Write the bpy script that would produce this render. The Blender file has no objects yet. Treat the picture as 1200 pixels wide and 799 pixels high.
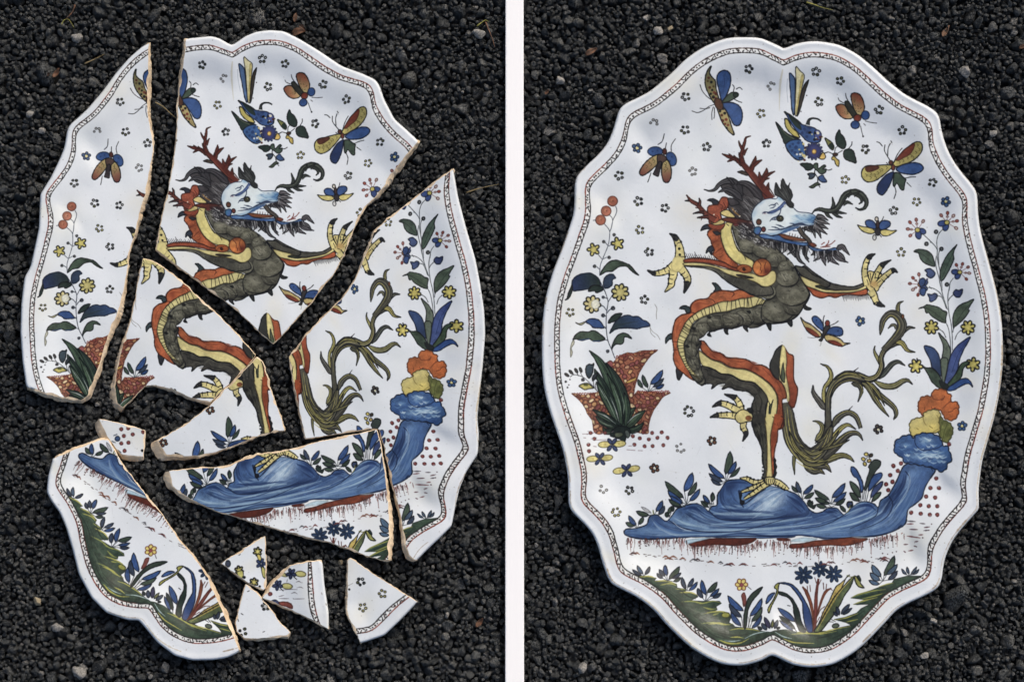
import bpy, bmesh, math, random, time
import numpy as np
from mathutils import Vector, noise
from mathutils.geometry import delaunay_2d_cdt
T00 = time.time()
scn = bpy.context.scene
COL = scn.collection
# ---------------------------------------------------------------- camera, sky, sun, exposure
PX = 0.00075                    # metres per photo pixel on the gravel
DIST, TILT = 1.9, math.radians(8.0)
cam_d = bpy.data.cameras.new('camera'); cam = bpy.data.objects.new('camera', cam_d); COL.objects.link(cam)
cam.location = (0, -DIST*math.sin(TILT), DIST*math.cos(TILT)); cam.rotation_euler = (TILT, 0, 0)
cam_d.sensor_width = 36; cam_d.lens = 36*DIST/(1200*PX); cam_d.clip_start = .05; cam_d.clip_end = 50
scn.camera = cam
world = bpy.data.worlds.new('World'); scn.world = world; world.use_nodes = True
SUN_EL, SUN_AZ = math.radians(38), math.radians(32)      # azimuth from +Y (top of the picture) towards +X
nt = world.node_tree; sky = nt.nodes.new('ShaderNodeTexSky'); sky.sky_type = 'NISHITA'; sky.sun_disc = False
sky.sun_elevation = SUN_EL; sky.sun_rotation = SUN_AZ; sky.air_density = 1.0; sky.dust_density = 6.0; sky.ozone_density = 1.0
bg = nt.nodes['Background']; bg.inputs[1].default_value = .125; nt.links.new(sky.outputs[0], bg.inputs[0])
sun_d = bpy.data.lights.new('sun', 'SUN'); sun_d.energy = 1.2; sun_d.angle = math.radians(26); sun_d.color = (1, .975, .93)
sun = bpy.data.objects.new('sun', sun_d); COL.objects.link(sun)
sdir = Vector((math.sin(SUN_AZ)*math.cos(SUN_EL), math.cos(SUN_AZ)*math.cos(SUN_EL), math.sin(SUN_EL)))
sun.rotation_euler = sdir.to_track_quat('Z', 'Y').to_euler(); sun.location = sdir*3
scn.view_settings.view_transform = 'Standard'; scn.view_settings.look = 'None'; scn.view_settings.exposure = 0.17; scn.view_settings.gamma = 1
scn.view_settings.use_curve_mapping = False
CA, SA = math.cos(TILT), math.sin(TILT)
def world_at(x, y, h):
    """photo pixel (x, y) on the level h (in photo pixels above the gravel) -> metres"""
    x = np.asarray(x, float); y = np.asarray(y, float); z = np.asarray(h, float)*PX
    dx = (x-600)*PX/DIST; cy = -(y-399.5)*PX/DIST
    dy = cy*CA+SA; dz = cy*SA-CA
    s = (z-DIST*CA)/dz
    return np.stack([dx*s, -DIST*SA+dy*s, z+0*s], -1)
def new_obj(name, me, mat=None, parent=None, label=None, cat=None, group=None, kind=None):
    o = bpy.data.objects.new(name, me); COL.objects.link(o)
    if mat is not None and me is not None: 
        me.materials.clear()
        for m in (mat if isinstance(mat, (list, tuple)) else [mat]): me.materials.append(m)
    if parent: o.parent = parent
    for k, v in (('label', label), ('category', cat), ('group', group), ('kind', kind)):
        if v: o[k] = v
    return o
def np_mesh(name, V, F, smooth_=True, uv=None, normals=None):
    me = bpy.data.meshes.new(name); F = np.asarray(F, np.int32); V = np.asarray(V, np.float32)
    n = F.shape[1]
    me.vertices.add(len(V)); me.vertices.foreach_set('co', V.ravel())
    me.loops.add(F.size); me.loops.foreach_set('vertex_index', F.ravel())
    me.polygons.add(len(F)); me.polygons.foreach_set('loop_start', np.arange(len(F), dtype=np.int32)*n)
    me.update(calc_edges=True); me.validate()
    me.polygons.foreach_set('use_smooth', np.full(len(me.polygons), smooth_, bool))
    if uv is not None:
        l = me.uv_layers.new(name='glaze'); l.data.foreach_set('uv', np.asarray(uv, np.float32)[F.ravel()].ravel())
    if normals is not None: me.normals_split_custom_set_from_vertices([tuple(v) for v in normals])
    me.update(); return me
# ---------------------------------------------------------------- materials
def mat_new(name):
    m = bpy.data.materials.new(name); m.use_nodes = True; return m, m.node_tree, m.node_tree.nodes['Principled BSDF']
def N(nt, typ, **k):
    n = nt.nodes.new(typ)
    for a, b in k.items():
        if a in n.inputs: n.inputs[a].default_value = b
        else: setattr(n, a, b)
    return n
def ramp(nt, fac, stops):
    r = N(nt, 'ShaderNodeValToRGB'); e = r.color_ramp.elements
    while len(e) < len(stops): e.new(.5)
    for el, (p, c) in zip(e, stops): el.position = p; el.color = (*c, 1) if len(c) == 3 else c
    nt.links.new(fac, r.inputs[0]); return r.outputs[0]
def glaze_mat(name, cv):
    img = bpy.data.images.new(name, cv.w, cv.h, alpha=False)
    a = np.ones((cv.h, cv.w, 4), np.float32); a[..., :3] = cv.img[::-1]/255.0
    img.pixels.foreach_set(a.ravel()); img.update(); img.pack()
    m, nt, b = mat_new(name)
    uv = N(nt, 'ShaderNodeUVMap', uv_map='glaze'); tex = N(nt, 'ShaderNodeTexImage', interpolation='Cubic', extension='EXTEND'); tex.image = img
    nt.links.new(uv.outputs[0], tex.inputs[0])
    co = N(nt, 'ShaderNodeTexCoord')
    n1 = N(nt, 'ShaderNodeTexNoise', Scale=26.0, Detail=3.0); n2 = N(nt, 'ShaderNodeTexNoise', Scale=420.0, Detail=2.0)
    for n in (n1, n2): nt.links.new(co.outputs['Object'], n.inputs['Vector'])
    mx = N(nt, 'ShaderNodeMixRGB', blend_type='MULTIPLY'); mx.inputs[0].default_value = 1.0
    nt.links.new(tex.outputs[0], mx.inputs[1])
    nt.links.new(ramp(nt, n1.outputs[0], [(.3, (.93, .945, .95)), (.7, (1, 1, 1))]), mx.inputs[2])
    nt.links.new(mx.outputs[0], b.inputs['Base Color'])
    nt.links.new(ramp(nt, n1.outputs[0], [(.35, (.12,)*3), (.7, (.26,)*3)]), b.inputs['Roughness'])
    b.inputs['Specular IOR Level'].default_value = .24
    bm1 = N(nt, 'ShaderNodeBump', Strength=.22, Distance=.0035); bm2 = N(nt, 'ShaderNodeBump', Strength=.10, Distance=.0006)
    nt.links.new(n1.outputs[0], bm1.inputs['Height']); nt.links.new(n2.outputs[0], bm2.inputs['Height'])
    nt.links.new(bm1.outputs[0], bm2.inputs['Normal']); nt.links.new(bm2.outputs[0], b.inputs['Normal'])
    return m
def clay_mat(name, c1, c2, c3, rough=.85):
    m, nt, b = mat_new(name); co = N(nt, 'ShaderNodeTexCoord')
    n1 = N(nt, 'ShaderNodeTexNoise', Scale=90.0, Detail=5.0, Roughness=.65); n2 = N(nt, 'ShaderNodeTexNoise', Scale=700.0, Detail=3.0)
    for n in (n1, n2): nt.links.new(co.outputs['Object'], n.inputs['Vector'])
    nt.links.new(ramp(nt, n1.outputs[0], [(.3, c1), (.5, c2), (.72, c3)]), b.inputs['Base Color'])
    b.inputs['Roughness'].default_value = rough; b.inputs['Specular IOR Level'].default_value = .2
    b1 = N(nt, 'ShaderNodeBump', Strength=.6, Distance=.0012); b2 = N(nt, 'ShaderNodeBump', Strength=.5, Distance=.0004)
    nt.links.new(n1.outputs[0], b1.inputs['Height']); nt.links.new(n2.outputs[0], b2.inputs['Height'])
    nt.links.new(b1.outputs[0], b2.inputs['Normal']); nt.links.new(b2.outputs[0], b.inputs['Normal']); return m
# ---------------------------------------------------------------- glaze painting (computed, no files)
SC = 3.0                      # painting samples per photo pixel
class Cv:
    def __init__(s, x0, y0, x1, y1, base=(216, 219, 228), seed=1):
        s.x0, s.y0 = x0, y0
        s.w, s.h = int((x1-x0)*SC), int((y1-y0)*SC)
        s.img = np.empty((s.h, s.w, 3), np.float32); s.img[:] = base
        r = np.random.default_rng(seed)
        def oct_(n):
            a = r.random((int(s.h/n)+3, int(s.w/n)+3)).astype(np.float32)
            yy = np.arange(s.h)/n; xx = np.arange(s.w)/n
            yi = yy.astype(int); xi = xx.astype(int)
            fy = (yy-yi)[:, None].astype(np.float32); fx = (xx-xi)[None].astype(np.float32)
            fy = fy*fy*(3-2*fy); fx = fx*fx*(3-2*fx)
            A = a[yi][:, xi]; B = a[yi][:, xi+1]; C_ = a[yi+1][:, xi]; D = a[yi+1][:, xi+1]
            return (A*(1-fx)+B*fx)*(1-fy)+(C_*(1-fx)+D*fx)*fy
        s.n1 = oct_(34)*.4+oct_(13)*.35+oct_(5)*.25-.5
        s.n2 = oct_(2.3)-.5
        n0 = oct_(170)*.6+oct_(60)*.4-.5
        s.img *= (1+.035*n0+.012*s.n1+.02*s.n2)[..., None]
CV = None; RN = random.Random(5); OX = OY = 0.0; K_ = 1.0
def t(x, y, k=150/1198.0):
    global OX, OY, K_
    OX, OY, K_ = x, y, k
def t0(): t(0, 0, 1.0)
def P(flat):
    a = np.array(flat, float).reshape(-1, 2)*K_+(OX, OY)
    return (a-(CV.x0, CV.y0))*SC
def smooth(p, closed=False, n=5):
    m = len(p)
    if m < 3: 
        return np.array([p[0]+(p[-1]-p[0])*i/n for i in range(n+1)])
    q = np.vstack([p[-1], p, p[0], p[1]]) if closed else np.vstack([2*p[0]-p[1], p, 2*p[-1]-p[-2]])
    u = (np.arange(n)/n)[:, None]; out = []
    for i in range(m if closed else m-1):
        a, b, c, d = q[i], q[i+1], q[i+2], q[i+3]
        out.append(.5*((2*b)+(-a+c)*u+(2*a-5*b+4*c-d)*u*u+(-a+3*b-3*c+d)*u**3))
    o = np.vstack(out)
    return o if closed else np.vstack([o, p[-1]])
def box(m, k):
    if k < 1: return m
    c = np.cumsum(np.pad(m, ((k+1, k), (0, 0)), mode='edge'), 0); m = (c[2*k+1:]-c[:-2*k-1])/(2*k+1)
    c = np.cumsum(np.pad(m, ((0, 0), (k+1, k)), mode='edge'), 1); return (c[:, 2*k+1:]-c[:, :-2*k-1])/(2*k+1)
def pmask(q, pad=4):
    x0 = max(int(q[:, 0].min())-pad, 0); x1 = min(int(q[:, 0].max())+pad+1, CV.w)
    y0 = max(int(q[:, 1].min())-pad, 0); y1 = min(int(q[:, 1].max())+pad+1, CV.h)
    if x1 <= x0+1 or y1 <= y0+1: return None
    ins = np.zeros((y1-y0, x1-x0+1), np.int16)
    ya, yb = q[:, 1], np.roll(q[:, 1], -1); xa, xb = q[:, 0], np.roll(q[:, 0], -1)
    for i in range(len(q)):
        a, b = ya[i], yb[i]
        if a == b: continue
        lo, hi = (a, b) if a < b else (b, a)
        r0 = max(int(math.ceil(lo)), y0); r1 = min(int(math.ceil(hi)), y1)
        if r1 <= r0: continue
        ys = np.arange(r0, r1); xs = xa[i]+(ys-a)*(xb[i]-xa[i])/(b-a)
        xi = np.clip(np.ceil(xs).astype(int)-x0, 0, x1-x0)
        np.add.at(ins, (ys-y0, xi), 1)
    m = (np.cumsum(ins, 1)[:, :-1] & 1).astype(np.float32)
    return x0, y0, x1, y1, m
def comp(x0, y0, x1, y1, a, col):
    if CLIP is not None: a = a*CLIP[y0:y1, x0:x1]
    v = CV.img[y0:y1, x0:x1]
    v += a[..., None]*(col-v)
CLIP = None
def clip(pts=None, sharp=False):
    """limit the following brush work to one painted shape"""
    global CLIP
    CLIP = None
    if pts is None: return
    p = P(pts); r = pmask(p if sharp else smooth(p, True)); CLIP = np.zeros((CV.h, CV.w), np.float32)
    x0, y0, x1, y1, m = r; CLIP[y0:y1, x0:x1] = box(m, 1)
def blob(x, y, rx, ry, rot, col, alpha):
    """soft wash, tile units"""
    c = P((x, y))[0]; rx *= K_*SC; ry *= K_*SC; k = int(max(rx, ry)*2)+1
    x0, x1, y0, y1 = max(int(c[0])-k, 0), min(int(c[0])+k, CV.w), max(int(c[1])-k, 0), min(int(c[1])+k, CV.h)
    if x1 <= x0 or y1 <= y0: return
    X = np.arange(x0, x1)[None]-c[0]; Y = np.arange(y0, y1)[:, None]-c[1]
    u = (X*math.cos(rot)+Y*math.sin(rot))/rx; v = (-X*math.sin(rot)+Y*math.cos(rot))/ry
    g = np.exp(-(u*u+v*v)*1.4)*(1+.9*CV.n1[y0:y1, x0:x1]+.3*CV.n2[y0:y1, x0:x1])
    comp(x0, y0, x1, y1, np.clip(g*alpha, 0, 1).astype(np.float32), np.array(col, np.float32))
def mottle(pts, n, cols, rmin, rmax, alpha=.4, strokes=0, scol=(), sl=20, sw=1.0, sharp=False, flow=None):
    """uneven washes and short brush marks inside one shape"""
    p = np.array(pts, float).reshape(-1, 2); mn, mx = p.min(0), p.max(0); clip(pts, sharp)
    for _ in range(n):
        r = RN.uniform(rmin, rmax); blob(RN.uniform(mn[0], mx[0]), RN.uniform(mn[1], mx[1]), r, r*RN.uniform(.4, 1), RN.uniform(0, 3.14), RN.choice(cols), alpha*RN.uniform(.4, 1.2))
    for _ in range(strokes):
        x, y = RN.uniform(mn[0], mx[0]), RN.uniform(mn[1], mx[1]); an = RN.uniform(0, 6.28) if flow is None else flow+RN.gauss(0, .35); L = sl*RN.uniform(.5, 1.4); b = RN.uniform(-.5, .5)
        dx, dy = math.cos(an)*L, math.sin(an)*L
        stroke([x-dx, y-dy, x-dy*b, y+dx*b, x+dx, y+dy], [.25, sw*RN.uniform(.5, 1.3), .25], RN.choice(scol), .65)
    clip()
def fillq(q, col, wash=.28, edge=.28, alpha=.97, grad=None):
    r = pmask(q)
    if r is None: return
    x0, y0, x1, y1, m = r
    col = np.array(col, np.float32)
    c = np.empty(m.shape+(3,), np.float32); c[:] = col
    if grad is not None:                 # (colour2, angle): wash running from one pigment into another
        c2, ang = grad; ys, xs = np.mgrid[0:m.shape[0], 0:m.shape[1]]
        d = xs*math.cos(ang)+ys*math.sin(ang)
        ii = m > .5
        if ii.any():
            d = np.clip((d-d[ii].min())/(np.ptp(d[ii])+1e-6)+CV.n1[y0:y1, x0:x1]*.5, 0, 1)[..., None]
            c = c*(1-d)+np.array(c2, np.float32)*d
    e = 1-box(m, 4)
    f = 1+wash*(CV.n1[y0:y1, x0:x1]*1.6+CV.n2[y0:y1, x0:x1]*.35)-edge*np.clip(e*1.6, 0, 1)
    comp(x0, y0, x1, y1, box(m, 1)*alpha, np.clip(c*f[..., None], 0, 255))
def strokeq(p, w, col, alpha=.95, rough=.25):
    """p polyline in canvas samples, w per-point full width in canvas samples"""
    n = len(p); w = np.full(n, w, float) if np.isscalar(w) else np.interp(np.linspace(0, 1, n), np.linspace(0, 1, len(w)), w)
    w = w*(1+rough*np.array([RN.uniform(-1, 1) for _ in range(n)]))
    pad = int(w.max()/2+3)
    x0 = max(int(p[:, 0].min())-pad, 0); x1 = min(int(p[:, 0].max())+pad+1, CV.w)
    y0 = max(int(p[:, 1].min())-pad, 0); y1 = min(int(p[:, 1].max())+pad+1, CV.h)
    if x1 <= x0 or y1 <= y0: return
    m = np.zeros((y1-y0, x1-x0), np.float32)
    for i in range(n-1):
        a, b = p[i], p[i+1]; k = int(max(w[i], w[i+1])/2+2)
        u0 = max(int(min(a[0], b[0]))-k, x0); u1 = min(int(max(a[0], b[0]))+k+1, x1)
        v0 = max(int(min(a[1], b[1]))-k, y0); v1 = min(int(max(a[1], b[1]))+k+1, y1)
        if u1 <= u0 or v1 <= v0: continue
        X = np.arange(u0, u1)[None]-a[0]; Y = np.arange(v0, v1)[:, None]-a[1]
        dx, dy = b-a; L = dx*dx+dy*dy+1e-9
        s = np.clip((X*dx+Y*dy)/L, 0, 1)
        d = np.sqrt((X-s*dx)**2+(Y-s*dy)**2)
        cv = np.clip((w[i]+(w[i+1]-w[i])*s)/2-d+.5, 0, 1)
        sl = m[v0-y0:v1-y0, u0-x0:u1-x0]; np.maximum(sl, cv, out=sl)
    a = m*alpha*np.clip(1+.5*CV.n2[y0:y1, x0:x1]+.35*CV.n1[y0:y1, x0:x1], 0, 1)
    comp(x0, y0, x1, y1, a, np.array(col, np.float32))
INK = (24, 25, 28); INKB = (28, 31, 52); BRN = (88, 42, 34)
OLV = (110, 108, 94); OLD = (54, 53, 47); ORG = (178, 94, 58); ORD = (128, 58, 38)
YEL = (206, 192, 130); MUS = (186, 174, 84); BLU = (60, 78, 142); BLD = (44, 52, 104); BLL = (132, 156, 198)
GRN = (66, 82, 68); GRD = (42, 56, 50); RED = (124, 52, 42); GRB = (62, 70, 96)
def fill(pts, col, out=INK, ow=.8, sharp=False, wash=.28, edge=.28, alpha=.97, grad=None, bumps=None):
    p = P(pts); q = p if sharp else smooth(p, True)
    if bumps:
        q = smooth(p, True, 14); L = np.r_[0, np.cumsum(np.hypot(*np.diff(q, axis=0).T))]/SC; ar = np.sum(q[:, 0]*np.roll(q[:, 1], -1)-np.roll(q[:, 0], -1)*q[:, 1])
        d = np.roll(q, -1, 0)-np.roll(q, 1, 0); d /= np.hypot(*d.T)[:, None]+1e-9; q = q+np.stack([d[:, 1], -d[:, 0]], 1)*(np.sign(ar)*bumps[1]*SC*(np.abs(np.sin(math.pi*L/bumps[0]))-.4))[:, None]
    fillq(q, col, wash, edge, alpha, grad)
    if out is not None: strokeq(np.vstack([q, q[:1]]), ow*1.22*SC, out, .95, .4)
def stroke(pts, w, col=INK, alpha=.93, rough=.22):
    """w in photo pixels: a number or a list along the stroke"""
    strokeq(smooth(P(pts)), np.array(w)*SC if not np.isscalar(w) else w*SC, col, alpha, rough)
def ell(x, y, rx, ry=None, col=INK, out=INK, ow=.7, rot=0, **k):
    ry = ry or rx; c = P((x, y))[0]; a = np.linspace(0, 2*math.pi, 18)[:-1]
    X, Y = rx*np.cos(a), ry*np.sin(a)
    q = np.stack([X*math.cos(rot)-Y*math.sin(rot), X*math.sin(rot)+Y*math.cos(rot)], 1)*K_*SC+c
    if col is not None: fillq(q, col, **k)
    if out is not None: strokeq(np.vstack([q, q[:1]]), ow*SC, out, .92, .3)
def ribbon(pts, w, col, out=INK, ow=.7, stripes=(), grad=None, wash=.28, start=True):
    """w in tile units along the path; stripes = (offset -1..1, colour, width px)"""
    c = smooth(P(pts), False, 6); n = len(c)
    W = np.interp(np.linspace(0, 1, n), np.linspace(0, 1, len(w)), w)*K_*SC/2
    d = np.gradient(c, axis=0); d /= np.linalg.norm(d, axis=1)[:, None]+1e-9
    N = np.stack([-d[:, 1], d[:, 0]], 1)
    if stripes and start: W = W*np.clip(np.linspace(0, 1, n)/.16+.12, 0, 1)
    q = np.vstack([c+N*W[:, None], (c-N*W[:, None])[::-1]])
    fillq(q, col, wash=wash, edge=.25, grad=grad)
    for o, sc, sw in stripes:
        i0 = RN.randint(0, max(0, n//6)); i1 = n-RN.randint(0, max(0, n//5))
        if i1-i0 > 3: strokeq((c+N*(W*o)[:, None])[i0:i1], np.array([.3, 1, 1, .3])*sw*SC, sc, .8, .3)
    if out is not None:
        strokeq(q[:n], ow*1.15*SC, out, .94, .4); strokeq(q[n:], ow*1.15*SC, out, .94, .4)
def leaf(bx, by, tx, ty, w, col=GRN, out=None, bend=0, vein=True, stem=None):
    b, e = P((bx, by))[0], P((tx, ty))[0]; d = e-b; L = np.linalg.norm(d)+1e-9; n = np.array([-d[1], d[0]])/L
    w = w*K_*SC/2; s = np.linspace(0, 1, 9)
    prof = np.sin(np.pi*s**.92)**.62*w*.94; c = b+d*s[:, None]+n*(np.sin(np.pi*s)*bend*L)[:, None]
    q = np.vstack([c+n*prof[:, None], (c-n*prof[:, None])[::-1]])
    fillq(q, col, wash=.34, edge=.3)
    strokeq(np.vstack([q, q[:1]]), .95*SC, out or (26,29,40), .93, .4)
    if vein: strokeq(c[1:7], np.array([.5, .35])*SC, tuple(int(v*.6) for v in col), .55)
    if stem is not None:
        strokeq(smooth(np.vstack([b, P(stem)])), .7*SC, INK, .85)
def sprig(rx, ry, leaves):
    """leaves: (base x, base y, tip x, tip y, width, colour); each has a thin stem to the root"""
    for bx, by, tx, ty, w, c in leaves:
        c_ = {'b': BLU, 'g': GRN, 'd': GRD, 's': (78, 96, 128), 'o': GRB, 'p': (150, 158, 178)}[c]
        m = ((bx*.55+rx*.45), (by*.5+ry*.5))
        stroke((bx, by, m[0], m[1], rx, ry), .75, (58, 64, 70), .85)
        leaf(bx, by, tx, ty, w, c_, bend=.06 if tx > bx else -.06)
def dot(x, y, r=1.0, col=INK, alpha=.95):
    c = P((x, y))[0]; strokeq(np.array([c, c+(.3, .2)]), r*2*SC, col, alpha, .25)
def rosette(x, y, kind='k', n=5, r=3.9, pr=1.75):
    t0(); a0 = RN.uniform(0, 6)
    for i in range(n):
        a = a0+i*2*math.pi/n+RN.uniform(-.15, .15); rr = r*RN.uniform(.9, 1.1)
        px, py = x+rr*math.cos(a), y+rr*math.sin(a); q = pr*RN.uniform(.85, 1.1)
        if kind == 'b':
            ell(px, py, q*1.25, None, (66, 88, 142), INKB, .75)
        elif kind == 'd':
            ell(px, py, q*1.2, None, (70, 62, 58), INK, .9)
        elif kind == 'r':
            ell(px, py, q*1.15, None, (120, 78, 58), INK, .9)
        else:
            c = {'k': (196, 198, 196), 'y': (190, 182, 118), 'l': (206, 206, 206)}[kind]
            if kind != 'l' or RN.random() < .8:
                ell(px, py, q*.85, q*.8, c, INK if kind != 'l' else (78, 78, 80), .0+1.15 if kind == 'k' else .85)
            if kind == 'k' and RN.random() < .45: dot(px+RN.uniform(-.7, .7), py+RN.uniform(-.7, .7), .8)
            if kind == 'k' and RN.random() < .3: ell(px, py, q*.6, None, (128, 130, 84), None)
    if kind == 'b': dot(x, y, 1.3, (206, 194, 120))
    elif kind in 'dr': dot(x, y, 1.0, (206, 198, 160))
def reddot(x, y, r=2.1):
    for i in range(4):
        a = i*1.57+RN.uniform(0, 1); dot(x+r/K_*.45*math.cos(a), y+r/K_*.45*math.sin(a), r*.52, (118, 52, 52), .9)
    ell(x, y, r/K_*.9, None, None, (70, 44, 46), .5); dot(x, y, .5, (196, 150, 130), .6)
def curls(pts_list, w=.6, col=INK):
    for p in pts_list: stroke(p, w, col)
def hairs(x0, y0, x1, y1, n, dx, dy, w=.7, col=INK, jit=.35):
    for i in range(n):
        s = (i+.5)/n; L = RN.uniform(1-jit, 1+jit)
        bx, by = x0+(x1-x0)*s, y0+(y1-y0)*s
        stroke((bx, by, bx+dx*.6*L, by+dy*.55*L, bx+dx*L, by+dy*L), [w, w*.4], col)
def lock(pts, w, n=4, col=(66, 64, 68), hi=(150, 150, 156)):
    """a lock of hair or fur: dark ribbon with pale and dark lines along it"""
    s = [(-.75+1.5*i/(n-1), hi if i % 2 else INK, .35) for i in range(n)]
    ribbon(pts, w, col, INK, .6, s)
def toe(pts, w, tip=True, segs=4):
    ribbon(pts, w, YEL, INK, .95)
    c = smooth(P(pts), False, 6); n = len(c); d = np.gradient(c, axis=0); d /= np.linalg.norm(d, axis=1)[:, None]+1e-9
    W = np.interp(np.linspace(0, 1, n), np.linspace(0, 1, len(w)), w)*K_*SC/2
    for i in range(1, segs+1):
        j = int(n*i/(segs+1.6)); N = np.array([-d[j, 1], d[j, 0]])*W[j]
        strokeq(np.array([c[j]+N*1.1, c[j]+d[j]*1.5+N*.1, c[j]-N*.2]), .8*SC, INK, .9)
        strokeq(np.array([c[j]+N*1.05, c[j]+N*1.05+d[j]*3]), 2.0*SC, INK, .95)
        strokeq(np.array([c[j]-N*1.0, c[j]-N*1.0+d[j]*2]), 1.1*SC, INK, .9)
    if tip:
        j = int(n*.74); ww = W[j:]*2; ww[-1] = .5
        strokeq(c[j:], np.maximum(ww*1.15, .6), (34, 36, 42), .97, .1)
OUTL = [918,57, 914,55, 901,49, 889,45, 870,44.2, 851.5,45.6, 832.7,52, 817.7,60, 802.6,71, 787.6,85.7, 773.8,97.6, 761,107.6, 747.5,115,
 735,121, 728,126.4, 724.5,132.7, 722.3,140, 717.6,155, 711.3,168.8, 701.3,181.3, 688.8,193.2, 678.8,203.5, 675,210.5, 673.6,220, 673.4,236,
 672,251, 667.8,265, 663,278.8, 655.7,298.9, 649.4,315, 643.5,334, 639.4,350, 637,367.6, 635.6,384, 635.3,407.6, 635.7,431, 637.7,452.6,
 641.3,470, 645.9,486, 652,504, 658.8,523.8, 663,542.6, 665.7,560, 666.2,578, 666.6,589, 669.4,597, 676.3,605, 686.3,615, 695,626.3,
 701.3,641.3, 705,655, 709.3,668, 712.5,676.3, 717.5,683.5, 728.8,690, 743.8,697.6, 757.6,707, 768.8,717, 780,730, 792.6,742.6, 802.7,752,
 812.5,759.9, 827.5,769, 841.3,775.4, 853.8,778.5, 868.9,779, 881.4,776.6, 892.7,772.9, 900,769, 904.5,767.6, 910,769, 920,774, 931,778.5,
 946.3,781, 961.3,780.4, 976.3,777.3, 988.8,771.2, 1001,763.5, 1011.4,755, 1021.4,745.2, 1036,730, 1049,716, 1062.7,707, 1080,699, 1093,692.3,
 1099.5,686.5, 1103.3,677, 1104.7,667.6, 1106.4,657.6, 1109.5,647.6, 1115,635.5, 1121.4,625.7, 1130,615.2, 1141,603, 1146.2,596.3, 1146.8,588,
 1146.6,575, 1147.7,562.6, 1149.6,547.6, 1152,535, 1155.2,523.8, 1158.3,512.5, 1161.8,500.5, 1166.5,482.6, 1170.2,463.8, 1173.4,442.5, 1175,420,
 1175,405, 1174,382.6, 1171.5,361.3, 1167.4,340, 1162.7,322.6, 1157.7,303.9, 1152.7,286.3, 1148.3,267.5, 1146,250, 1145.3,235, 1143.3,224,
 1136.4,213.8, 1127.7,203.3, 1119,191.5, 1111.4,178, 1106,163.5, 1102.7,150.5, 1100.8,139.5, 1096.4,131.5, 1085,123.8, 1072.6,117.6, 1060,110.6,
 1050,103, 1040,95, 1031.3,86.9, 1021.5,78, 1007.7,66.5, 995.2,58.8, 982.7,53.2, 970,50.4, 957.6,49, 945,49.4, 932.6,52, 924,55.5]
CEN = (905.0, 413.0)
def outline_tables():
    p = smooth(np.array(OUTL, float).reshape(-1, 2), True, 4)
    v = p-CEN; th = np.arctan2(v[:, 1], v[:, 0]); R = np.hypot(v[:, 0], v[:, 1])
    o = np.argsort(th); th, R = th[o], R[o]
    T_ = np.linspace(-math.pi, math.pi, 1441)
    Rt = np.interp(T_, np.r_[th-2*math.pi, th, th+2*math.pi], np.r_[R, R, R])
    dR = np.gradient(Rt, T_); cf = 1/np.sqrt(1+(dR/Rt)**2)
    k = np.ones(17)/17; cf = np.convolve(np.r_[cf[-9:-1], cf, cf[1:9]], k, 'valid')
    return T_, Rt, cf
TT, RT, CF = outline_tables()
def rim_d(x, y):
    """distance (photo px) inwards from the scalloped outline of the dish"""
    vx, vy = x-CEN[0], y-CEN[1]; th = np.arctan2(vy, vx)
    return (np.interp(th, TT, RT)-np.hypot(vx, vy))*np.interp(th, TT, CF)
def rim_path(off, th0=-math.pi, th1=math.pi, n=1400):
    th = np.linspace(th0, th1, n); R = np.interp(th, TT, RT); c = np.interp(th, TT, CF)
    d = (off+2.2*np.sin(th))/np.maximum(c, .55)
    return np.stack([CEN[0]+(R-d)*np.cos(th), CEN[1]+(R-d)*np.sin(th)], 1)
def chain_on(pa, pb, seed=3, flip=False):
    """painted chain border between two parallel lines (photo px); pa outer, pb inner"""
    rn = random.Random(seed)
    A = (pa-(CV.x0, CV.y0))*SC; B = (pb-(CV.x0, CV.y0))*SC
    fillq(np.vstack([A, B[::-1]]), (226, 226, 228), wash=.02, edge=0, alpha=.8)
    for q, cols in ((A, ((138, 56, 42), (122, 50, 40), (100, 44, 36), (62, 40, 36))), (B, ((46, 40, 40), (84, 48, 40), (44, 44, 44)))):
        i = 0
        while i < len(q)-2:
            k = rn.randint(12, 40); s = q[i:i+k+1]
            if len(s) > 1:
                strokeq(s+np.array([rn.uniform(-.6, .6), rn.uniform(-.6, .6)]), 1.2*SC, rn.choice(cols), .93, .35)
            i += k
    L = np.r_[0, np.cumsum(np.linalg.norm(np.diff((A+B)/2, axis=0), axis=1))]/SC
    s = 1.0; odd = 0
    while s < L[-1]-3:
        def at(u, f):
            i = min(np.searchsorted(L, u), len(A)-1); return A[i]*(1-f)+B[i]*f
        c = rn.choice(((40, 38, 40), (52, 40, 38), (44, 42, 44)))
        m = rn.random()
        if m < .45:
            dd = at(s, rn.uniform(.4, .6)); strokeq(np.array([dd, dd+(.5, .3)]), rn.uniform(1.5, 2.3)*SC, c, .95, .2)
        elif m < .8:
            f0, f1 = ((.08, .62) if odd else (.92, .4))
            strokeq(np.array([at(s, f0), at(s+1.2, (f0+f1)/2), at(s+2.6, f1)]), np.array([1.5, 1.2, .8])*SC, c, .95, .25)
        else:
            strokeq(np.array([at(s, .1), at(s+1.0, .5), at(s+2.2, .9)]), 1.1*SC, c, .9, .3)
        if rn.random() < .5:
            f = .1 if not odd else .9; d2 = at(s+rn.uniform(.5, 2), f); strokeq(np.array([d2, d2+(.3, .3)]), 1.7*SC, c, .92, .2)
        odd ^= 1; s += rn.uniform(3.0, 4.6)
def specks(n, x0, y0, x1, y1):
    t0()
    for _ in range(n):
        x, y = RN.uniform(x0, x1), RN.uniform(y0, y1); dot(x, y, RN.uniform(.18, .5), (120, 116, 112), RN.uniform(.3, .8))
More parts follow.
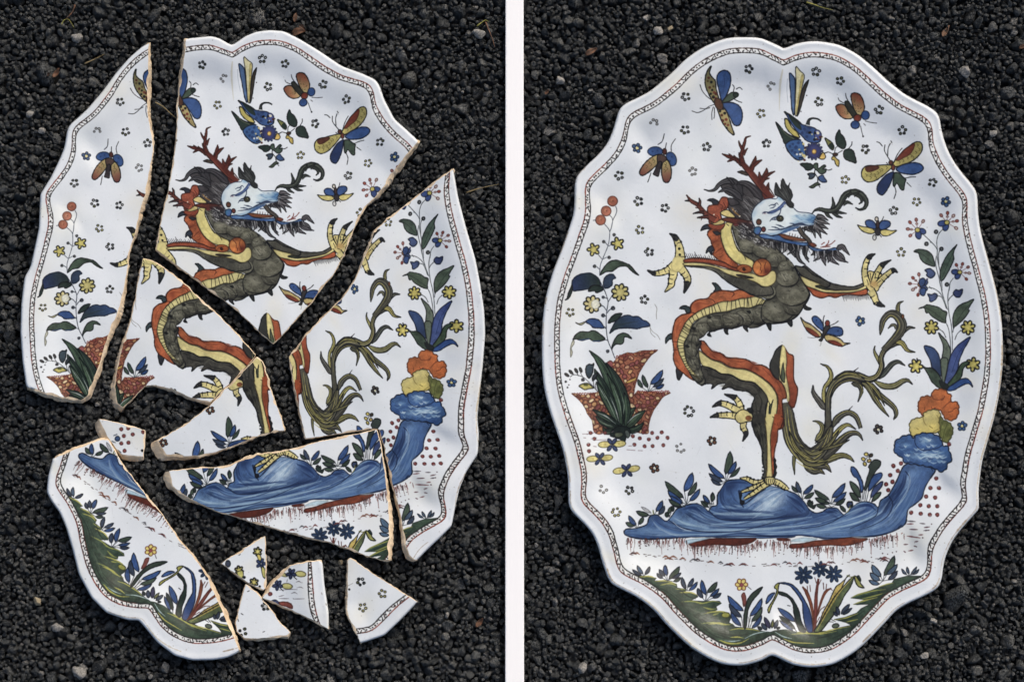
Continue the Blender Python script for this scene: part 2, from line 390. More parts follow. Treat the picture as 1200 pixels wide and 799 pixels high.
def yellow_flower(x, y, r, n=7, col=YEL, dark=INK):
    """x, y, r in tile units: scalloped flower"""
    a0 = RN.uniform(0, 6)
    for i in range(n):
        a = a0+i*2*math.pi/n; ell(x+r*.66*math.cos(a), y+r*.66*math.sin(a), r*.36, r*.27, col, dark, 1.5, rot=a)
    ell(x, y, r*.5, None, col, None)
def star_flower(x, y, r, n=8, col=(44, 58, 96)):
    a0 = RN.uniform(0, 6)
    for i in range(n):
        a = a0+i*2*math.pi/n; ell(x+r*.6*math.cos(a), y+r*.6*math.sin(a), r*.44, r*.2, col, (32, 36, 50), .6, rot=a)
    ell(x, y, r*.32, None, col, None); dot(x, y, .9, (206, 204, 196))
def moth_flower(x, y, s=1.0, ang=0.0):
    """two yellow petals, four blue ones; tile units"""
    def q(dx, dy): c, k = math.cos(ang), math.sin(ang); return x+s*(dx*c-dy*k), y+s*(dx*k+dy*c)
    for dx, dy, rx, ry, ro, c in ((-72, -2, 58, 30, -.06, MUS), (72, -8, 58, 30, -.1, MUS)):
        ell(*q(dx, dy), rx*s, ry*s, (198, 186, 118), (70, 66, 44), .7, ang+ro)
        u, v = q(dx*.9, dy); dot(u, v, 1.2, (176, 150, 70), .6)
    for dx, dy, ro in ((-20, -32, .9), (22, -32, -.9), (-24, 34, -.9), (28, 36, .9)):
        ell(*q(dx, dy), 30*s, 17*s, (62, 66, 112), INKB, .7, ang+ro)
    dot(*q(0, 0), 1.5, (44, 42, 60))
def paint_border():
    chain_on(rim_path(14.6), rim_path(20.0))
def paint_insects():
    # long winged moth under the left lobe
    t(720, 40)
    fill([905,300,870,340,850,400,848,470,870,540,920,630,960,670,985,650,970,580,950,500,945,440,910,400,890,360], (150,136,88), INK, 1.0, grad=((96,92,62), -1.4))
    for x, y in ((872,440),(905,450),(925,490),(890,500),(900,560),(930,545),(945,600),(880,410),(925,590),(915,525),(950,560)): dot(x, y, 1.5, RN.choice((BRN, RED, INK, (84,70,40))))
    fill([1020,340,970,370,957,430,975,520,1000,620,1020,630,1050,570,1085,470,1085,390,1060,350], BLU, INKB, 1.0)
    stroke([1020,380,1030,450,1015,560], [.5,.9,.4], BLD, .6)
    fill([960,680,985,770,1010,830,1060,900,1090,930,1120,940,1095,860,1070,780,1030,690], (160,144,96), INK, 1.0)
    for x, y in ((985,720),(1005,760),(1030,740),(1045,800),(1010,810),(1060,850),(1050,880),(1020,700),(1035,840)): dot(x, y, 1.5, RN.choice((BRN, RED, INK, RED)))
    fill([1000,650,1080,640,1150,660,1190,710,1195,790,1170,850,1120,850,1080,780,1040,710], BLU, INKB, 1.0)
    ell(975, 655, 38, 60, (96, 62, 44), INK, .7, -.4)
    fill([1005,640,1050,580,1100,545,1150,550,1155,580,1110,610,1060,635], GRN, INK, .9)
    ell(1135, 570, 26, 22, GRD); curls([[1110,545,1120,500,1105,475],[1120,610,1160,630,1190,640],[1140,515,1170,500,1195,520]], .9)
    curls([[800,475,820,530,860,580,905,615],[725,720,780,735,840,710,880,680,930,660],[800,695,850,700,890,690],[925,680,910,740,912,800],[935,690,935,760,930,790]], .8)
    # moth with brown wings on the left
    t(660, 140)
    ell(860, 300, 72, 45, BLU, INKB, .9); ell(1010, 370, 48, 68, BLU, INKB, .9, -.35)
    for x, y in ((835,300),(880,290),(1015,350),(1000,390)): dot(x, y, 1.1, BLD, .6)
    fill([905,330,840,345,770,400,720,470,715,510,745,525,790,500,850,450,890,400], (186,172,112), INK, 1.0, grad=((120,70,58), 2.4))
    fill([935,385,975,380,1005,440,1012,520,990,580,955,590,930,560,918,480], (186,172,112), INK, 1.0, grad=((110,60,54), 1.5))
    for x, y in ((800,400),(820,420),(850,390),(780,440),(835,370),(955,430),(970,460),(950,480),(960,410)): stroke([x-10,y-14,x+8,y,x-4,y+16], .6, (86,80,44))
    fill([880,340,930,330,970,370,930,410,905,470,885,510,860,500,880,430], (86,66,60), INK, .7); ell(948, 300, 20, 30, (92,48,40))
    fill([850,490,890,400,920,400,905,470,890,530,860,525,840,510], (66,58,62), INK, .7)
    curls([[885,235,925,205,945,135],[965,220,955,270],[1010,300,1012,240,1050,180],[820,500,800,560,790,585]], .9)
    # small brown butterfly at the right lobe
    t(870, 40)
    fill([1040,750,1020,790,950,790,900,750,872,690,885,665,930,655,975,680,1010,720], (190,170,116), INK, .9, grad=((140,70,50), 3.2))
    fill([1065,750,1035,680,1015,600,1020,560,1060,550,1105,575,1135,640,1140,700,1110,760], (192,172,116), INK, .9, grad=((136,66,48), -1.3))
    for _ in range(16): dot(RN.uniform(920,1000), RN.uniform(690,760), .5, (90,80,50)); dot(RN.uniform(1040,1115), RN.uniform(610,730), .5, (90,80,50))
    fill([955,640,985,625,1020,670,1060,730,1075,770,1045,790,1005,740,970,690], (58,58,50), INK, .7)
    ell(1075, 785, 36, 34, (128,58,44)); ell(1150, 760, 38, 42, BLU, INKB, .8); ell(1055, 850, 42, 36, BLU, INKB, .8)
    curls([[945,645,905,620,895,597],[985,620,970,590,965,555]], .9)
    t(890, 130); curls([[990,95,1040,108,1095,115],[945,140,955,190,967,235],[975,120,990,135]], .7); ell(895,130,40,38,BLU,INKB,.8); dot(968,238,1,INK)
    # large dragonfly on the right
    t(1020, 160)
    fill([210,255,250,200,310,130,380,75,430,50,470,55,485,90,478,140,440,190,380,235,300,265,225,285], (170,158,92), INK, 1.0)
    fill([240,215,300,140,360,95,410,65,405,110,370,165,310,200,260,225], (128,60,46), BRN, .5)
    for x, y in ((440,80),(455,120),(425,150),(380,180),(345,200),(305,225),(270,240),(400,195)): stroke([x-8,y-12,x+8,y,x-2,y+14], .6, (84,74,40))
    fill([205,275,150,265,60,270,-30,275,-70,300,-85,345,-75,390,-30,425,40,415,110,370,190,300], (172,160,92), INK, 1.0)
    fill([60,275,-20,278,-50,300,-30,330,20,325,80,295], (86,48,38), BRN, .4)
    for x, y in ((-40,360),(0,385),(40,360),(0,345),(70,340),(110,310),(150,290),(50,385),(90,320)): stroke([x-8,y-12,x+8,y,x-2,y+14], .6, (84,74,40))
    fill([240,300,300,265,390,245,450,250,490,280,490,310,460,335,400,355,330,350,270,335], BLU, INKB, 1.0)
    fill([215,330,160,350,105,400,65,460,62,510,85,540,115,545,160,490,195,420,212,360], BLD, INKB, 1.0)
    fill([225,340,270,345,305,380,330,400,320,440,310,500,280,490,250,440,235,450,220,470,210,440,215,390], GRN, INK, .9)
    ell(190, 245, 20, 22, (90,50,44)); ell(212, 290, 18, 30, (110,58,44), INK, .6)
    curls([[325,390,370,380,420,378],[225,465,238,520,220,580],[180,220,155,180,130,130,135,80],[160,190,165,110,185,65],[110,90,85,60,60,50],[190,40,200,60],[225,225,245,180,270,140,295,110],[340,430,380,470],[150,245,165,262]], .9)
    # small blue butterfly right of the head
    t(890, 230)
    for q in ([1040,300,1000,275,990,240,1010,222,1050,225,1080,250,1090,300],): fill(q, BLU, INKB, .9)
    t(1030, 240); fill([0,215,10,160,60,145,100,160,105,190,80,215,30,235], BLU, INKB, .9); fill([10,245,60,230,110,240,165,240,130,265,80,290,30,285], (196,182,112), INK, .8)
    t(890, 230); fill([918,268,950,280,1010,290,1060,305,1080,335,1040,350,980,335,940,305], (196,182,112), INK, .8)
    ell(1105, 330, 26, 38, (50,46,50)); ell(1105, 260, 14, 42, (66,48,46)); ell(1095, 212, 16, 20, (190,182,170), INK, .9); ell(1075, 385, 17, 25, (206,204,204), INK, .8); curls([[1125,255,1150,215,1160,190],[1115,350,1140,380]], .9)
    # red and blue butterfly under the right arm
    t(900, 320)
    fill([515,540,470,510,430,470,410,430,425,402,465,410,500,450,515,490], BLU, INKB, .9); ell(452, 440, 7, 7, BLD, None)
    fill([545,565,570,520,620,500,680,510,700,545,690,580,650,588,600,575], BLU, INKB, .9); dot(655, 540, 1.0, BLD)
    fill([305,415,340,450,400,480,450,520,495,560,495,590,460,600,410,575,365,540,330,480], (190,168,110), INK, .9); fill([345,505,400,520,450,555,480,590,440,590,390,560], (138,66,50), BRN, .4)
    fill([525,590,560,575,620,590,680,620,710,650,765,655,720,670,690,685,640,675,580,655,540,625], (190,168,110), INK, .9); fill([560,630,620,630,680,660,690,682,620,670], (132,58,44), BRN, .4)
    fill([500,600,515,540,535,490,560,480,580,500,555,540,520,600,500,635,475,625], (60,56,56), INK, .8); ell(555, 468, 22, 28, (126,54,44))
    curls([[520,490,515,440,525,398],[580,490,625,470,655,448]], 1.0); curls([[370,600,420,605,465,600],[495,640,493,670]], .6, (120,120,126))
def paint_top_bouquet():
    t(870, 40)
    fill([440,365,480,400,492,440,492,560,490,700,480,760,460,700,450,560,440,450], (82,100,150), INKB, .9)
    fill([505,305,540,345,578,385,570,450,545,540,520,680,505,765,490,740,495,600,500,450,495,340], (214,204,160), INK, .7)
    fill([550,390,570,400,555,500,530,620,510,760,500,700,525,560], (198,180,112), None)
    fill([620,430,575,480,548,560,525,680,510,770,535,720,570,600,590,530], (64,56,48), INK, .8)
    curls([[420,420,415,520,425,640]], .8, (176,180,196)); dot(600, 575, .8); dot(548, 725, .6)
    t(890, 130)
    fill([230,10,270,60,330,110,390,160,420,160,380,110,320,60,260,20], GRD, INK, .9)
    fill([240,70,270,90,300,150,350,200,375,250,330,240,280,200,245,150,235,100], (172,158,84), INK, .9); stroke([300,120,340,180,370,240], [.6,1.2,.4], (80,86,50))
    fill([250,30,300,60,360,110,440,140,510,160,560,200,578,240,560,290,500,300,440,280,400,240,340,180,290,110], BLU, INKB, .9)
    fill([270,40,330,80,380,130,390,180,340,150,300,100], GRD, None)
    fill([150,105,195,150,230,190,290,230,360,260,390,280,330,300,240,310,215,260,185,190], GRD, INK, .9); stroke([200,160,250,220,320,260], .6, (120,126,96))
    fill([245,310,300,275,380,270,410,320,430,380,425,430,390,460,340,455,290,410,255,360], (66,92,158), INKB, .9)
    for x, y in ((280,330),(310,310),(340,340),(300,370),(365,300),(330,390),(420,170),(450,200),(400,210),(440,240),(470,160)): dot(x, y, 1.8, BLD, .7)
    ell(545, 225, 34, 50, (78,76,140), INKB, .8, -.3)
    for _ in range(34):
        x, y = RN.choice(((385,400),(470,240),(440,310),(390,430),(545,230))); x += RN.uniform(-42,42); y += RN.uniform(-42,42)
        dot(x, y, RN.uniform(.8,1.6), RN.choice(((222,214,186),(206,190,130),INK,(212,212,214),BRN,INKB)))
    curls([[360,460,300,420,255,350],[575,250,560,290,530,305]], .9, INKB)
    for i in range(14):
        a = i*6.283/14; ell(508+66*math.cos(a), 376+66*math.sin(a), 20, 12, (64,60,116), INKB, .6, rot=a)
    ell(508, 376, 66, 66, (62,58,116), None); ell(510, 380, 20, 22, (204,170,90), (120,84,40), .8)
    fill([560,440,580,400,600,390,618,425,605,450,575,452], (206,172,92), INK, .7)
    ribbon([450,130,460,90,490,70,540,75,575,97], [34,22,12,9,8], (52,58,56), INK, .6)
    curls([[605,400,640,385,680,400,705,410],[700,400,710,350,730,330],[710,410,750,385,775,370],[640,385,610,395],[830,355,860,320,865,290]], .9)
    fill([745,178,760,215,785,240,800,275,810,310,790,355,755,345,725,320,712,280,715,230], GRD, INK, .9, wash=.4)
    fill([795,370,840,355,875,375,890,410,905,485,870,480,840,470,800,450,785,410], GRD, INK, .9, wash=.4)
    fill([612,255,650,275,680,300,697,340,680,365,645,330,628,300], (128,130,70), INK, .9); ell(670,330,24,30,GRD,None)
    ell(708, 408, 24, 16, (86,58,48)); fill([680,430,700,425,725,450,745,470,738,520,712,500,700,465,675,455], (198,172,88), INK, .7)
    fill([380,498,430,488,480,495,505,520,480,550,440,555,415,530], GRD, INK, .8); fill([500,520,520,490,545,495,550,540,600,505,620,520,590,545,625,545,610,580,570,590,540,560,520,545], GRN, INK, .8)
    curls([[610,545,645,555,675,545],[520,545,515,580,540,620,545,665],[515,580,500,590]], .9)
    fill([450,590,490,580,520,600,490,635,462,635,465,610], (62,70,90), INK, .8); fill([550,620,590,600,610,630,630,662,590,668,560,650], (62,76,130), INKB, .8)
    fill([465,712,500,690,540,668,565,690,530,700,500,722], (70,80,62), INK, .8); curls([[550,690,565,715]], .8)
def paint_left_plant():
    t(635, 230)
    for x, y in ((660,45),(600,138),(548,222)):
        ell(x, y, 47, None, (166,96,74), (86,48,40), .9); ell(x-6, y-8, 22, None, (192,128,96), None, alpha=.6); dot(x+4, y-2, .8, (120,64,48))
    curls([[690,95,700,130,690,170,665,220,650,290,635,330],[635,180,655,200,660,225],[585,260,620,300,635,330],[635,330,630,400,615,470,570,580,545,650,540,740],
           [655,450,625,465],[590,430,612,455],[530,550,560,585],[605,570,575,585],[515,660,535,680],[480,225,505,222]], .8, (56,60,76))
    for x, y in ((672,358),(578,425),(628,572),(493,655)): dot(x, y, 2.0, (48,50,58)); dot(x+3, y+2, .7, (110,110,96))
    yellow_flower(707, 443, 60, 5, (196,184,104)); yellow_flower(482, 498, 60, 5, (196,184,104))
    fill([545,735,570,680,620,620,690,597,770,620,830,650,870,700,905,738,860,715,820,680,790,655,720,660,660,700,600,705], GRN, INK, .9, wash=.42)
    fill([280,800,310,755,370,725,450,718,510,750,540,790,545,850,500,850,420,870,340,880,290,880], BLD, INKB, .9, grad=(GRD, -.2), wash=.4)
    fill([575,800,590,755,630,728,665,730,690,765,660,780,655,830,610,860,580,850], (54,64,92), INKB, .9)
    t(635, 320)
    fill([280,105,270,130,245,190,235,230,218,250,250,235,275,190,285,140], GRD, INK, .8)
    fill([435,170,455,125,500,112,560,125,575,150,540,175,505,182,490,165], GRD, INK, .9, wash=.4)
    curls([[540,70,580,150,610,230,618,280,605,360,600,460,605,560,620,640,650,710,680,790],[665,195,640,235,618,270],[540,295,575,310,600,345],[645,335,625,350,612,370],[585,225,605,235],[580,390,600,405],[600,520,585,500],[615,630,570,610],[660,690,655,720]], .95, (48,54,66))
    yellow_flower(732, 180, 80, 8, (202,190,120)); yellow_flower(470, 290, 80, 8, (196,182,128)); ell(500, 290, 42, 46, (206,204,192), None)
    for x, y in ((572,225),(665,328),(572,395),(612,728)): dot(x, y, 2.2, (40,44,54)); dot(x+3, y+2, .6, (110,110,110))
    fill([620,465,640,420,690,380,748,378,720,420,690,445,650,460], GRD, INK, .9)
    fill([635,560,660,500,700,440,760,400,810,392,850,405,900,405,940,435,985,455,1010,492,950,505,890,520,830,515,760,515,690,525], (58,72,128), INKB, .9, grad=(GRD, 2.4), wash=.4); stroke([690,490,780,470,900,450], [.5,1,.4], GRD, .6)
    curls([[1005,490,1030,540,1080,580,1105,622],[1010,500,1020,560,1060,600]], .5, (110,110,104))
    fill([410,455,440,430,490,425,540,445,580,510,530,512,480,508,455,485], BLU, INKB, .9); fill([313,460,350,470,395,455,405,460,370,485,340,478], (176,172,130), INK, .5)
    fill([290,620,320,570,370,545,430,550,480,535,530,560,590,615,540,635,480,635,440,615,370,630,320,615], GRN, INK, .9, wash=.45); curls([[350,625,400,620,440,612],[480,634,540,632]], 1.0, BLU)
    fill([295,625,300,660,275,700,285,740,268,785,265,710,275,660], (196,194,176), (90,90,80), .5)
    fill([655,700,665,650,700,590,750,560,800,570,840,612,790,595,770,600,765,640,740,665,690,665], GRN, INK, .9, wash=.42)
    curls([[1055,290,1075,330,1070,380,1072,430]], .6, (120,116,112))
def basket(outline, seed):
    fill(outline, (136, 72, 50), (84, 44, 38), .9, wash=.4)
def paint_basket():
    t(635, 400)
    A = [690,170,720,140,760,120,800,105,860,110,920,90,980,85,1040,85,1080,82,1020,130,980,180,940,240,910,290,890,350,870,420,860,480,845,530,815,630,800,560,780,480,760,400,720,330,680,270,660,220]
    B = [280,487,340,495,400,500,450,490,500,480,550,465,600,520,640,600,660,700,640,790,560,860,490,845,470,740,430,680,390,600,340,540]
    C_ = [820,560,870,490,900,465,960,470,1040,470,1110,480,1198,480,1130,520,1080,590,1040,650,1010,730,995,800,990,860,900,850,820,820,790,720]
    for o in (A, B, C_): fill(o, (152, 92, 68), (92, 50, 40), .8, wash=.5)
    fill([610,200,640,180,665,200,660,240,630,230], (150,82,84), BRN, .7)
    for o in (A, B, C_):
        p = np.array(o, float).reshape(-1, 2); mn, mx = p.min(0), p.max(0); got = []; clip(o)
        for _ in range(900):
            x, y = RN.uniform(mn[0], mx[0]), RN.uniform(mn[1], mx[1])
            if all((x-u)**2+((y-v)*1.15)**2 > 42**2 for u, v in got):
                got.append((x, y)); q = RN.choice(((196,150,100),(212,184,136),(178,122,86),(216,194,152),(164,102,80),(146,84,70),(190,144,112),(150,86,84)))
                ell(x, y, RN.uniform(22,34), RN.uniform(15,22), q, (88,46,40), .95, RN.uniform(-1.2,1.2))
        for _ in range(70): dot(RN.uniform(mn[0], mx[0]), RN.uniform(mn[1], mx[1]), RN.uniform(.4,1.0), RN.choice(((100,46,36),(150,86,70),(110,52,54),(70,36,30))), .75)
        clip()
    fill([790,375,880,335,870,365,800,390], (196,160,84), BRN, .6)
    for x in range(300, 560, 24): stroke([x,505+RN.uniform(-6,6),x+4,482,x+18,490-(x-300)*.06], .9, (122,56,46))
    for x in range(890, 1180, 20): stroke([x,488,x+8,462+RN.uniform(-5,5),x+22,472], .9, (138,60,52))
    for i in range(14): stroke([690+i*27,160-i*5.6,702+i*27,134-i*4.6+RN.uniform(-5,5),720+i*27,150-i*5.2], .9, (132,62,54))
    # dark green blades, spiky, with bare glaze left between them
    G = ((44,60,52),(52,70,58),(38,52,46),(60,80,64))
    fill([690,700,640,600,590,480,600,380,640,330,700,380,750,470,790,570,800,680,770,790,720,800], (40,54,48), None, wash=.4)
    for p, w in (([760,800,740,620,640,380,540,190,443,85],[44,88,96,60,4]), ([770,800,790,640,750,470,680,320,600,200],[40,76,84,60,5]), ([740,790,680,640,590,440,520,320,492,258],[36,66,64,48,5]), ([730,790,660,660,580,520,540,430,510,378],[34,60,56,40,5]), ([745,790,720,600,670,440,610,300],[30,52,52,4]),
                 ([740,800,660,750,560,690,478,638],[40,66,66,6]), ([735,810,650,790,560,750,505,700],[40,60,52,6]), ([770,810,840,760,910,690,965,643],[40,66,60,6]), ([765,800,800,720,840,650,875,616],[36,56,46,6]), ([770,830,850,830,910,800,950,760],[40,60,50,6]), ([735,830,660,840,600,840,570,800],[40,56,50,6]), ([785,780,800,660,790,560,770,480],[30,56,50,5])):
        ribbon(p, w, RN.choice(G), (20,26,26), .9, [(-.35,(96,118,92),.7),(.3,(28,36,34),.8)], start=False, wash=.45)
    for p in ([700,740,640,600,560,440],[725,760,690,640,640,520],[690,770,600,700,520,665],[660,790,600,775,540,740],[800,760,860,700,920,670],[745,700,720,560,660,400],[600,540,560,470,530,410],[760,680,770,600,750,520]): stroke(p, [.4,1.2,.3], RN.choice(((206,212,214),(176,188,182),(150,166,150))), .8)
    fill([690,800,740,790,800,800,830,850,790,890,770,960,755,965,740,920,690,900,640,880,650,840], (36,48,44), (20,26,26), .8, wash=.4)
    # sprigs left
    curls([[520,465,490,430,480,370,485,330],[490,430,440,380,380,330,300,310,265,330],[380,330,360,290],[340,320,320,280],[300,310,280,290],[505,440,500,400,520,370]], .8, (60,62,66))
    fill([415,230,440,212,470,215,485,205,480,240,470,300,440,345,415,310,408,270], (62,74,88), INK, .9)
    fill([470,340,485,310,520,295,505,340,475,368], (54,60,66), INK, .8)
    for x, y, a in ((362,265,1.2),(320,272,1.0),(270,285,.8),(232,312,.6)): ell(x, y, 25, 12, (70,66,66), INK, .7, a)
    for x, y, r in ((385,358,2.0),(222,375,1.5),(240,430,1.0),(250,405,.7),(262,355,.7)): dot(x, y, r, (46,46,52))
    fill([345,415,380,395,430,390,470,420,485,435,440,442,400,450,365,430], (180,170,96), INK, .8); ell(410,405,22,10,(84,92,56),None)
    t(635, 400); sprig(995, 470, [(940,430,900,355,34,'g'),(990,430,942,312,40,'g'),(1015,400,1130,268,58,'b'),(1040,425,1138,345,36,'o'),(1065,440,1142,400,34,'b')])
    for p in ([715,930,680,950,650,960],[780,950,840,920],[690,925,720,950,700,975]): pass
    t(640, 490); fill([640,140,700,130,720,150,690,175,650,175], (96,104,84), INK, .5); fill([735,120,760,110,785,150,765,182,745,165], (90,100,96), INK, .6)
    for p in ([340,145,390,145],[380,150,470,125],[390,120,420,122],[500,150,520,135,580,140],[350,180,370,182],[420,190,470,180,450,200,560,198],[440,260,470,264],[770,258,800,256],[755,292,830,298],[860,300,900,302],[610,130,630,120],[830,128,850,126]): stroke(p, .8, (130,110,118), .8)
    for x, y in ((905,130),(990,135),(1080,130),(810,165),(875,185),(960,195),(1040,180),(1135,180),(825,245),(920,260),(995,258),(1095,250),(550,135),(415,135),(450,190),(395,245),(400,305)): reddot(x, y, 2.3)
    moth_flower(615, 245); moth_flower(500, 377, .95, -.03); moth_flower(750, 485, .98, -.1)
def multi_flower(x, y, up=-1.2, s=1.0, y2=(190,176,96)):
    """blue petals below, fan of small ringed stamens above; tile units"""
    for a, r, rx in ((up+2.6, 42, 40), (up+3.7, 46, 42)):
        ell(x+s*r*math.cos(a), y+s*r*math.sin(a), rx*s, 28*s, (64,72,134), INKB, .8, a)
    for i, a in enumerate((up-1.5, up-.75, up-.05, up+.6, up+1.3)):
        L = s*RN.uniform(82, 104); px, py = x+L*math.cos(a), y+L*math.sin(a)
        stroke([x+20*math.cos(a), y+20*math.sin(a), px, py], .55, (120,62,62)); ell(px, py, 17*s, 13*s, RN.choice(((176,120,110),(198,180,170),(170,86,72))), (96,46,48), .8, a)
        if i % 2: ell(x+L*.62*math.cos(a), y+L*.62*math.sin(a), 11*s, 9*s, (206,188,180), (110,60,60), .6)
    ell(x, y, 24*s, 22*s, y2, INK, .7)
def paint_right_stalk():
    t(1030, 240)
    multi_flower(360, 235, -2.3, 1.0); multi_flower(635, 165, -.75, 1.0); multi_flower(755, 630, -.5, .9)
    curls([[400,265,450,310,520,380,545,420],[600,225,560,270,540,340,545,420,545,500,570,620,585,720,590,800],[480,350,490,352],[570,420,555,470,560,560],[535,480,530,560,560,680,575,760],[695,685,665,730,655,800],[560,440,575,415]], .85, (64,70,74))
    for x, y in ((533,252),(443,365),(583,412),(635,745)): ell(x, y, 18, 18, (70,72,74), INK, .8); dot(x+2, y, .6, (150,150,150))
    fill([325,435,370,415,440,425,490,460,515,520,520,575,470,565,420,540,385,500,370,455], (74,90,78), INK, .8, wash=.4); stroke([350,430,430,480,520,570], .5, (44,54,48))
    fill([730,370,710,410,695,460,700,510,670,580,640,640,600,700,575,705,570,630,590,560,630,480,680,420], (74,90,78), INK, .8, wash=.4); stroke([715,400,650,540,585,690], .5, (44,54,48))
    fill([430,610,470,595,500,610,525,640,510,670,480,685,445,660,450,635], (70,76,124), INKB, .9); dot(450, 695, 1.1, (66,50,90))
    multi_flower(385, 745, -3.0, .95, (196,130,70))
    fill([380,700,410,685,432,700,425,745,395,765,375,740], (64,78,138), INKB, .8)
    t(1030, 330)
    fill([395,60,430,60,438,90,420,130,390,120,380,90], (64,78,138), INKB, .8)
    curls([[430,55,500,60,560,95,600,150],[470,45,490,65],[545,130,590,150,630,250],[570,0,585,80,610,170,640,260],[660,50,645,120,645,200,655,300,675,400,685,520,685,640],[690,125,660,155,648,180],[620,370,650,440,665,540,670,640],[700,420,690,470],[550,435,600,470,625,520],[765,455,730,490,710,540]], .95, (72,78,82))
    fill([455,115,490,120,520,108,545,125,530,165,480,188,470,150], (70,76,124), INKB, .9)
    fill([695,105,715,75,745,80,780,70,778,105,765,130,750,145,715,140], (64,66,120), INKB, .9)
    fill([370,252,420,230,450,215,510,225,560,240,600,270,635,285,625,340,620,385,560,365,490,320,465,290,440,290,420,245], (78,92,76), INK, .8, wash=.42); stroke([430,240,520,290,620,370], .5, (46,56,48))
    fill([885,165,855,220,835,260,845,275,800,340,760,380,710,420,695,430,690,340,710,270,760,215,820,190], (78,92,76), INK, .8, wash=.42); stroke([870,190,780,290,700,420], .5, (46,56,48))
    yellow_flower(490, 425, 66, 7, (200,186,100)); yellow_flower(832, 428, 66, 7, (200,186,100)); 
    fill([555,480,590,510,630,550,655,600,670,650,660,740,640,800,580,800,590,700,600,600], (104,116,102), INK, .8, wash=.42)
    fill([420,608,470,605,520,630,560,690,580,780,590,860,540,900,500,840,480,740], (62,76,132), INKB, .9, grad=((48,56,92), 1.5))
    fill([850,515,830,570,790,640,750,740,740,800,710,880,650,960,610,960,630,860,650,760,680,670,740,590], (66,70,138), INKB, .9, grad=((80,86,146), 1.2)); stroke([820,560,740,680,680,850], .6, BLD)
    t(1030, 420)
    yellow_flower(345, 70, 66, 6, (200,186,100)); yellow_flower(880, 55, 66, 6, (200,186,100)); stroke([355,0,360,30], [1.8,.8], INK)
    fill([400,60,440,85,500,90,560,150,590,220,600,290,540,260,490,210,460,150,430,100], GRN, INK, .9, wash=.42)
    fill([850,35,800,30,760,60,730,120,680,190,640,240,660,260,720,230,770,170,790,90], (68,88,66), INK, .9, wash=.42)
    fill([580,0,640,0,640,80,620,180,605,260,590,200,580,100], (104,116,102), INK, .7)
    fill([875,265,860,220,820,185,760,195,690,240,640,270,610,275,640,300,700,295,760,260,820,235,850,240], (56,74,142), INKB, .9)
    fill([560,200,610,220,650,250,640,290,600,290,570,250], (40,46,44), None)
    # three boulders and the blue rock
    fill([365,440,390,370,440,350,490,350,500,310,550,285,610,290,640,320,675,350,670,400,730,410,745,460,735,530,690,575,620,560,580,490,500,470,430,530,380,500], (182,102,56), (92,50,34), .9, wash=.35, grad=((190,100,50), .6), bumps=(7.0, 1.1))
    curls([[500,350,510,375,560,385,600,370],[580,390,600,380,615,350],[670,400,640,420,600,460],[490,450,500,480],[430,450,425,480],[520,460,530,490],[550,465,560,490],[690,480,720,460,735,470],[650,500,690,490]], 1.0, (120,62,40))
    fill([545,500,600,570,660,600,690,660,680,720,640,780,600,770,570,720,555,690,560,600], (112,116,62), (60,64,40), .9, wash=.4, bumps=(6.0, .9)); curls([[600,580,580,640,575,700],[640,610,610,680,600,740],[670,640,640,720]], .8, (80,88,46))
    fill([285,640,295,590,340,560,410,545,420,510,470,485,540,480,575,520,560,580,570,640,560,680,500,695,400,700,340,730,300,710], (200,186,122), (84,78,46), .9, wash=.25, grad=((186,168,90), 1.2), bumps=(6.0, .9))
    curls([[410,545,420,590,440,620],[470,630,500,650],[500,690,550,660],[350,650,370,662],[540,530,560,560]], .8, (130,116,60))
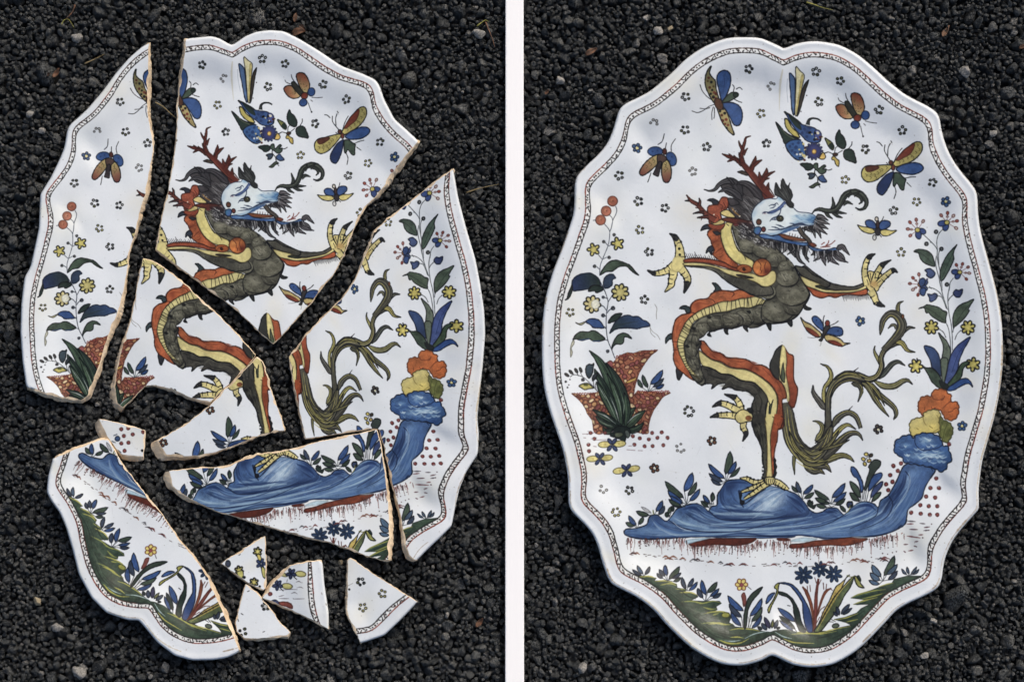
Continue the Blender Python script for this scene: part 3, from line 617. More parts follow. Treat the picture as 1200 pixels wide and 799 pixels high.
def paint_rocks():
    # blue rocks; one long mass with streaked washes
    t0()
    body = [731,623,734,619.5,742,619,751,617,758,613.5,761,605,768,602.5,773,605,779,610,783,609,788,603,793,596,800,593,810,590,818,590,826,595,830,598.5,834,593,840,591,
            840.5,580,845,572.5,851,564,860,561.5,873,562,882,566,893,571,900,569,912,571,919,573,925,575.5,932,578,938,583,943,589,949,597.5,956,600.5,964,599,970,595,980,595,986,601,990,602.5,997.6,595,
            1006,589,1015,587.5,1024,590,1029,594,1032,586,1040,580.5,1044,575,1051,562,1055,552.5,1061,544,1075,542,1092,548,1096,551,1091,559,1084,570,1080,583,1072.5,590,1064,596.5,1062.5,605,1060.5,613.5,1051,620,1038,625,
            1020,628.5,1000,628,990,630,970,631.5,956,629,936,626.5,927.5,629,909,629.5,877.7,630,840,629,815,628.5,790,630,772.6,631,754,631.3,740,629,733,626.5]
    fill(body, (70, 90, 148), INKB, 1.1, wash=.35, edge=.2)
    clip(body)
    for x, y, rx, ry, ro, c, al in ((905,588,20,11,-.6,(196,208,222),.85),(880,603,30,7,0,(150,172,206),.7),(870,582,7,10,.3,(120,146,192),.6),(800,612,22,8,.5,(134,158,198),.7),(830,617,40,6,.1,(150,172,204),.7),(770,622,34,4,.1,(126,150,192),.7),(770,607,8,5,.9,(50,62,116),.7),
        (815,597,14,6,.5,(52,66,122),.7),(855,570,12,6,-.4,(40,50,100),.8),(935,588,10,11,.6,(44,56,112),.75),(925,604,30,5,-.1,(40,50,98),.7),(845,603,22,4,0,(38,48,96),.7),(970,608,30,6,-.3,(52,64,122),.6),(985,612,34,4,-.3,(140,164,202),.6),(1010,597,16,6,-.5,(50,64,124),.7),
        (950,624,60,4,-.05,(140,166,200),.7),(1030,614,26,5,-.5,(132,156,198),.6),(1040,590,5,13,.5,(34,44,88),.8),(1063,572,7,22,.35,(156,176,208),.75),(1075,556,10,8,0,(96,122,178),.5),(1054,575,4,20,.35,(44,56,110),.7),(1080,575,5,18,.3,(60,78,140),.6),(860,625,90,3,0,(44,56,108),.5),(745,624,8,4,0,(60,82,142),.6)):
        blob(x, y, rx, ry, ro, c, al)
    def streaks(path, n, spread, cols, w=(1.0, 2.6), alpha=.38):
        c = smooth(np.array(path, float).reshape(-1, 2), False, 6); m = len(c)
        d = np.gradient(c, axis=0); d /= np.linalg.norm(d, axis=1)[:, None]; N = np.stack([-d[:, 1], d[:, 0]], 1)
        for _ in range(n):
            o = RN.uniform(-1, 1); i0 = RN.randint(0, int(m*.55)); i1 = min(m, i0+RN.randint(max(4, m//4), max(5, int(m*.6))))
            if i1-i0 < 3: continue
            sp = np.interp(np.linspace(0, 1, m), np.linspace(0, 1, len(spread)), spread)
            q = (c+N*(o*sp)[:, None])[i0:i1]
            strokeq((q-(CV.x0, CV.y0))*SC, np.array([.3, 1, .8, .2])*RN.uniform(*w)*SC, RN.choice(cols), alpha*RN.uniform(.5, 1.2), .3)
    D = ((42, 52, 104), (50, 62, 118), (36, 44, 88)); Lt = ((150, 172, 206), (126, 150, 192), (172, 190, 216), (110, 134, 182)); M = ((78, 100, 160), (88, 112, 168), (66, 86, 150))
    streaks([735,624,760,624,800,627,850,626,900,627,960,626,1010,624,1045,617], 46, [3,4,5,5,6,6,6,5], Lt+M+M)
    streaks([765,606,775,614,795,621,830,624,880,622,930,617,980,612], 55, [3,6,7,7,7,6,5], Lt+M+D)
    streaks([800,597,812,604,830,612,860,616,900,615,950,607], 60, [5,8,8,7,7,6], Lt+D+M)
    streaks([815,592,830,603,855,608,890,606,920,598], 40, [4,7,7,6,5], D+Lt+M)
    streaks([875,600,890,588,905,578,918,573], 70, [10,12,10,5], Lt+((196,206,222),(206,214,226)), (1.2,3), .35)
    streaks([850,570,852,585,865,597,885,600], 36, [6,9,8,6], D+M)
    streaks([846,590,860,596,876,598], 16, [3,5,5], Lt)
    streaks([925,580,938,590,945,600,930,606], 44, [8,8,7,6], D+M)
    streaks([930,618,960,610,990,600,1010,592,1020,592], 60, [6,7,7,6,5], D+M+Lt)
    streaks([940,624,980,617,1015,607,1030,597,1040,583], 50, [4,5,6,6,5], Lt+M)
    streaks([960,599,975,601,985,605], 20, [4,5,4], D)
    streaks([1010,624,1040,612,1055,592,1065,570,1070,552], 80, [5,9,12,12,10], Lt+M+M, (1.2,2.8))
    streaks([1048,605,1062,585,1075,565,1085,548], 50, [8,10,10,8], M+((84,104,162),(70,90,150)))
    streaks([1036,600,1043,590,1058,570,1062,552], 40, [6,5,6,5], D)
    t0()
    for col, al, lst in (((156,178,204), .7, (([836,602,870,601,906,603],[1,4,1]),([833,614,870,612.5,912,610,952,606],[1,3.6,1]),([800,621,860,620.5,905,618.5,962,612],[1,3.6,1]),([770,627,830,626,890,624,945,622],[.6,2.2,.6]),([790,606,806,614,830,618],[.6,2.6,.8]),([965,620,1000,613,1030,601],[.6,2.6,.6]))),
                         ((38,50,104), .75, (([843,596,868,599,902,599],[1,3.4,.8]),([841,606,862,608.5,892,608],[.8,3.2,.6]),([866,613.5,890,609.5,916,607,943,603],[.6,2.6,1]),([832,618,880,617,925,614.5],[.5,1.6,.5]),([838,628,870,625,902,627.5,940,626,962,629],[.8,2.4,.8]),([745,628,780,629,820,627.5],[.6,1.8,.6]),([800,596,812,595,824,600],[.8,3.2,.6]),([922,580,936,588,943,597],[1,4,1]),([850,567,862,564,875,566],[1,3.4,1]),([1008,592,1018,592,1026,598],[1,3,.8]),([985,620,1015,612,1036,600],[.5,1.6,.5])))):
        for p, w in lst:
            for _ in range(3): stroke([v+RN.uniform(-1.2,1.2) for v in p], [q*RN.uniform(.5,1) for q in w], col, al*.6)
    for p, w in (([739,629,760,631,800,629.5,860,628,920,628,985,630,1040,625,1056,615],1.6), ([783,609,800,618,830,623,870,621,915,609,935,605],[1.4,.6]), ([830,598,845,608,880,609,910,606,940,603],[1.8,1.2,.4]),
                 ([990,602,975,611,955,617,930,619],[1.2,.5]), ([1029,594,1026,604,1010,613,996,619],[1.4,.6]), ([1041,580,1046,590,1040,604,1025,614,1005,621],[1.6,1,.5]), ([1061,552,1066,560,1064,575,1052,590,1044,602],[1.2,.5]),
                 ([868,592,876,588,888,578,897,573],[.6,2.0,1]), ([866,575,868,588,871,594],[2.2,1.4])): t0(); stroke(p, w, (34,40,76), .85)
    t(660, 580); stroke([1025,245,1080,295,1150,325,1198,332], [.4,1.0,.5], (206,212,224), .8)
    clip()
    # cloud shaped rock head
    t(1030, 510)
    fill([145,80,170,40,225,8,280,-5,320,20,340,5,400,-20,500,-15,570,25,595,90,640,105,660,160,680,220,640,270,620,320,570,335,510,300,430,285,350,270,250,255,210,200,150,160], (62,84,146), INKB, 1.0, wash=.35, bumps=(9.0, 1.4))
    clip([145,80,170,40,225,8,280,-5,320,20,340,5,400,-20,500,-15,570,25,595,90,640,105,660,160,680,220,640,270,620,320,570,335,510,300,430,285,350,270,250,255,210,200,150,160])
    for x, y, rx, ry, c, al in ((430,190,150,40,(150,174,206),.8),(480,200,70,26,(186,202,218),.7),(440,50,70,36,(166,188,212),.75),(250,90,60,30,(120,146,192),.6),(600,170,50,40,(100,128,180),.5),(200,180,50,40,(46,62,120),.6),(400,130,150,16,(52,70,128),.6),(560,300,60,24,(48,62,122),.6)): blob(x, y, rx, ry, 0, c, al)
    for cx, cy, rx, ry, nn in ((420,190,170,46,26),(430,40,70,40,14),(230,110,50,70,10),(560,200,60,60,12),(400,120,150,34,10)):
        for _ in range(nn):
            x, y = cx+RN.uniform(-1,1)*rx, cy+RN.uniform(-1,1)*ry; L = RN.uniform(20,70)
            stroke([x-L*.6,y-10,x,y+8,x+L*.6,y-4], [.3,RN.uniform(1.2,3),.3], RN.choice(((112,140,186),(150,174,206),(78,104,162),(96,124,176),(176,194,214),(196,208,220),(54,70,128))), .6)
    clip(); curls([[340,10,335,60,360,110,420,140,500,130,560,110,590,90],[250,255,300,250,350,270],[480,290,500,330]], 1.0, (38,46,88))
    stroke([275,345,290,420,270,500,230,580,170,660,90,760], [.6,2.2,2.6,2.2,1.2], (164,182,210), .55)
    for x, y in ((135,285),(205,260),(175,330),(105,370),(125,435),(65,455),(85,510),(535,400),(480,490),(560,490),(440,570),(525,580),(385,650),(465,660),(545,660),(300,720),(390,730),(475,740),(545,740),(655,80),(640,790)): reddot(x, y, 2.5)
    t(1020, 590)
    for p in ([345,160,420,165],[340,188,400,186],[460,182,510,186],[365,238,440,240],[500,222,555,214],[495,250,545,246],[340,300,385,306,465,318],[450,290,490,288],[310,380,350,378],[410,355,445,350],[355,440,400,432],[310,440,330,455],[405,392,430,400]): stroke(p, [.6,1.8,.6], RN.choice(((90,58,66),(84,76,84),(112,56,60))), .85)
    for x, y in ((570,188),(545,246),(488,316),(430,400),(240,445),(160,470),(205,455),(112,462)): dot(x, y, .7, (84,66,70))
    # brown earth and hanging roots
    t(790, 580); fill([140,450,230,430,340,405,500,403,700,400,770,405,700,450,560,470,400,460,250,475,170,475], (100,44,32), (70,34,28), .7); fill([960,405,1020,400,1085,412,1060,425,980,422], (106,50,38), BRN, .5)
    fill([90,430,150,410,250,400,340,395,300,412,210,432,140,455], (140,166,190), None, alpha=.7)
    t(920, 580); fill([50,460,150,450,280,425,400,415,560,398,640,395,770,405,700,440,560,470,400,465,250,480,60,495], (106,48,34), (70,34,28), .7, grad=((132,66,42), -.8)); fill([40,430,150,395,260,400,300,412,180,435], (150,176,196), None, alpha=.7); fill([640,392,720,388,770,398,700,404], (166,186,200), None, alpha=.7)
    t0()
    for _ in range(430):
        x = RN.uniform(735, 1060); base = 630.5 if x < 805 else 637.5 if x < 885 else 633 if x < 927 else 639 if x < 1000 else 633-(x-1000)*.16
        y = base+RN.uniform(-1, 4); L = abs(RN.gauss(0, 5.5))+1.5; dx = RN.uniform(-1.6, 1.6)
        stroke([x, y, x+dx*.3+RN.uniform(-.8,.8), y+L*.5, x+dx, y+L], [RN.uniform(.6,1.1), .4], RN.choice(((112,50,46),(70,44,42),(130,70,62),(58,48,50),(96,60,58))), RN.uniform(.6,.95))
        if RN.random() < .3: dot(x+dx, y+L+RN.uniform(1,3), .6, (60,46,48))
    for _ in range(90):
        x = RN.uniform(735, 1045); y = 648+RN.uniform(-1.5,1.5)+(x-735)*.11 if x < 870 else 661.5-(max(0,x-950))*.07+RN.uniform(-2.5,2)
        if RN.random() < .28:
            ww = RN.uniform(3, 5.5); stroke([x-ww,y+.6,x,y-1.2,x+ww,y+.8], [.5,2.2,.5], RN.choice(((78,60,62),(124,74,56),(62,62,70),(110,58,58))), .9)
        else: stroke([x-RN.uniform(.3,2.2),y,x+RN.uniform(.3,2),y+RN.uniform(-.3,.3)], .8, (86,78,80), .8)
def paint_sprigs():
    # small leaf sprigs growing on the rocks
    t(775, 490)
    sprig(235, 800, [(205,740,35,590,66,'g'),(200,790,60,675,58,'b'),(215,680,288,508,74,'b'),(250,720,328,598,46,'g'),(265,770,358,662,46,'b'),(190,830,70,755,48,'g')])
    sprig(605, 590, [(590,560,440,425,52,'b'),(570,590,445,515,44,'o'),(555,620,465,570,34,'o'),(600,520,642,308,72,'g'),(625,520,697,403,48,'b'),(640,550,733,458,34,'g')])
    sprig(490, 800, [(450,790,392,718,34,'b'),(480,770,478,692,34,'g'),(440,800,370,775,30,'g')])
    t(900, 490)
    sprig(320, 760, [(275,690,222,630,30,'g'),(310,700,265,592,42,'o'),(330,705,420,620,46,'b'),(340,745,428,692,40,'g')])
    sprig(590, 800, [(570,760,435,670,50,'g'),(575,795,440,745,44,'g'),(600,740,720,606,60,'b'),(610,780,730,690,48,'b'),(640,800,722,748,36,'g')])
    fill([380,780,370,770,390,760,400,775,415,775,410,790,395,795], GRD, INK, .8); fill([740,785,760,775,790,780,770,795], GRD, INK, .8)
    fill([870,690,850,600,830,560,800,540,775,490,780,450,820,470,860,540,885,600,890,660], BLU, INKB, .9)
    fill([765,590,810,610,850,660,865,740,820,710,780,650], GRN, INK, .9); fill([765,695,810,705,855,770,800,765,775,730], GRN, INK, .9)
    fill([900,660,925,560,950,480,940,450,975,400,1010,385,1050,400,1050,440,1010,490,970,560,920,660], (56,66,60), INK, .9)
    fill([940,680,950,600,990,530,1060,508,1062,550,1010,610], BLU, INKB, .9); fill([960,740,980,660,1030,610,1072,590,1060,640,1010,700], (66,72,126), INKB, .9); fill([970,775,1000,710,1055,690,1040,730,1000,765], GRN, INK, .9)
    curls([[890,660,880,760],[905,660,890,760],[920,660,905,770],[940,680,920,770],[865,740,870,780],[960,740,945,780]], .8, (60,64,70))
    for x, y in ((918,335),(892,380),(905,425),(962,345),(945,395)): ell(x, y, 20, 16, RN.choice(((198,180,96),(70,58,46),(196,166,90))), INK, .9, RN.uniform(0,3))
    ell(935, 372, 15, 15, (214,214,214), INK, .5)
    for x, y in ((1170,440),(1140,530),(1165,590),(1105,615),(1125,670)): reddot(x, y, 2.4)
    t(660, 580)
    sprig(690, 310, [(665,285,585,255,42,'g'),(680,280,612,190,44,'b'),(705,270,748,202,38,'g')])
    sprig(850, 180, [(800,185,682,150,48,'g'),(870,150,928,50,48,'b'),(895,180,945,100,44,'o')]); leaf(820,165,730,108,26,(196,198,204),(120,120,128)); stroke([840,140,845,175], 1.6, (96,104,72))
    sprig(1140, 110, [(1110,80,1000,5,44,'b'),(1100,100,988,40,40,'g')]); ell(1020, 125, 20, 26, GRD); ell(970, 180, 20, 24, GRD); ell(995, 140, 16, 30, GRN, INK, .8, .4); stroke([990,205,1010,160], .8)
    t(790, 580); sprig(335, 130, [(320,110,250,55,30,'g'),(330,70,275,0,38,'b'),(350,60,365,-20,36,'g')])
    t(920, 580)
    sprig(430, 110, [(385,60,285,25,44,'g'),(385,110,290,85,40,'g'),(470,90,560,30,40,'g')]); fill([205,70,230,55,260,70,255,95,285,90,270,125,240,115,215,95], GRD, INK, .8)
    leaf(565,155,512,95,34,GRN); fill([575,80,600,60,630,70,625,100,590,115], (60,66,110), INK, .8); stroke([610,90,595,140,575,160], .8, (150,150,70)); fill([610,95,635,88,625,112], GRD, INK, .5)
    # bottom bank sprigs
    sprig(915, 800, [(895,760,812,650,58,'s'),(885,795,795,725,54,'s'),(925,750,1022,565,64,'g'),(950,740,1050,645,46,'s'),(965,790,1050,708,42,'o'),(880,830,785,795,40,'s')])
    t(1020, 590); sprig(355, 670, [(335,660,292,608,22,'s'),(360,655,342,590,24,'s'),(380,655,432,588,24,'s'),(400,660,452,612,20,'s')])
    t(710, 660)
    sprig(355, 115, [(330,110,248,55,30,'o'),(345,95,292,18,34,'s'),(365,100,410,28,32,'o')])
    sprig(575, 160, [(530,135,476,92,30,'o'),(550,115,498,55,40,'o'),(570,110,552,14,44,'b'),(590,140,688,28,54,'g'),(620,135,702,85,30,'o'),(635,165,700,130,32,'g')])
    sprig(757, 250, [(745,235,712,128,38,'o'),(765,220,816,138,36,'o'),(780,250,854,172,34,'b')])
    sprig(930, 350, [(905,320,858,228,44,'o'),(935,290,895,155,48,'b'),(950,270,1040,172,50,'g'),(975,305,1058,232,34,'b'),(1000,320,1076,276,34,'o')])
def paint_bank():
    ch = rim_path(20.3, 0, math.pi, 500)
    i0 = int(np.argmin(np.hypot(ch[:, 0]-1079, ch[:, 1]-675))); i1 = int(np.argmin(np.hypot(ch[:, 0]-744, ch[:, 1]-673)))
    low = ch[i0:i1+1]
    t(710, 660); up = [280,115,400,120,470,135,450,160,560,160,660,190,665,225,750,240,740,265,850,290,860,310,790,345,900,350,1060,350,1080,370,1030,400,1040,430,1000,450,1080,445,1150,460,1170,500,1150,550,1190,570]
    U = [(np.array(up).reshape(-1, 2)*K_+(OX, OY))]
    t(830, 660); up = [250,590,400,605,500,630,580,640,620,625,720,615,830,640,1000,640,1100,632]
    U.append(np.array(up).reshape(-1, 2)*K_+(OX, OY))
    t(950, 660); up = [60,640,100,630,200,630,260,600,380,575,330,550,220,520,320,500,430,460,470,420,550,380,400,380,500,340,620,310,500,335,375,320,430,290,560,250,650,215,760,180,780,145,900,115,1030,115]
    U.append(np.array(up).reshape(-1, 2)*K_+(OX, OY))
    q = (np.vstack(U+[low])-(CV.x0, CV.y0))*SC
    fillq(q, (54, 72, 58), wash=.5, edge=.2); strokeq(np.vstack([q, q[:1]]), .7*SC, (36, 44, 38), .9)
    t(710, 660)
    for p in ([290,125,400,118,465,135],[460,165,560,160,660,190],[510,200,600,185,660,205],[650,235,750,242],[690,270,790,268,855,295],[710,355,820,352,900,370,1000,350,1075,365],[910,405,980,425,1035,420],[910,470,1000,450,1100,450,1165,480],[1000,480,1060,460],[890,560,1000,550,1100,570,1190,560],[1070,715,1130,740,1198,745]):
        stroke(p, [.6,2.0,1.6,.5], RN.choice(((168,164,78),(180,172,86),(150,154,76))), .85)
    ell(1120, 480, 40, 24, (150,150,70), (60,64,36), .8)
    for p in ([330,150,450,200,600,280,700,370,800,480],[600,260,700,330,800,440],[460,230,560,290,660,400,760,520],[800,480,900,560,1000,640],[760,400,850,450,950,470],[820,490,920,530,1100,540],[820,420,900,470,1000,500],[680,230,760,300,840,330],[860,560,960,640,1060,690,1180,700],[560,190,640,220],[560,260,640,340,720,440,830,560,930,660,1040,740]):
        stroke(p, [.5,1.6,.5], RN.choice(((40,54,48),(48,62,54),(84,98,84),(36,46,42))), .7)
    t(830, 660)
    for p in ([0,565,100,555,200,575],[200,620,300,605,420,615,480,632],[100,715,200,745,300,740,380,700],[200,690,270,685,330,695],[780,660,900,650,1050,655,1198,630],[700,700,800,735,990,745],[830,640,960,640]):
        stroke(p, [.6,2.0,1.6,.5], RN.choice(((168,164,78),(176,168,84))), .9)
    for p in ([340,700,420,660,500,640,560,632],[620,635,700,680,780,700],[150,720,230,725,300,715]): stroke(p, [.5,1.6,.5], (176,196,206), .8)
    for p in ([30,620,150,660,280,670,400,650],[600,650,680,700,800,760,950,790],[860,680,960,670,1100,690],[300,770,420,740,540,680],[60,650,180,690,240,700],[1000,700,1100,680,1190,650]): stroke(p, [.6,2.2,.6], RN.choice(((38,50,44),(46,58,50))), .7)
    t(950, 660)
    for p in ([0,655,120,640,230,610,370,585],[220,525,330,505,440,465],[330,545,440,520],[380,320,440,290,580,255,700,240],[400,380,500,345,620,315],[480,330,600,300,700,270],[640,215,720,190,770,180]): stroke(p, [.6,1.8,.6], RN.choice(((168,164,78),(150,152,72))), .85)
    for p in ([300,640,430,570,560,470,700,330,850,200,1000,130],[420,320,520,300,650,270],[260,535,400,500,500,440],[430,385,520,360],[200,700,330,640,450,560],[560,400,680,280,780,200]): stroke(p, [.6,2.0,.6], RN.choice(((38,52,46),(46,62,52))), .7)
    # tall leaves and flowers of the bank
    t(830, 660)
    fill([335,600,330,500,345,420,370,330,430,260,505,218,470,280,410,350,370,440,360,540,350,600], (54,66,56), INK, .9)
    for b in ((325,440,182,300,60,'b'),(310,500,195,378,52,'o'),(305,580,212,452,50,'b'),(390,490,500,325,54,'b'),(405,540,502,408,48,'g'),(410,600,497,485,42,'b')): leaf(b[0],b[1],b[2],b[3],b[4],{'b':BLU,'o':GRB,'g':GRN}[b[5]], bend=.08 if b[2]>b[0] else -.08)
    curls([[310,500,325,600],[300,560,305,600],[395,500,370,600],[410,540,385,605],[380,500,378,590],[370,215,400,240],[335,330,345,400]], .8, (60,60,60))
    fill([330,400,318,340,310,295,335,270,350,310,352,370], (130,72,66), BRN, .6)
    for i in range(6): a = i*1.047; ell(310+34*math.cos(a), 195+34*math.sin(a), 25, 21, (204,186,104), (112,52,44), .9, a)
    ell(310, 198, 20, None, (150,78,84), None)
    fill([568,460,555,430,570,395,610,330,640,250,618,225,630,195,665,180,655,220,650,280,610,360,590,400], (150,148,72), INK, .8)
    fill([665,180,720,176,790,200,850,260,900,340,950,440,970,540,975,632,930,635,900,560,885,460,880,370,860,330,820,270,760,205,700,188], BLU, INKB, .9, grad=((52,62,120), 1.4))
    fill([660,262,720,275,780,320,820,380,850,450,870,540,910,632,860,632,830,570,800,460,790,380,750,320,700,300,665,285], GRD, INK, .9)
    fill([620,270,570,290,545,330,540,372,570,350,600,310], BLU, INKB, .8); 
    for b in ((810,540,652,415,58,BLU),(810,610,665,490,46,GRD),(790,625,668,532,36,BLU),(575,605,525,500,42,(66,58,92)),(545,620,498,555,38,GRB),(620,605,648,528,36,GRB),(595,600,605,525,26,(120,124,70)),(500,615,462,590,30,GRD),(640,610,668,595,22,GRD)): leaf(*b[:5], b[5])
    curls([[810,540,860,630],[805,605,825,632],[740,390,765,395]], .8)
    ribbon([990,632,1000,520,1005,400,1010,280,1030,140], [22,26,30,24,14], (124,64,56), BRN, .6)
    ribbon([985,632,980,500,960,380,920,270,880,215], [10,16,26,30,8], (130,72,48), BRN, .5); ribbon([1010,500,1060,340,1100,260,1150,230], [10,18,24,6], (138,76,52), BRN, .5)
    curls([[1030,200,1055,150],[1010,180,995,130],[930,270,925,210],[955,260,950,200],[1100,250,1105,190],[1080,240,1075,180],[1140,230,1160,250],[1015,500,1050,430,1090,400],[1010,560,1040,500]], .9, (84,48,44))
    fill([995,632,1040,540,1080,440,1130,350,1170,260,1198,210,1240,180,1320,105,1290,130,1260,200,1200,330,1120,480,1050,620], (196,172,92), INK, .8)
    t(950, 660)
    fill([30,632,90,540,150,430,220,310,290,230,360,150,410,115,405,130,370,220,320,290,280,370,220,470,150,560,90,632], (86,98,66), INK, .9, wash=.4); stroke([60,620,150,460,260,280,390,130], [.5,1.6,.6], (184,168,88), .9)
    fill([410,118,440,125,460,160,470,190,500,225,450,215,425,185,412,150], (150,150,80), INK, .9); fill([430,125,450,110,470,150,460,165], GRD, INK, .5); stroke([340,110,380,125,410,115], 1.2, (110,112,60))
    for x in range(0, 9): stroke([250-x*18, 240+x*26, 262-x*20, 300+x*30], .6, (130,96,56), .8)
    star_flower(175, 100-60, 0.1) if False else None
    t(920, 580)
    star_flower(172, 745, 84); star_flower(325, 690, 74); star_flower(455, 735, 80)
    t(950, 660)
    for b in ((265,480,240,402,34,GRB),(285,470,362,380,40,GRB),(300,475,385,415,30,GRB),(250,490,212,450,26,GRB)): leaf(*b[:5], b[5])
    fill([200,580,220,562,250,560,265,580,240,600,210,598], (90,100,88), INK, .7); curls([[190,520,230,540],[175,542,210,545]], .7)
    # moss bank left highlights stay on the leaf edges only
def paint_dragon():
    # tail -----------------------------------------------------------------
    TS = [(-.55, (170,160,84), .9), (-.15, (44,44,40), .8), (.25, (140,136,120), .6), (.6, (40,40,38), .8)]
    TG = (84, 82, 70)
    t(900, 490)
    ribbon([245,350,240,430,248,525], [34,26,3], (104,102,66), INK, .6)
    ribbon([330,420,420,490,480,490,530,520], [70,60,50,3], TG, INK, .7, TS); ribbon([400,430,480,440,545,450,590,502], [70,70,50,3], TG, INK, .7, TS)
    ribbon([420,420,500,410,600,370,690,345,760,365,803,405], [50,55,62,48,34,3], (140,134,78), INK, .8, TS[1:])
    ribbon([420,390,520,340,620,270,700,190,760,145,820,135,860,160,885,205], [90,100,84,66,50,38,24,3], (76,74,66), INK, .8, TS)
    ribbon([480,320,560,250,630,150,690,85,750,60,820,100], [40,54,46,40,28,3], (160,152,84), INK, .8, TS[1:2])
    ribbon([440,210,490,160,510,110,500,60,460,30,418,25], [70,60,48,36,20,3], (128,124,82), INK, .7, TS[:2])
    ribbon([830,0,850,35,868,82], [40,28,3], (130,128,84), INK, .6)
    ribbon([170,-150,185,-40,195,60,225,190,300,300,400,350,500,280,555,160,575,20], [70,110,130,140,150,150,120,90,80], TG, INK, .9, TS+[(-.8,INK,.7),(.8,(120,118,100),.7),(0,(184,172,96),1.6),(.45,(170,160,90),1.4)], start=False)
    for p in ([150,80,190,250,290,390,400,470],[180,0,200,160,280,300],[240,240,330,360,420,400,510,380],[250,130,330,250,430,290,520,250],[210,60,260,200,350,270],[260,400,340,450,430,480],[300,320,400,350,480,330]):
        stroke(p, [.4,1.4,.5], RN.choice((INK,(46,44,40),(176,166,92),(188,176,108))), .85)
    t(900, 400)
    ribbon([610,800,640,730,700,680,760,665,820,700,850,760,865,810], [60,62,52,46,44,34,30], (92,90,80), INK, .8, TS)
    stroke([750,645,790,603], [1.6,.6]); stroke([800,280,845,245], [1.8,.5])
    ribbon([540,640,480,560,425,480,420,410], [60,50,36,3], (88,86,80), INK, .8, [(-.2,(50,50,48),.8),(.3,(134,132,124),.7)])
    ribbon([545,610,520,520,530,430,575,370,590,310,560,240,490,208], [34,34,30,40,34,22,3], (164,156,92), INK, .8, [(.2,(86,80,52),.7)])
    ribbon([780,390,850,410,872,470,840,562], [50,44,32,3], (86,86,70), INK, .8, TS[:2])
    ribbon([860,350,940,420,1000,530,1060,620,1130,702], [60,64,50,34,3], (120,116,78), INK, .8, TS)
    ribbon([970,390,1030,490,1110,555,1180,620,1198,680,1175,730], [60,56,48,42,34,3], (88,88,74), INK, .8, TS)
    ribbon([980,360,1080,415,1180,415,1260,370,1310,365,1350,400], [40,52,54,44,26,3], (140,136,86), INK, .8, TS[1:])
    ribbon([1040,350,1100,280,1160,210,1220,190,1280,225], [36,48,44,32,3], (70,76,72), INK, .8, TS[1:3])
    ribbon([1050,200,1010,130,992,80,1000,42], [36,28,14,3], (150,144,90), INK, .7)
    ribbon([565,800,560,640,570,500,630,390,730,325,840,330,940,355,1020,325,1062,240,1058,150,1100,70,1180,20,1250,0], [64,50,56,80,96,84,56,48,46,42,46,50,50], TG, INK, .95, TS+[(.8,INK,.8),(-.85,(60,60,54),.6),(.05,(184,172,100),1.0)], start=False)
    t(1030, 330)
    ribbon([120,560,210,572,265,640,337,660], [30,46,30,3], (164,154,86), INK, .8, TS[1:2])
    ribbon([160,530,225,460,280,430,337,432], [50,46,30,3], (88,88,78), INK, .8, TS[1:3])
    ribbon([180,300,175,240,190,200,227,182], [40,34,22,3], (140,134,90), INK, .7, TS[1:2])
    ribbon([160,440,150,410,120,405,85,436], [20,26,22,3], (110,108,84), INK, .6)
    ribbon([40,640,120,560,190,480,215,400,170,320,100,300,40,360,20,440,10,495], [50,60,80,84,76,58,50,34,3], TG, INK, .9, TS+[(.85,(140,138,124),.6)], start=False)
    ell(222, 325, 12, 22, (150,92,60), INK, .6)
    t(900, 490)
    for p, w in (([300,260,420,330,540,270,620,180,660,120],[20,34,34,22,3]),([260,320,360,420,470,430,560,400],[18,34,30,3]),([200,120,250,260,340,350,440,390],[16,30,30,4]),([480,300,580,270,680,240,760,200],[14,26,20,3]),([440,230,520,180,560,110,590,60],[14,26,22,3])): ribbon(p, w, RN.choice(((96,94,78),(70,68,60),(150,142,84),(120,116,82))), INK, .7, [(0,(40,40,36),.7),(.4,(176,166,98),.7)])
    t(900, 400)
    for p, w in (([580,520,640,410,740,360,830,370,900,420],[14,28,30,26,3]),([620,360,720,300,820,310,900,350],[12,24,24,3]),([900,360,980,420,1040,500,1090,600],[14,30,26,3])): ribbon(p, w, RN.choice(((96,94,78),(70,68,60),(150,142,84))), INK, .7, [(0,(40,40,36),.7),(.4,(176,166,98),.7)])
    # far thigh ----------------------------------------------------------------
    t(900, 400)
    fill([130,35,80,70,50,130,20,200,20,260,60,330,100,360,105,270,110,150,125,60], (58,58,54), INK, 1.0)
    fill([150,50,190,110,230,130,240,180,240,350,275,440,265,540,235,620,190,575,200,500,180,380,165,280,175,180,160,80], ORG, (70,36,28), 1.0, wash=.4, grad=(ORD,1.2))
    fill([130,40,160,60,172,180,165,300,190,420,200,540,180,560,165,480,140,400,105,350,105,270,112,150], YEL, None)
    fill([140,200,125,270,120,340,150,385,158,330,150,260], (82,92,72), INK, .6); stroke([105,250,112,330,130,370], 1, INK)
    # lower body bands -----------------------------------------------------------
    t(775, 400)
    fill([360,0,400,0,440,50,480,90,560,110,620,150,760,160,820,180,870,215,940,220,1010,260,1050,330,1120,380,1165,470,1165,530,1130,545,1135,640,1140,800,1050,800,1075,650,1090,560,1075,480,1010,390,900,310,800,260,650,240,560,190,470,165,400,110,370,70], ORG, (64,34,28), 1.1, wash=.42, grad=((146,72,44), 1.0))
    mottle([360,0,440,50,560,110,760,160,940,220,1050,330,1165,470,1140,800,1050,800,1090,560,1010,390,800,260,560,190,400,110], 30, ((188,104,60),(124,56,38),(108,48,34)), 22, 50, .75, 50, ((100,46,34),(180,104,66),(112,50,36)), 34, 1.0, flow=.5)
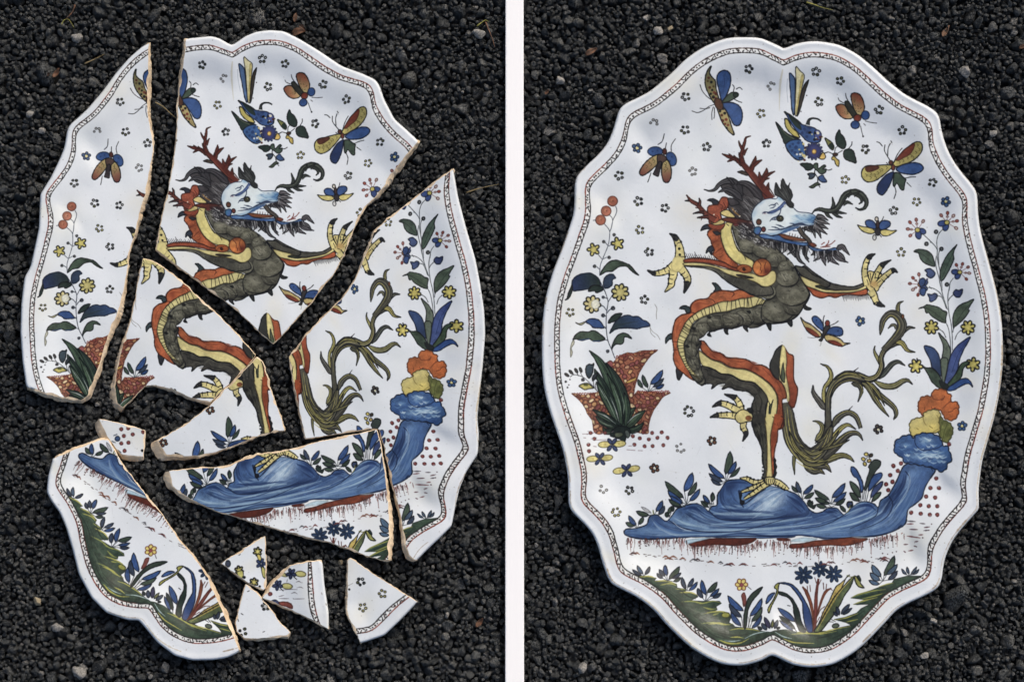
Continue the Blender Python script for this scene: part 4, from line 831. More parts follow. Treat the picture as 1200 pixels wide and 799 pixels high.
    for p in ([480,95,560,120,640,180,740,220],[620,160,720,190,800,180],[860,220,840,270,880,300],[940,240,1000,300,1070,370],[1060,350,1110,430,1140,520],[1090,560,1110,620,1090,720],[430,80,500,150,600,200]): stroke(p, [.4,1.2,.4], (112,50,34), .6)
    fill([350,90,400,120,470,170,550,195,640,245,790,265,900,315,1010,400,1070,480,1085,560,1080,650,1050,800,970,800,975,680,985,540,900,420,860,380,740,360,650,310,560,300,490,260,380,220], YEL, (70,62,40), .9, wash=.2)
    for p in ([480,200,580,240,700,280,820,320],[860,330,960,420,1030,510]): stroke(p, [.4,1.6,.4], (190,160,104), .45)
    fill([1045,545,1030,610,1020,680,1015,735,1005,660,1010,600,1030,580], (84,96,74), INK, .6); stroke([1005,560,1015,600,1008,660], .9)
    fill([380,230,490,262,560,302,650,312,740,362,860,385,940,450,995,540,975,620,970,800,855,800,850,690,845,600,870,530,850,500,800,465,700,455,640,425,570,445,600,395,540,395,470,440,480,400,420,395,375,410,410,365,370,340,330,300], (66,64,58), INK, 1.1, wash=.5)
    mottle([380,230,560,302,740,362,940,450,995,540,970,800,855,800,845,600,870,530,700,455,480,400,370,340], 34, ((34,34,32),(98,96,84),(44,44,40),(84,82,72)), 22, 50, .85, 70, ((28,28,28),(110,108,94),(40,40,37)), 34, 1.2, flow=.4)
    for p in ([430,300,520,340,600,350],[600,380,660,340,720,370],[720,430,800,410,870,440,920,520],[660,400,740,430,840,460],[900,480,940,560,920,660,910,780],[880,560,890,660,880,780]): stroke(p, [.5,2.4,.6], RN.choice(((40,40,38),(98,96,84),(34,34,32))), .55)
    t(775, 490)
    fill([850,-10,972,-10,980,120,992,300,988,480,990,550,940,560,965,490,945,400,940,290,905,200,870,130], (64,64,56), INK, 1.1, wash=.45)
    fill([1050,-10,1140,-10,1120,80,1090,110,1085,200,1060,290,1055,400,1060,480,1045,550,1028,550,1026,420,1022,300,1018,180,1033,80], (158,78,46), (66,36,28), 1.0, wash=.35)
    fill([970,-10,1050,-10,1035,80,1020,180,1025,320,1030,420,1035,555,985,555,986,480,990,300,980,120], YEL, (80,66,40), .8, wash=.18)
    fill([1055,370,1070,390,1068,420,1080,450,1070,480,1076,510,1060,550,1045,560,1055,480,1052,420], (40,40,40), INK, .7)
    mottle([850,-10,972,-10,990,300,990,550,940,560,940,290,870,130], 16, ((34,34,32),(96,94,82),(50,50,46)), 22, 50, .85, 50, ((28,28,28),(106,104,92)), 40, 1.0, flow=1.4)
    mottle([1050,-10,1140,-10,1085,200,1055,400,1045,550,1028,550,1022,300,1033,80], 12, ((184,100,58),(116,52,36)), 20, 50, .5, 20, ((104,46,34),), 34, .8, flow=1.6)
    t0(); fill([883,485,896,485,896,495,884,495], (60,59,54), None, sharp=True, edge=0); fill([897.6,485,905,485,904.5,495,897.8,495], YEL, None, sharp=True, edge=0, wash=.1); fill([907.4,485,915.5,485,914,495,906.4,495], (158,78,46), None, sharp=True, edge=0); t(775, 490)
    for p in ([955,300,968,400,970,480],[890,60,930,180,950,280],[940,40,960,200,972,380]): stroke(p, [.4,1.6,.4], (96,94,82), .5)
    for y in range(320, 560, 34): dot(948+RN.uniform(-4,6), y, 1.1, INK)
    # foot on the rock
    toe([1010,575,920,600,850,590,800,565,735,560], [60,50,44,40,10], False, 5); toe([1000,590,920,625,850,650,745,690], [50,44,40,20], False, 5)
    fill([730,700,750,690,752,720,745,760,775,770,770,800,740,800,735,760], (34,36,44), INK, .5)
    toe([1010,600,930,650,860,700,775,752], [50,44,40,22], False, 5); toe([1040,585,1100,605,1150,640,1190,665], [60,54,48,20], False, 4)
    fill([970,560,1010,545,1060,560,1050,610,1010,620,975,605], YEL, INK, .8)
    for x in (985,1005,1025,1045): stroke([x,565,x-4,590,x+3,615], .7)
    # left foot
    t(775, 400)
    toe([740,680,735,600,710,550,675,520,590,494], [80,60,50,46,8], True, 3); toe([720,650,650,610,590,585,540,580,475,612], [66,60,54,46,8], True, 3); toe([720,700,640,690,570,690,520,690,455,708], [66,58,50,42,8], True, 4)
    t(775, 490); toe([770,-40,770,30,765,80,790,140,762,212], [70,60,54,46,6], True, 2)
    t(775, 400); fill([690,690,740,640,790,640,850,680,845,740,800,750,740,765,700,740], YEL, INK, .9); ell(815, 715, 30, 24, (140,84,50), None); fill([800,630,840,620,860,650,830,670], (40,42,42), INK, .5)
    # coil ------------------------------------------------------------------------
    t(775, 320)
    for p in ([475,95,510,95,545,130,560,165,490,178,505,150,495,120],[170,330,205,305,250,312,275,340,270,365,235,372,220,340],[40,655,40,610,70,575,103,565,105,610,70,620]): fill(p, (56,70,74), INK, 1.0)
    t(775, 400); fill([140,250,200,265,195,300,165,360,145,330], (50,52,58), INK, 1.0)
    t(775, 320)
    red = [105,640,100,600,105,540,130,440,190,390,270,370,275,300,330,250,430,235,470,190,560,160,660,170,720,155,800,155,850,190,880,220,800,240,740,237,640,268,540,278,470,305,400,330,310,380,240,445,200,515,170,585,150,660,165,740,190,800,225,850,260,910,320,960,390,1012,280,992,200,930,140,880,112,800,116,720]
    fill(red, ORG, (70,36,28), 1.1, wash=.42, grad=((178,96,56), -.6))
    mottle(red, 34, ((190,108,62),(128,58,38),(112,50,36),(178,98,58)), 28, 60, .75, 60, ((104,48,34),(120,56,38),(186,110,70)), 30, .9)
    curls([[430,235,480,250,500,275],[660,170,680,195,660,220],[270,370,300,370,310,385],[104,640,160,640],[110,720,150,715]], 1.0, (92,46,34))
    for p in ([300,300,360,280,440,290],[520,220,600,200,660,210],[720,180,790,190],[140,560,150,500,190,440],[130,700,130,780,170,860],[220,900,280,950]): stroke(p, [.6,2.8,.6], RN.choice(((190,110,66),(140,66,42))), .45)
    dark = [985,262,950,292,900,300,820,328,740,325,620,360,500,375,420,400,320,455,275,520,265,570,220,640,215,700,230,800,240,840,260,920,300,990,370,1045,410,1010,380,930,365,860,350,790,342,730,372,650,345,620,390,590,430,545,480,545,580,515,660,520,760,490,830,510,900,505,980,470,1060,465,1100,460,1198,440,1250,300,1100,230]
    fill(dark, OLV, INK, 1.1, wash=.5)
    mottle(dark, 40, ((40,40,36),(154,151,132),(48,47,42),(36,36,34),(140,138,120)), 30, 65, .85, 120, ((38,38,35),(32,32,31),(130,128,112),(66,65,58)), 34, 1.1)
    clip(dark)
    for x, y, rx, ry in ((1080,400,120,80),(910,400,110,84),(770,420,105,84),(640,440,104,78),(500,460,92,74),(385,525,84,74),(300,610,76,78),(275,720,64,84),(300,850,64,84),(345,960,54,64)):
        blob(x+10, y+14, rx, ry, 0, (32,32,30), .75); ell(x, y-6, rx*.86, ry*.86, (104,102,88), None, wash=.55, edge=.5, alpha=.85); blob(x-rx*.1, y-ry*.25, rx*.5, ry*.35, .2, (156,153,136), .55)
        th = np.linspace(.1, 2.3, 8); stroke(np.stack([x+rx*.95*np.cos(th), y+ry*.95*np.sin(th)], 1).ravel(), [.5,1.6,.5], (26,26,26), .85)
        for _ in range(10):
            px, py = x+RN.uniform(-.7,.7)*rx, y+RN.uniform(-.7,.7)*ry; L = RN.uniform(14,34); q = RN.uniform(-.3,1.4); stroke([px-L*math.cos(q),py-L*math.sin(q),px+5,py+6,px+L*math.cos(q),py+L*math.sin(q)], [.3,RN.uniform(.6,1.3),.3], RN.choice(((44,43,40),(168,165,148),(66,65,58),(34,34,32))), .6)
    clip()
    yl = [985,262,920,230,870,220,800,235,740,240,660,262,560,268,470,308,400,332,320,378,240,445,200,515,165,590,150,660,165,740,190,800,230,880,290,950,360,990,330,960,280,900,245,850,225,790,210,700,215,640,260,560,270,520,310,450,420,395,500,370,620,355,740,320,820,325,900,295,950,290]
    fill(yl, (202,190,130), (78,72,50), .7, wash=.2)
    inner = smooth(np.array([950,292,900,298,820,326,740,322,620,357,500,372,420,397,310,452,270,522,258,562,215,640,210,700,225,790,245,850,280,905,330,962,362,988], float).reshape(-1,2), False, 8)
    outer = smooth(np.array([985,258,920,230,870,218,800,233,740,238,660,260,560,265,470,306,400,330,318,376,238,443,198,515,163,590,148,660,163,740,190,805,230,880,300,960], float).reshape(-1,2), False, 8)
    for i in range(44):
        b = inner[int((i+.5)/44*(len(inner)-1))]; j = int(np.argmin(np.hypot(*(outer-b).T))); a = outer[max(0, j-1)]
        stroke([*(a+RN.uniform(-4, 4)), *b], [1.0, .8], (62,58,44), .9)
    for p in ([340,470,300,560,280,640,290,740],[430,420,520,400,600,420,720,450],[460,480,560,500,680,500],[480,420,560,430,560,500],[580,400,600,450,680,440,760,460],[760,350,820,400,860,470,940,470],[560,390,570,460],[700,370,760,420,760,480],[280,560,340,560,370,600],[230,680,270,690],[420,440,410,500,350,560],[940,310,960,380,990,440],[950,420,1040,430,1130,400],[290,800,330,880,360,960],[260,780,290,860]):
        stroke(p, [.5,1.9,.5], RN.choice((INK,(52,52,46),(120,118,102),(46,46,42))), .6)
    for x, y in ((300,520),(445,415),(818,365),(240,685)): fill([x-22,y-8,x+5,y-18,x+20,y+4,x+2,y+14], (40,40,38), None)
    for p in ([470,540,440,560,430,580,465,592,450,560],[620,515,585,525,600,560,625,572,618,545],[800,492,765,498,785,530,808,547,803,520],[1020,468,985,475,1000,510,1022,535,1022,505]): fill(p, (48,48,48), INK, .9)
    curls([[970,285,1000,260,1020,240],[960,290,985,320,1020,325,1022,305]], 1.3)
    # torso and neck ----------------------------------------------------------------
    t0()
    fill([856,256,866,250,880,255,890,262,905,277,915,295,925,305,931,313,938,326,941,328,948,342,947.6,349,941,360,934,370,922,377,907,379,898,379,892,372,893,360,898,350,885,347,872,339,866,330,872,318,884,308,878,303,869,295,863,284,859,271], OLV, INK, 1.1, wash=.5)
    TOR = [856,256,866,250,880,255,890,262,905,277,915,295,925,305,931,313,938,326,941,328,948,342,947.6,349,941,360,934,370,922,377,907,379,898,379,892,372,893,360,898,350,885,347,872,339,866,330,872,318,884,308,878,303,869,295,863,284,859,271]
    mottle(TOR, 40, ((44,43,39),(156,153,134),(52,51,46),(146,143,126),(36,36,34)), 4, 9, .85, 150, ((40,40,36),(34,34,32),(168,165,146),(60,59,52),(160,157,138)), 4.5, 1.1)
    clip(TOR); t(860, 270, .1502)
    for x, y, rx, ry in ((120,110,90,70),(250,150,110,70),(330,230,80,60),(70,640,120,80),(170,560,110,60),(400,290,62,56),(470,250,50,40),(340,620,130,96),(470,590,90,70),(455,480,135,108),(415,372,92,66),(250,480,80,60)):
        blob(x+8, y+10, rx*1.05, ry*1.1, 0, (34,34,32), .8)
        ell(x, y, rx, ry, (106,104,90), None, wash=.55, edge=.5, alpha=.9)
        blob(x-rx*.15, y-ry*.15, rx*.55, ry*.45, .3, (158,155,138), .55)
        a0 = RN.uniform(-.5, .2); th = np.linspace(a0, a0+2.4, 9); stroke(np.stack([x+rx*np.cos(th), y+ry*np.sin(th)], 1).ravel(), [.6,1.8,.6], (26,26,26), .9)
        for _ in range(13):
            an = RN.uniform(0, 6.28); rr = RN.uniform(.15,.9); px, py = x+rx*rr*math.cos(an), y+ry*rr*math.sin(an); L = RN.uniform(8,22); q = RN.uniform(-.6,1.2)
            stroke([px-L*math.cos(q),py-L*math.sin(q),px+4,py+6,px+L*math.cos(q),py+L*math.sin(q)], [.3,RN.uniform(.6,1.3),.3], RN.choice(((48,47,43),(170,167,150),(70,68,62),(36,36,34),(150,147,130))), .6)
    clip(); t0(); curls([[931,313,938,326,948,342,947.6,349,941,360,934,370,922,377,907,379,898,379]], 1.6, INK)
    t(900, 320)
    for p in ([330,300,345,290,360,310,405,332,375,345,340,335],[180,450,220,440,225,470,218,500,195,480],[0,470,25,475,25,535,0,510]): fill(p, (46,48,48), INK, .9)
    # arms -----------------------------------------------------------------------
    fill([290,-5,340,-70,430,-5,500,40,560,80,660,110,800,125,900,90,918,112,830,150,700,158,580,152,470,92,380,55,310,25], (80,78,70), INK, 1.0, wash=.45)
    t(890, 230); fill([330,655,380,658,430,670,500,730,590,770,660,815,620,850,500,790,400,745], (80,78,70), INK, 1.0, wash=.45)
    t(900, 320)
    fill([360,125,420,145,520,178,640,185,800,178,915,145,925,195,860,210,760,200,680,212,630,230,570,215,500,232,430,210,395,170], (162,80,48), (70,36,28), 1.0, wash=.4)
    fill([305,30,380,60,470,95,580,155,700,160,830,150,915,112,918,142,800,176,640,182,520,176,420,142,350,110], YEL, (70,62,42), .8, wash=.18)
    fill([440,122,480,112,520,130,590,152,540,155,480,140], (58,62,50), INK, .6)
    hairs(690, 212, 935, 200, 22, 14, 42, .8, (40,40,44))
    fill([912,112,900,70,912,20,945,-20,1000,-10,1050,-10,1070,40,1062,90,1045,120,1030,160,990,178,945,165], (208,190,126), INK, .8, wash=.25)
    toe([960,165,990,210,1010,260,1040,290,1092,312], [80,64,54,46,8], True, 2)
    t(890, 230)
    toe([1010,830,985,740,985,670,1005,600,1035,560,1080,540], [70,56,50,46,40,6], True, 4); toe([1070,830,1085,750,1115,690,1150,640,1230,595], [64,52,50,44,6], True, 3); toe([1100,830,1150,770,1200,725,1250,690,1290,712], [60,54,46,40,6], True, 3)
    t(900, 320)
    for p in ([955,0,962,60],[1005,5,1000,60],[925,60,940,110],[1050,70,1015,100],[960,120,990,140]): stroke(p, [1.0,.4]); blob(990,100,40,30,0,(186,152,96),.5)
    # left arm
    t(755, 230)
    toe([300,700,330,600,330,500,310,430,285,380,235,348], [110,100,76,60,46,6], True, 2)
    toe([280,650,220,690,150,715,90,720,28,692], [90,62,52,40,8], True, 4)
    toe([270,690,270,740,255,790,250,830,190,895], [80,72,60,56,8], False, 3)
    toe([330,660,380,720,405,770,400,820,370,905], [80,66,62,56,8], True, 3)
    fill([250,640,280,570,330,560,370,590,375,640,340,690,300,710,260,690], YEL, None, wash=.15)
    for x, y in ((325,490),(290,460),(275,400),(330,545)): dot(x, y, 1.3, INK)
    t0(); fill([803,311,820,311,838,314,850,320,863,325,876,327,886,331,893,336,903,335,905,345,884,346,872,341,860,335,848,327,838,318.5,825,313.8,810,312.7], (82,80,72), INK, 1.0, wash=.45)
    fill([802,308,820,308,836,311,850,315,865,318,880,320,893,324,905,317,909.5,322,907.6,331,900,335.6,893,335,885,330.5,875,327,863,324.5,850,320,840,314.5,825,311.5,803,310.8], YEL, (76,66,44), .8, wash=.2)
    t(755, 230); fill([380,590,470,575,560,580,680,600,740,620,850,660,900,700,850,697,760,667,650,637,520,617,380,617], (146,70,46), (66,34,28), .9, wash=.4)
    hairs(400, 578, 690, 598, 15, -18, -38, .9, (36,38,44)); stroke([470,520,485,560], .6)
    fill([860,735,900,730,960,745,1020,762,960,765,900,755], (70,60,50), INK, .6)
    t0(); mottle([803,311,838,314,863,325,893,336,905,345,884,346,860,335,838,318.5], 14, ((44,44,40),(112,110,96)), 3, 7, .6, 40, ((38,38,35),(120,118,104)), 4, .9); t(755, 230)
    # neck
    for p in ([588,38,640,22,690,48,690,80,645,78,630,50],[528,322,545,282,590,263,645,285,640,305,590,305,560,310],[578,532,588,490,630,462,672,490,635,515,628,550,605,515]): fill(p, (50,54,66), INK, .9)
    fill([605,320,590,360,620,410,630,450,655,500,640,545,690,590,750,620,800,650,850,668,880,650,840,610,770,540,735,460,715,380,720,290,650,305], (170,90,54), (70,36,28), 1.0, wash=.42)
    for p in ([640,430,700,400],[640,545,700,500,720,480],[690,590,740,540],[700,400,690,370,660,340]): stroke(p, [.5,1.3,.4], (110,52,34), .7)
    fill([720,285,760,250,800,230,832,242,812,300,827,370,862,470,930,550,1020,610,1005,672,900,640,830,600,770,530,735,450,715,370], (206,192,122), (70,62,40), 1.0, wash=.2)
    stroke([760,300,770,400,820,500,900,590], [.6,2.2,.6], (190,170,92), .4); curls([[860,480,885,515],[930,550,950,590],[770,260,790,275]], .8)
    ell(935, 678, 72, 40, (172,92,50), (80,42,30), .9, .12); fill([915,680,932,665,950,685,930,700], (60,34,28), None); curls([[880,690,920,660,960,665]], .7, (90,48,34))
    ell(1100, 665, 86, 82, (194,114,60), (66,36,28), 1.0, wash=.4); clip([1014,665,1040,600,1100,583,1160,600,1186,665,1160,728,1100,747,1040,728]); blob(1150,700,50,60,.6,(108,48,34),.9); blob(1070,640,36,30,0,(206,138,76),.8); blob(1100,600,40,20,0,(96,48,34),.7); clip(); curls([[1060,600,1090,640,1085,690],[1140,610,1125,660,1140,720],[1090,720,1100,690]], .9, (96,46,34))
    fill([600,262,700,255,752,262,720,312,680,318,620,300], (150,74,52), (70,36,28), .8); fill([640,325,690,330,715,350,680,365,655,350], (50,54,60), INK, .5)
    mottle([605,320,620,410,655,500,690,590,800,650,880,650,770,540,715,380,720,290], 16, ((190,112,66),(120,54,36),(134,64,42)), 20, 45, .55, 40, ((104,46,34),(96,44,34)), 22, .9)
    # beard horn, dark ruff behind the jaw
    t0(); fill([845,216,862,214,880,220,893,227,903,233,892,238,885,246,881,256,874,262,862,256,854,245,852,236,860,232,850,226], (70,66,68), INK, .7, wash=.4)
    for i in range(46):
        x, y = RN.uniform(855,888), RN.uniform(222,258); s_ = RN.uniform(5,11); stroke([x,y,x+s_*.5,y+s_*.25,x+s_,y+s_*.9], [.3,.7,.3], RN.choice(((168,166,168),INK,(140,138,142),(40,40,42))), .75)
    t(755, 230)
    fill([600,200,590,140,600,92,650,80,690,75,705,40,730,10,775,12,787,50,780,100,745,140,712,165,722,205,700,245,650,257,610,250], (152,76,54), (70,36,28), 1.0, wash=.42)
    curls([[700,70,730,90,720,130],[650,170,690,190,700,230],[610,200,650,195],[740,60,760,100,740,120]], .9, (96,46,36))
    fill([780,20,830,20,890,60,870,80,810,90,790,60], (70,66,70), INK, .6); fill([710,155,760,125,800,140,850,190,830,200,760,190], (204,184,120), INK, .7); fill([620,235,660,250,720,215,760,210,740,255,680,270,640,262], (200,180,116), INK, .6)
    for x, y in ((650,170),(830,125),(850,140),(890,185)): dot(x, y, 1.0, (220,214,200))
    stroke([820,110,850,150,890,180], [1.2,2.0,.8], (150,110,60))
    fill([720,215,780,200,820,203,900,213,1000,235,1060,212,1095,245,1075,282,1030,280,1000,322,960,280,870,272,820,250,770,238], (112,54,44), (56,32,28), 1.0, wash=.4); ell(1065, 245, 30, 32, (84,60,48), INK, .8)
    fill([830,260,870,255,890,240,880,275,850,280], (128,60,62), BRN, .4)
    ribbon([660,225,590,180,540,130,500,80,440,45,395,-10], [60,46,38,34,30,4], (120,62,50), (58,32,28), .8)
    ribbon([510,90,520,50,512,18], [28,20,5], (108,58,48), INK, .7); ribbon([560,150,510,150,456,162], [26,18,4], (96,58,52), INK, .7); ribbon([600,190,550,195,495,200], [30,24,6], (100,56,50), INK, .7); ribbon([420,40,380,42], [18,4], (80,52,48), INK, .6); stroke([480,105,500,110], 1.4, (76,44,40)); stroke([530,225,540,200], [.6,1.5], (66,44,42))
    # ruff scribble over the neck
    for cx, cy in ((930,290),(960,370),(1010,400),(1120,450),(890,310),(1180,440),(1060,420)):
        for _ in range(9):
            x, y = cx+RN.uniform(-50,50), cy+RN.uniform(-35,35); stroke([x-22,y-10,x,y+RN.uniform(-16,16),x+22,y+14], [.4,.8,.3], RN.choice(((176,174,174),(150,148,150),INK,(52,52,54))), .7)
    # antlers
    t(790, 130); AN = (104, 48, 38); AO = (54, 34, 30)
    ribbon([640,500,590,460,540,440,500,425,448,402], [50,38,30,24,5], AN, AO, .8); ribbon([640,490,628,430,640,360,660,290,672,250,715,236], [46,36,28,20,12,3], AN, AO, .8)
    for p, w in (([640,360,615,320,603,280],[26,18,4]), ([645,410,665,375,686,350],[26,18,4]), ([550,450,530,420,510,403],[24,16,4]), ([600,480,575,440,558,418],[28,18,4]), ([628,450,612,420,606,392],[24,16,4]), ([550,450,520,465,498,474],[22,16,4]),
                 ([710,570,735,510,755,460,762,425],[50,40,30,5]), ([735,520,780,480,820,460],[30,28,6]), ([722,545,718,505],[16,5]), ([800,680,840,620,862,570,865,535],[56,44,32,5]), ([840,630,880,595,942,565],[34,28,6]), ([820,650,800,610,795,572],[34,28,6]), ([845,640,890,630],[22,6]), ([860,780,872,720,884,672],[56,36,5])): ribbon(p, w, AN, AO, .7)
    ribbon([900,830,830,730,730,600,640,495], [92,72,62,50], AN, None, 1); stroke([850,790,760,660,680,560], [.6,1.8,.6], (140,78,62), .5); stroke([800,680,840,630], 2, AN); stroke([715,570,740,510], 2, AN)
    curls([[865,800,800,735,700,610,610,480],[940,800,870,690]], 1.0, AO)
    fill([593,570,640,560,690,590,680,605,620,585], (72,60,50), INK, .7)
    # mane locks
    lock([640,800,600,720,540,660,480,660,420,690,380,735,330,748,278,735], [80,84,66,50,36,26,14,3], 5); lock([640,840,570,770,500,735,450,745,412,762], [70,56,40,24,3], 4); lock([820,830,760,750,690,690,620,672,585,690], [90,76,60,36,4], 5, (64,60,64)); lock([560,690,530,650,490,620], [30,24,4], 3)
    # ruff behind the jaw: dark fur with pale scribbled curls
    t(840, 210, .1002)
    for _ in range(26): blob(RN.uniform(270,440), RN.uniform(520,680), 50, 34, RN.uniform(0,3), (46,44,50), .55)
    for _ in range(40): x = RN.uniform(430,960); blob(x, 690+(x-430)*.14+RN.uniform(-10,50), 46, 30, RN.uniform(0,3), (48,46,50), .55)
    for _ in range(110):
        if RN.random() < .35: x, y = RN.uniform(250,440), RN.uniform(510,690)
        else: x = RN.uniform(430,980); y = 690+(x-430)*.14+RN.uniform(0,70)
        stroke([x-14,y-8,x+RN.uniform(-6,6),y+RN.uniform(-14,14),x+16,y+6,x+10,y+18], [.3,.8,.3], RN.choice(((190,188,190),(160,158,162),(206,204,206),INK)), .75)
    # face
    FACE = [410,470,410,400,450,320,530,250,620,225,690,230,720,200,760,230,800,270,830,310,890,330,950,380,1050,390,1110,405,1160,440,1178,490,1150,530,1060,540,980,540,900,560,800,600,720,640,620,660,520,650,450,640,430,590,440,550,420,510]
    fill(FACE, (208,216,222), (50,60,96), .7, wash=.06, edge=.08)
    clip(FACE)
    for x, y, rx, ry, ro, q, al in ((1110,470,90,62,0,(64,104,166),.95),(1150,490,40,46,0,(44,70,132),.85),(1000,460,80,40,.2,(126,160,202),.7),(930,500,80,24,-.2,(140,170,208),.6),(440,400,30,70,.4,(150,172,206),.5),(520,280,60,16,-.6,(150,172,206),.45),(740,230,40,30,.6,(116,150,196),.6),(660,400,60,14,-.4,(130,150,196),.5),(800,590,120,26,-.3,(96,128,182),.75),(980,520,60,20,0,(40,56,112),.8),(640,640,110,18,0,(120,150,196),.6),(900,440,50,20,.3,(170,192,214),.5),(555,395,22,14,.3,(120,70,90),.7)): blob(x, y, rx, ry, ro, q, al)
    for _ in range(34):
        x, y = RN.uniform(880,1150), RN.uniform(410,530); stroke([x-24,y-8,x,y,x+22,y+10], [.2,.7,.2], RN.choice(((70,104,164),(150,180,212),(52,80,142))), .55)
    clip()
    fill([590,395,630,372,690,350,740,310,785,265,802,282,765,330,705,372,640,398], (88,100,162), (52,58,110), .6); ell(792, 312, 12, 18, (222,224,226), None)
    for p, w in (([530,400,560,385,600,385],[.6,1.8,.8]),([610,312,645,298,670,300,700,278,718,300],[.8,1.5,.5]),([620,340,660,330,690,305],[.6,1.2,.5]),([618,492,650,455,700,440,735,400,750,345],[.6,1.6,1.4,.8]),([640,470,690,470],[1.0,1.6]),([600,590,680,592,780,580,880,545,980,520,1060,540,1130,535],[.6,1.4,2.0,2.2,1.6,.8]),([640,555,690,565,740,582],[.5,1.6,.6]),([690,528,740,545,785,562],[.5,1.6,.6]),([850,515,890,520,920,535],[.5,1.4,.6]),([720,645,800,610,880,580,975,555],[.8,3.0,3.0,1.0]),([890,600,950,604],[1.4,.8])):
        stroke(p, w, (40,48,84) if w[0] != .8 or len(w) < 4 else (58,84,146), .9)
    ell(738, 460, 40, 34, (62,60,46), INK, .9, .1); dot(745, 452, .7, (150,146,110))
    curls([[890,330,945,378,1045,390,1110,405],[410,470,408,400,450,318,530,250]], .8, (48,54,84))
    fill([430,605,450,562,500,556,520,590,490,642,452,642], (70,116,158), INKB, .8, grad=((70,84,150), .6))
    ell(490, 500, 30, 34, (104,66,50), INK, .8); ell(545, 586, 24, 30, (118,60,54), INK, .8)
    fill([720,650,760,640,850,662,980,692,1040,702,1030,722,900,714,780,692], (132,78,52), (56,38,34), .8); hairs(830, 655, 990, 690, 5, 6, -26, .9, (60,44,40))
    JAW = [490,652,560,640,640,662,720,652,780,692,880,722,980,737,1060,742,1080,772,1020,784,900,762,760,732,640,702,540,692]
    fill(JAW, (78,102,166), INKB, .8, wash=.35); clip(JAW); blob(620,680,80,14,.2,(132,160,204),.7); blob(900,745,90,12,.15,(50,70,134),.7); blob(1020,762,50,14,0,(110,140,192),.6); clip()
    ribbon([955,565,1000,640,1050,690,1085,735,1070,775], [44,46,44,42,20], (84,76,70), INK, .9)
    t(890, 230)
    fill([455,462,540,488,620,500,700,482,745,490,730,512,640,530,540,522,480,495], (80,104,168), INKB, .9, wash=.3)
    fill([465,440,500,435,530,455,525,472,490,468], (140,70,50), (70,40,36), .6); curls([[570,478,630,462,670,445,705,415],[620,460,640,440,648,415],[580,450,605,432],[590,475,660,470]], 1.1, (120,58,54))
    # crest of hair
    t(840, 210, .1002)
    CR = [680,180,675,110,690,40,720,90,752,125,748,60,770,-6,800,50,830,80,852,44,842,95,872,140,882,200,862,250,897,290,886,332,850,326,820,290,800,250,740,210]
    fill(CR, (56,58,58), INK, .8, wash=.5); clip(CR)
    for p in ([760,40,790,120,820,210],[690,70,720,140,770,200],[800,70,840,150,860,220],[730,130,780,190,830,250],[770,90,810,170,840,240]): stroke(p, [.3,1.0,.3], RN.choice(((140,142,142),(110,112,110),INK)), .8)
    clip(); t(890, 230)
    # fur of nose, jaw and chin
    for p, w in (([530,190,580,190,640,225],[46,36,3]),([535,220,600,240,655,262],[46,34,3]),([530,250,590,280,642,305],[46,34,3]),([520,262,570,310,632,355],[44,34,3]),([500,272,550,330,575,392],[42,32,3]),([470,280,505,330,522,388],[40,28,3]),([420,285,470,320,500,330],[34,22,3]),([400,290,430,320],[24,4])): lock(p, w, 3, (78,74,78), (176,174,178))
    for p, w in (([160,430,170,480,200,520],[40,30,3]),([230,435,240,490,215,530],[44,34,3]),([280,440,300,510,335,572],[46,36,3]),([330,445,320,500,260,545],[40,28,3]),([370,460,350,530,375,600,430,640],[46,40,28,3]),([420,470,420,540,460,585],[40,28,3]),([440,475,430,560,462,615],[34,22,3]),([120,425,120,470,150,500],[36,26,3])): lock(p, w, 3, (74,72,74), (168,166,168))
    for p, w in (([520,515,500,540,480,552],[26,18,3]),([560,525,555,570,505,605],[40,30,3]),([590,530,600,590,618,648],[50,40,3]),([640,530,670,590,742,640],[54,44,3]),([690,520,740,580,828,620],[54,42,3]),([720,495,770,470,800,500,842,550],[50,48,34,3]),([700,510,770,560,800,600],[40,34,4]),([640,535,650,590,640,620],[30,22,3])): lock(p, w, 4, (82,78,84), (172,170,176))
    for x0, y0, x1, y1, n, dx, dy in ((100,425,460,470,46,26,70),(500,515,730,505,36,40,80),(530,190,510,272,22,90,50),(420,285,500,280,12,60,60)):
        for k in range(n):
            s_ = k/n; bx, by = x0+(x1-x0)*s_, y0+(y1-y0)*s_; a_, b_ = dx*RN.uniform(-.4,1.3), dy*RN.uniform(.5,1.35)
            stroke([bx,by,bx+a_*.3,by+b_*.5,bx+a_,by+b_], [1.2,.8,.25], RN.choice(((30,30,34),(40,38,42),(24,24,28),(150,148,152))), .85)
    # whisker
    W = (58, 64, 58)
    for p, w in (([620,140,640,180,682,210],[36,28,3]),([690,140,740,150,812,160],[34,28,3]),([690,150,730,185,776,200],[34,24,3]),([680,130,692,80,682,10],[40,30,3]),([780,70,820,55,872,75],[40,28,3])): ribbon(p, w, W, INK, .7)
    ribbon([488,165,520,130,570,122,640,138,710,125,755,70,785,10,830,-30,900,-40,960,-10,1000,50,985,105,940,125,900,108], [10,22,30,40,44,46,52,50,52,50,36,26,16,3], W, INK, .9, [(-.2,(120,126,112),.6),(.4,(40,44,42),.7)])
    ribbon([900,-20,945,10,955,50,930,72], [34,28,18,3], W, INK, .7)
    t(890, 130); ribbon([820,800,850,770,848,738], [34,20,3], W, INK, .6); ribbon([880,790,910,770,945,752], [30,20,3], W, INK, .6)
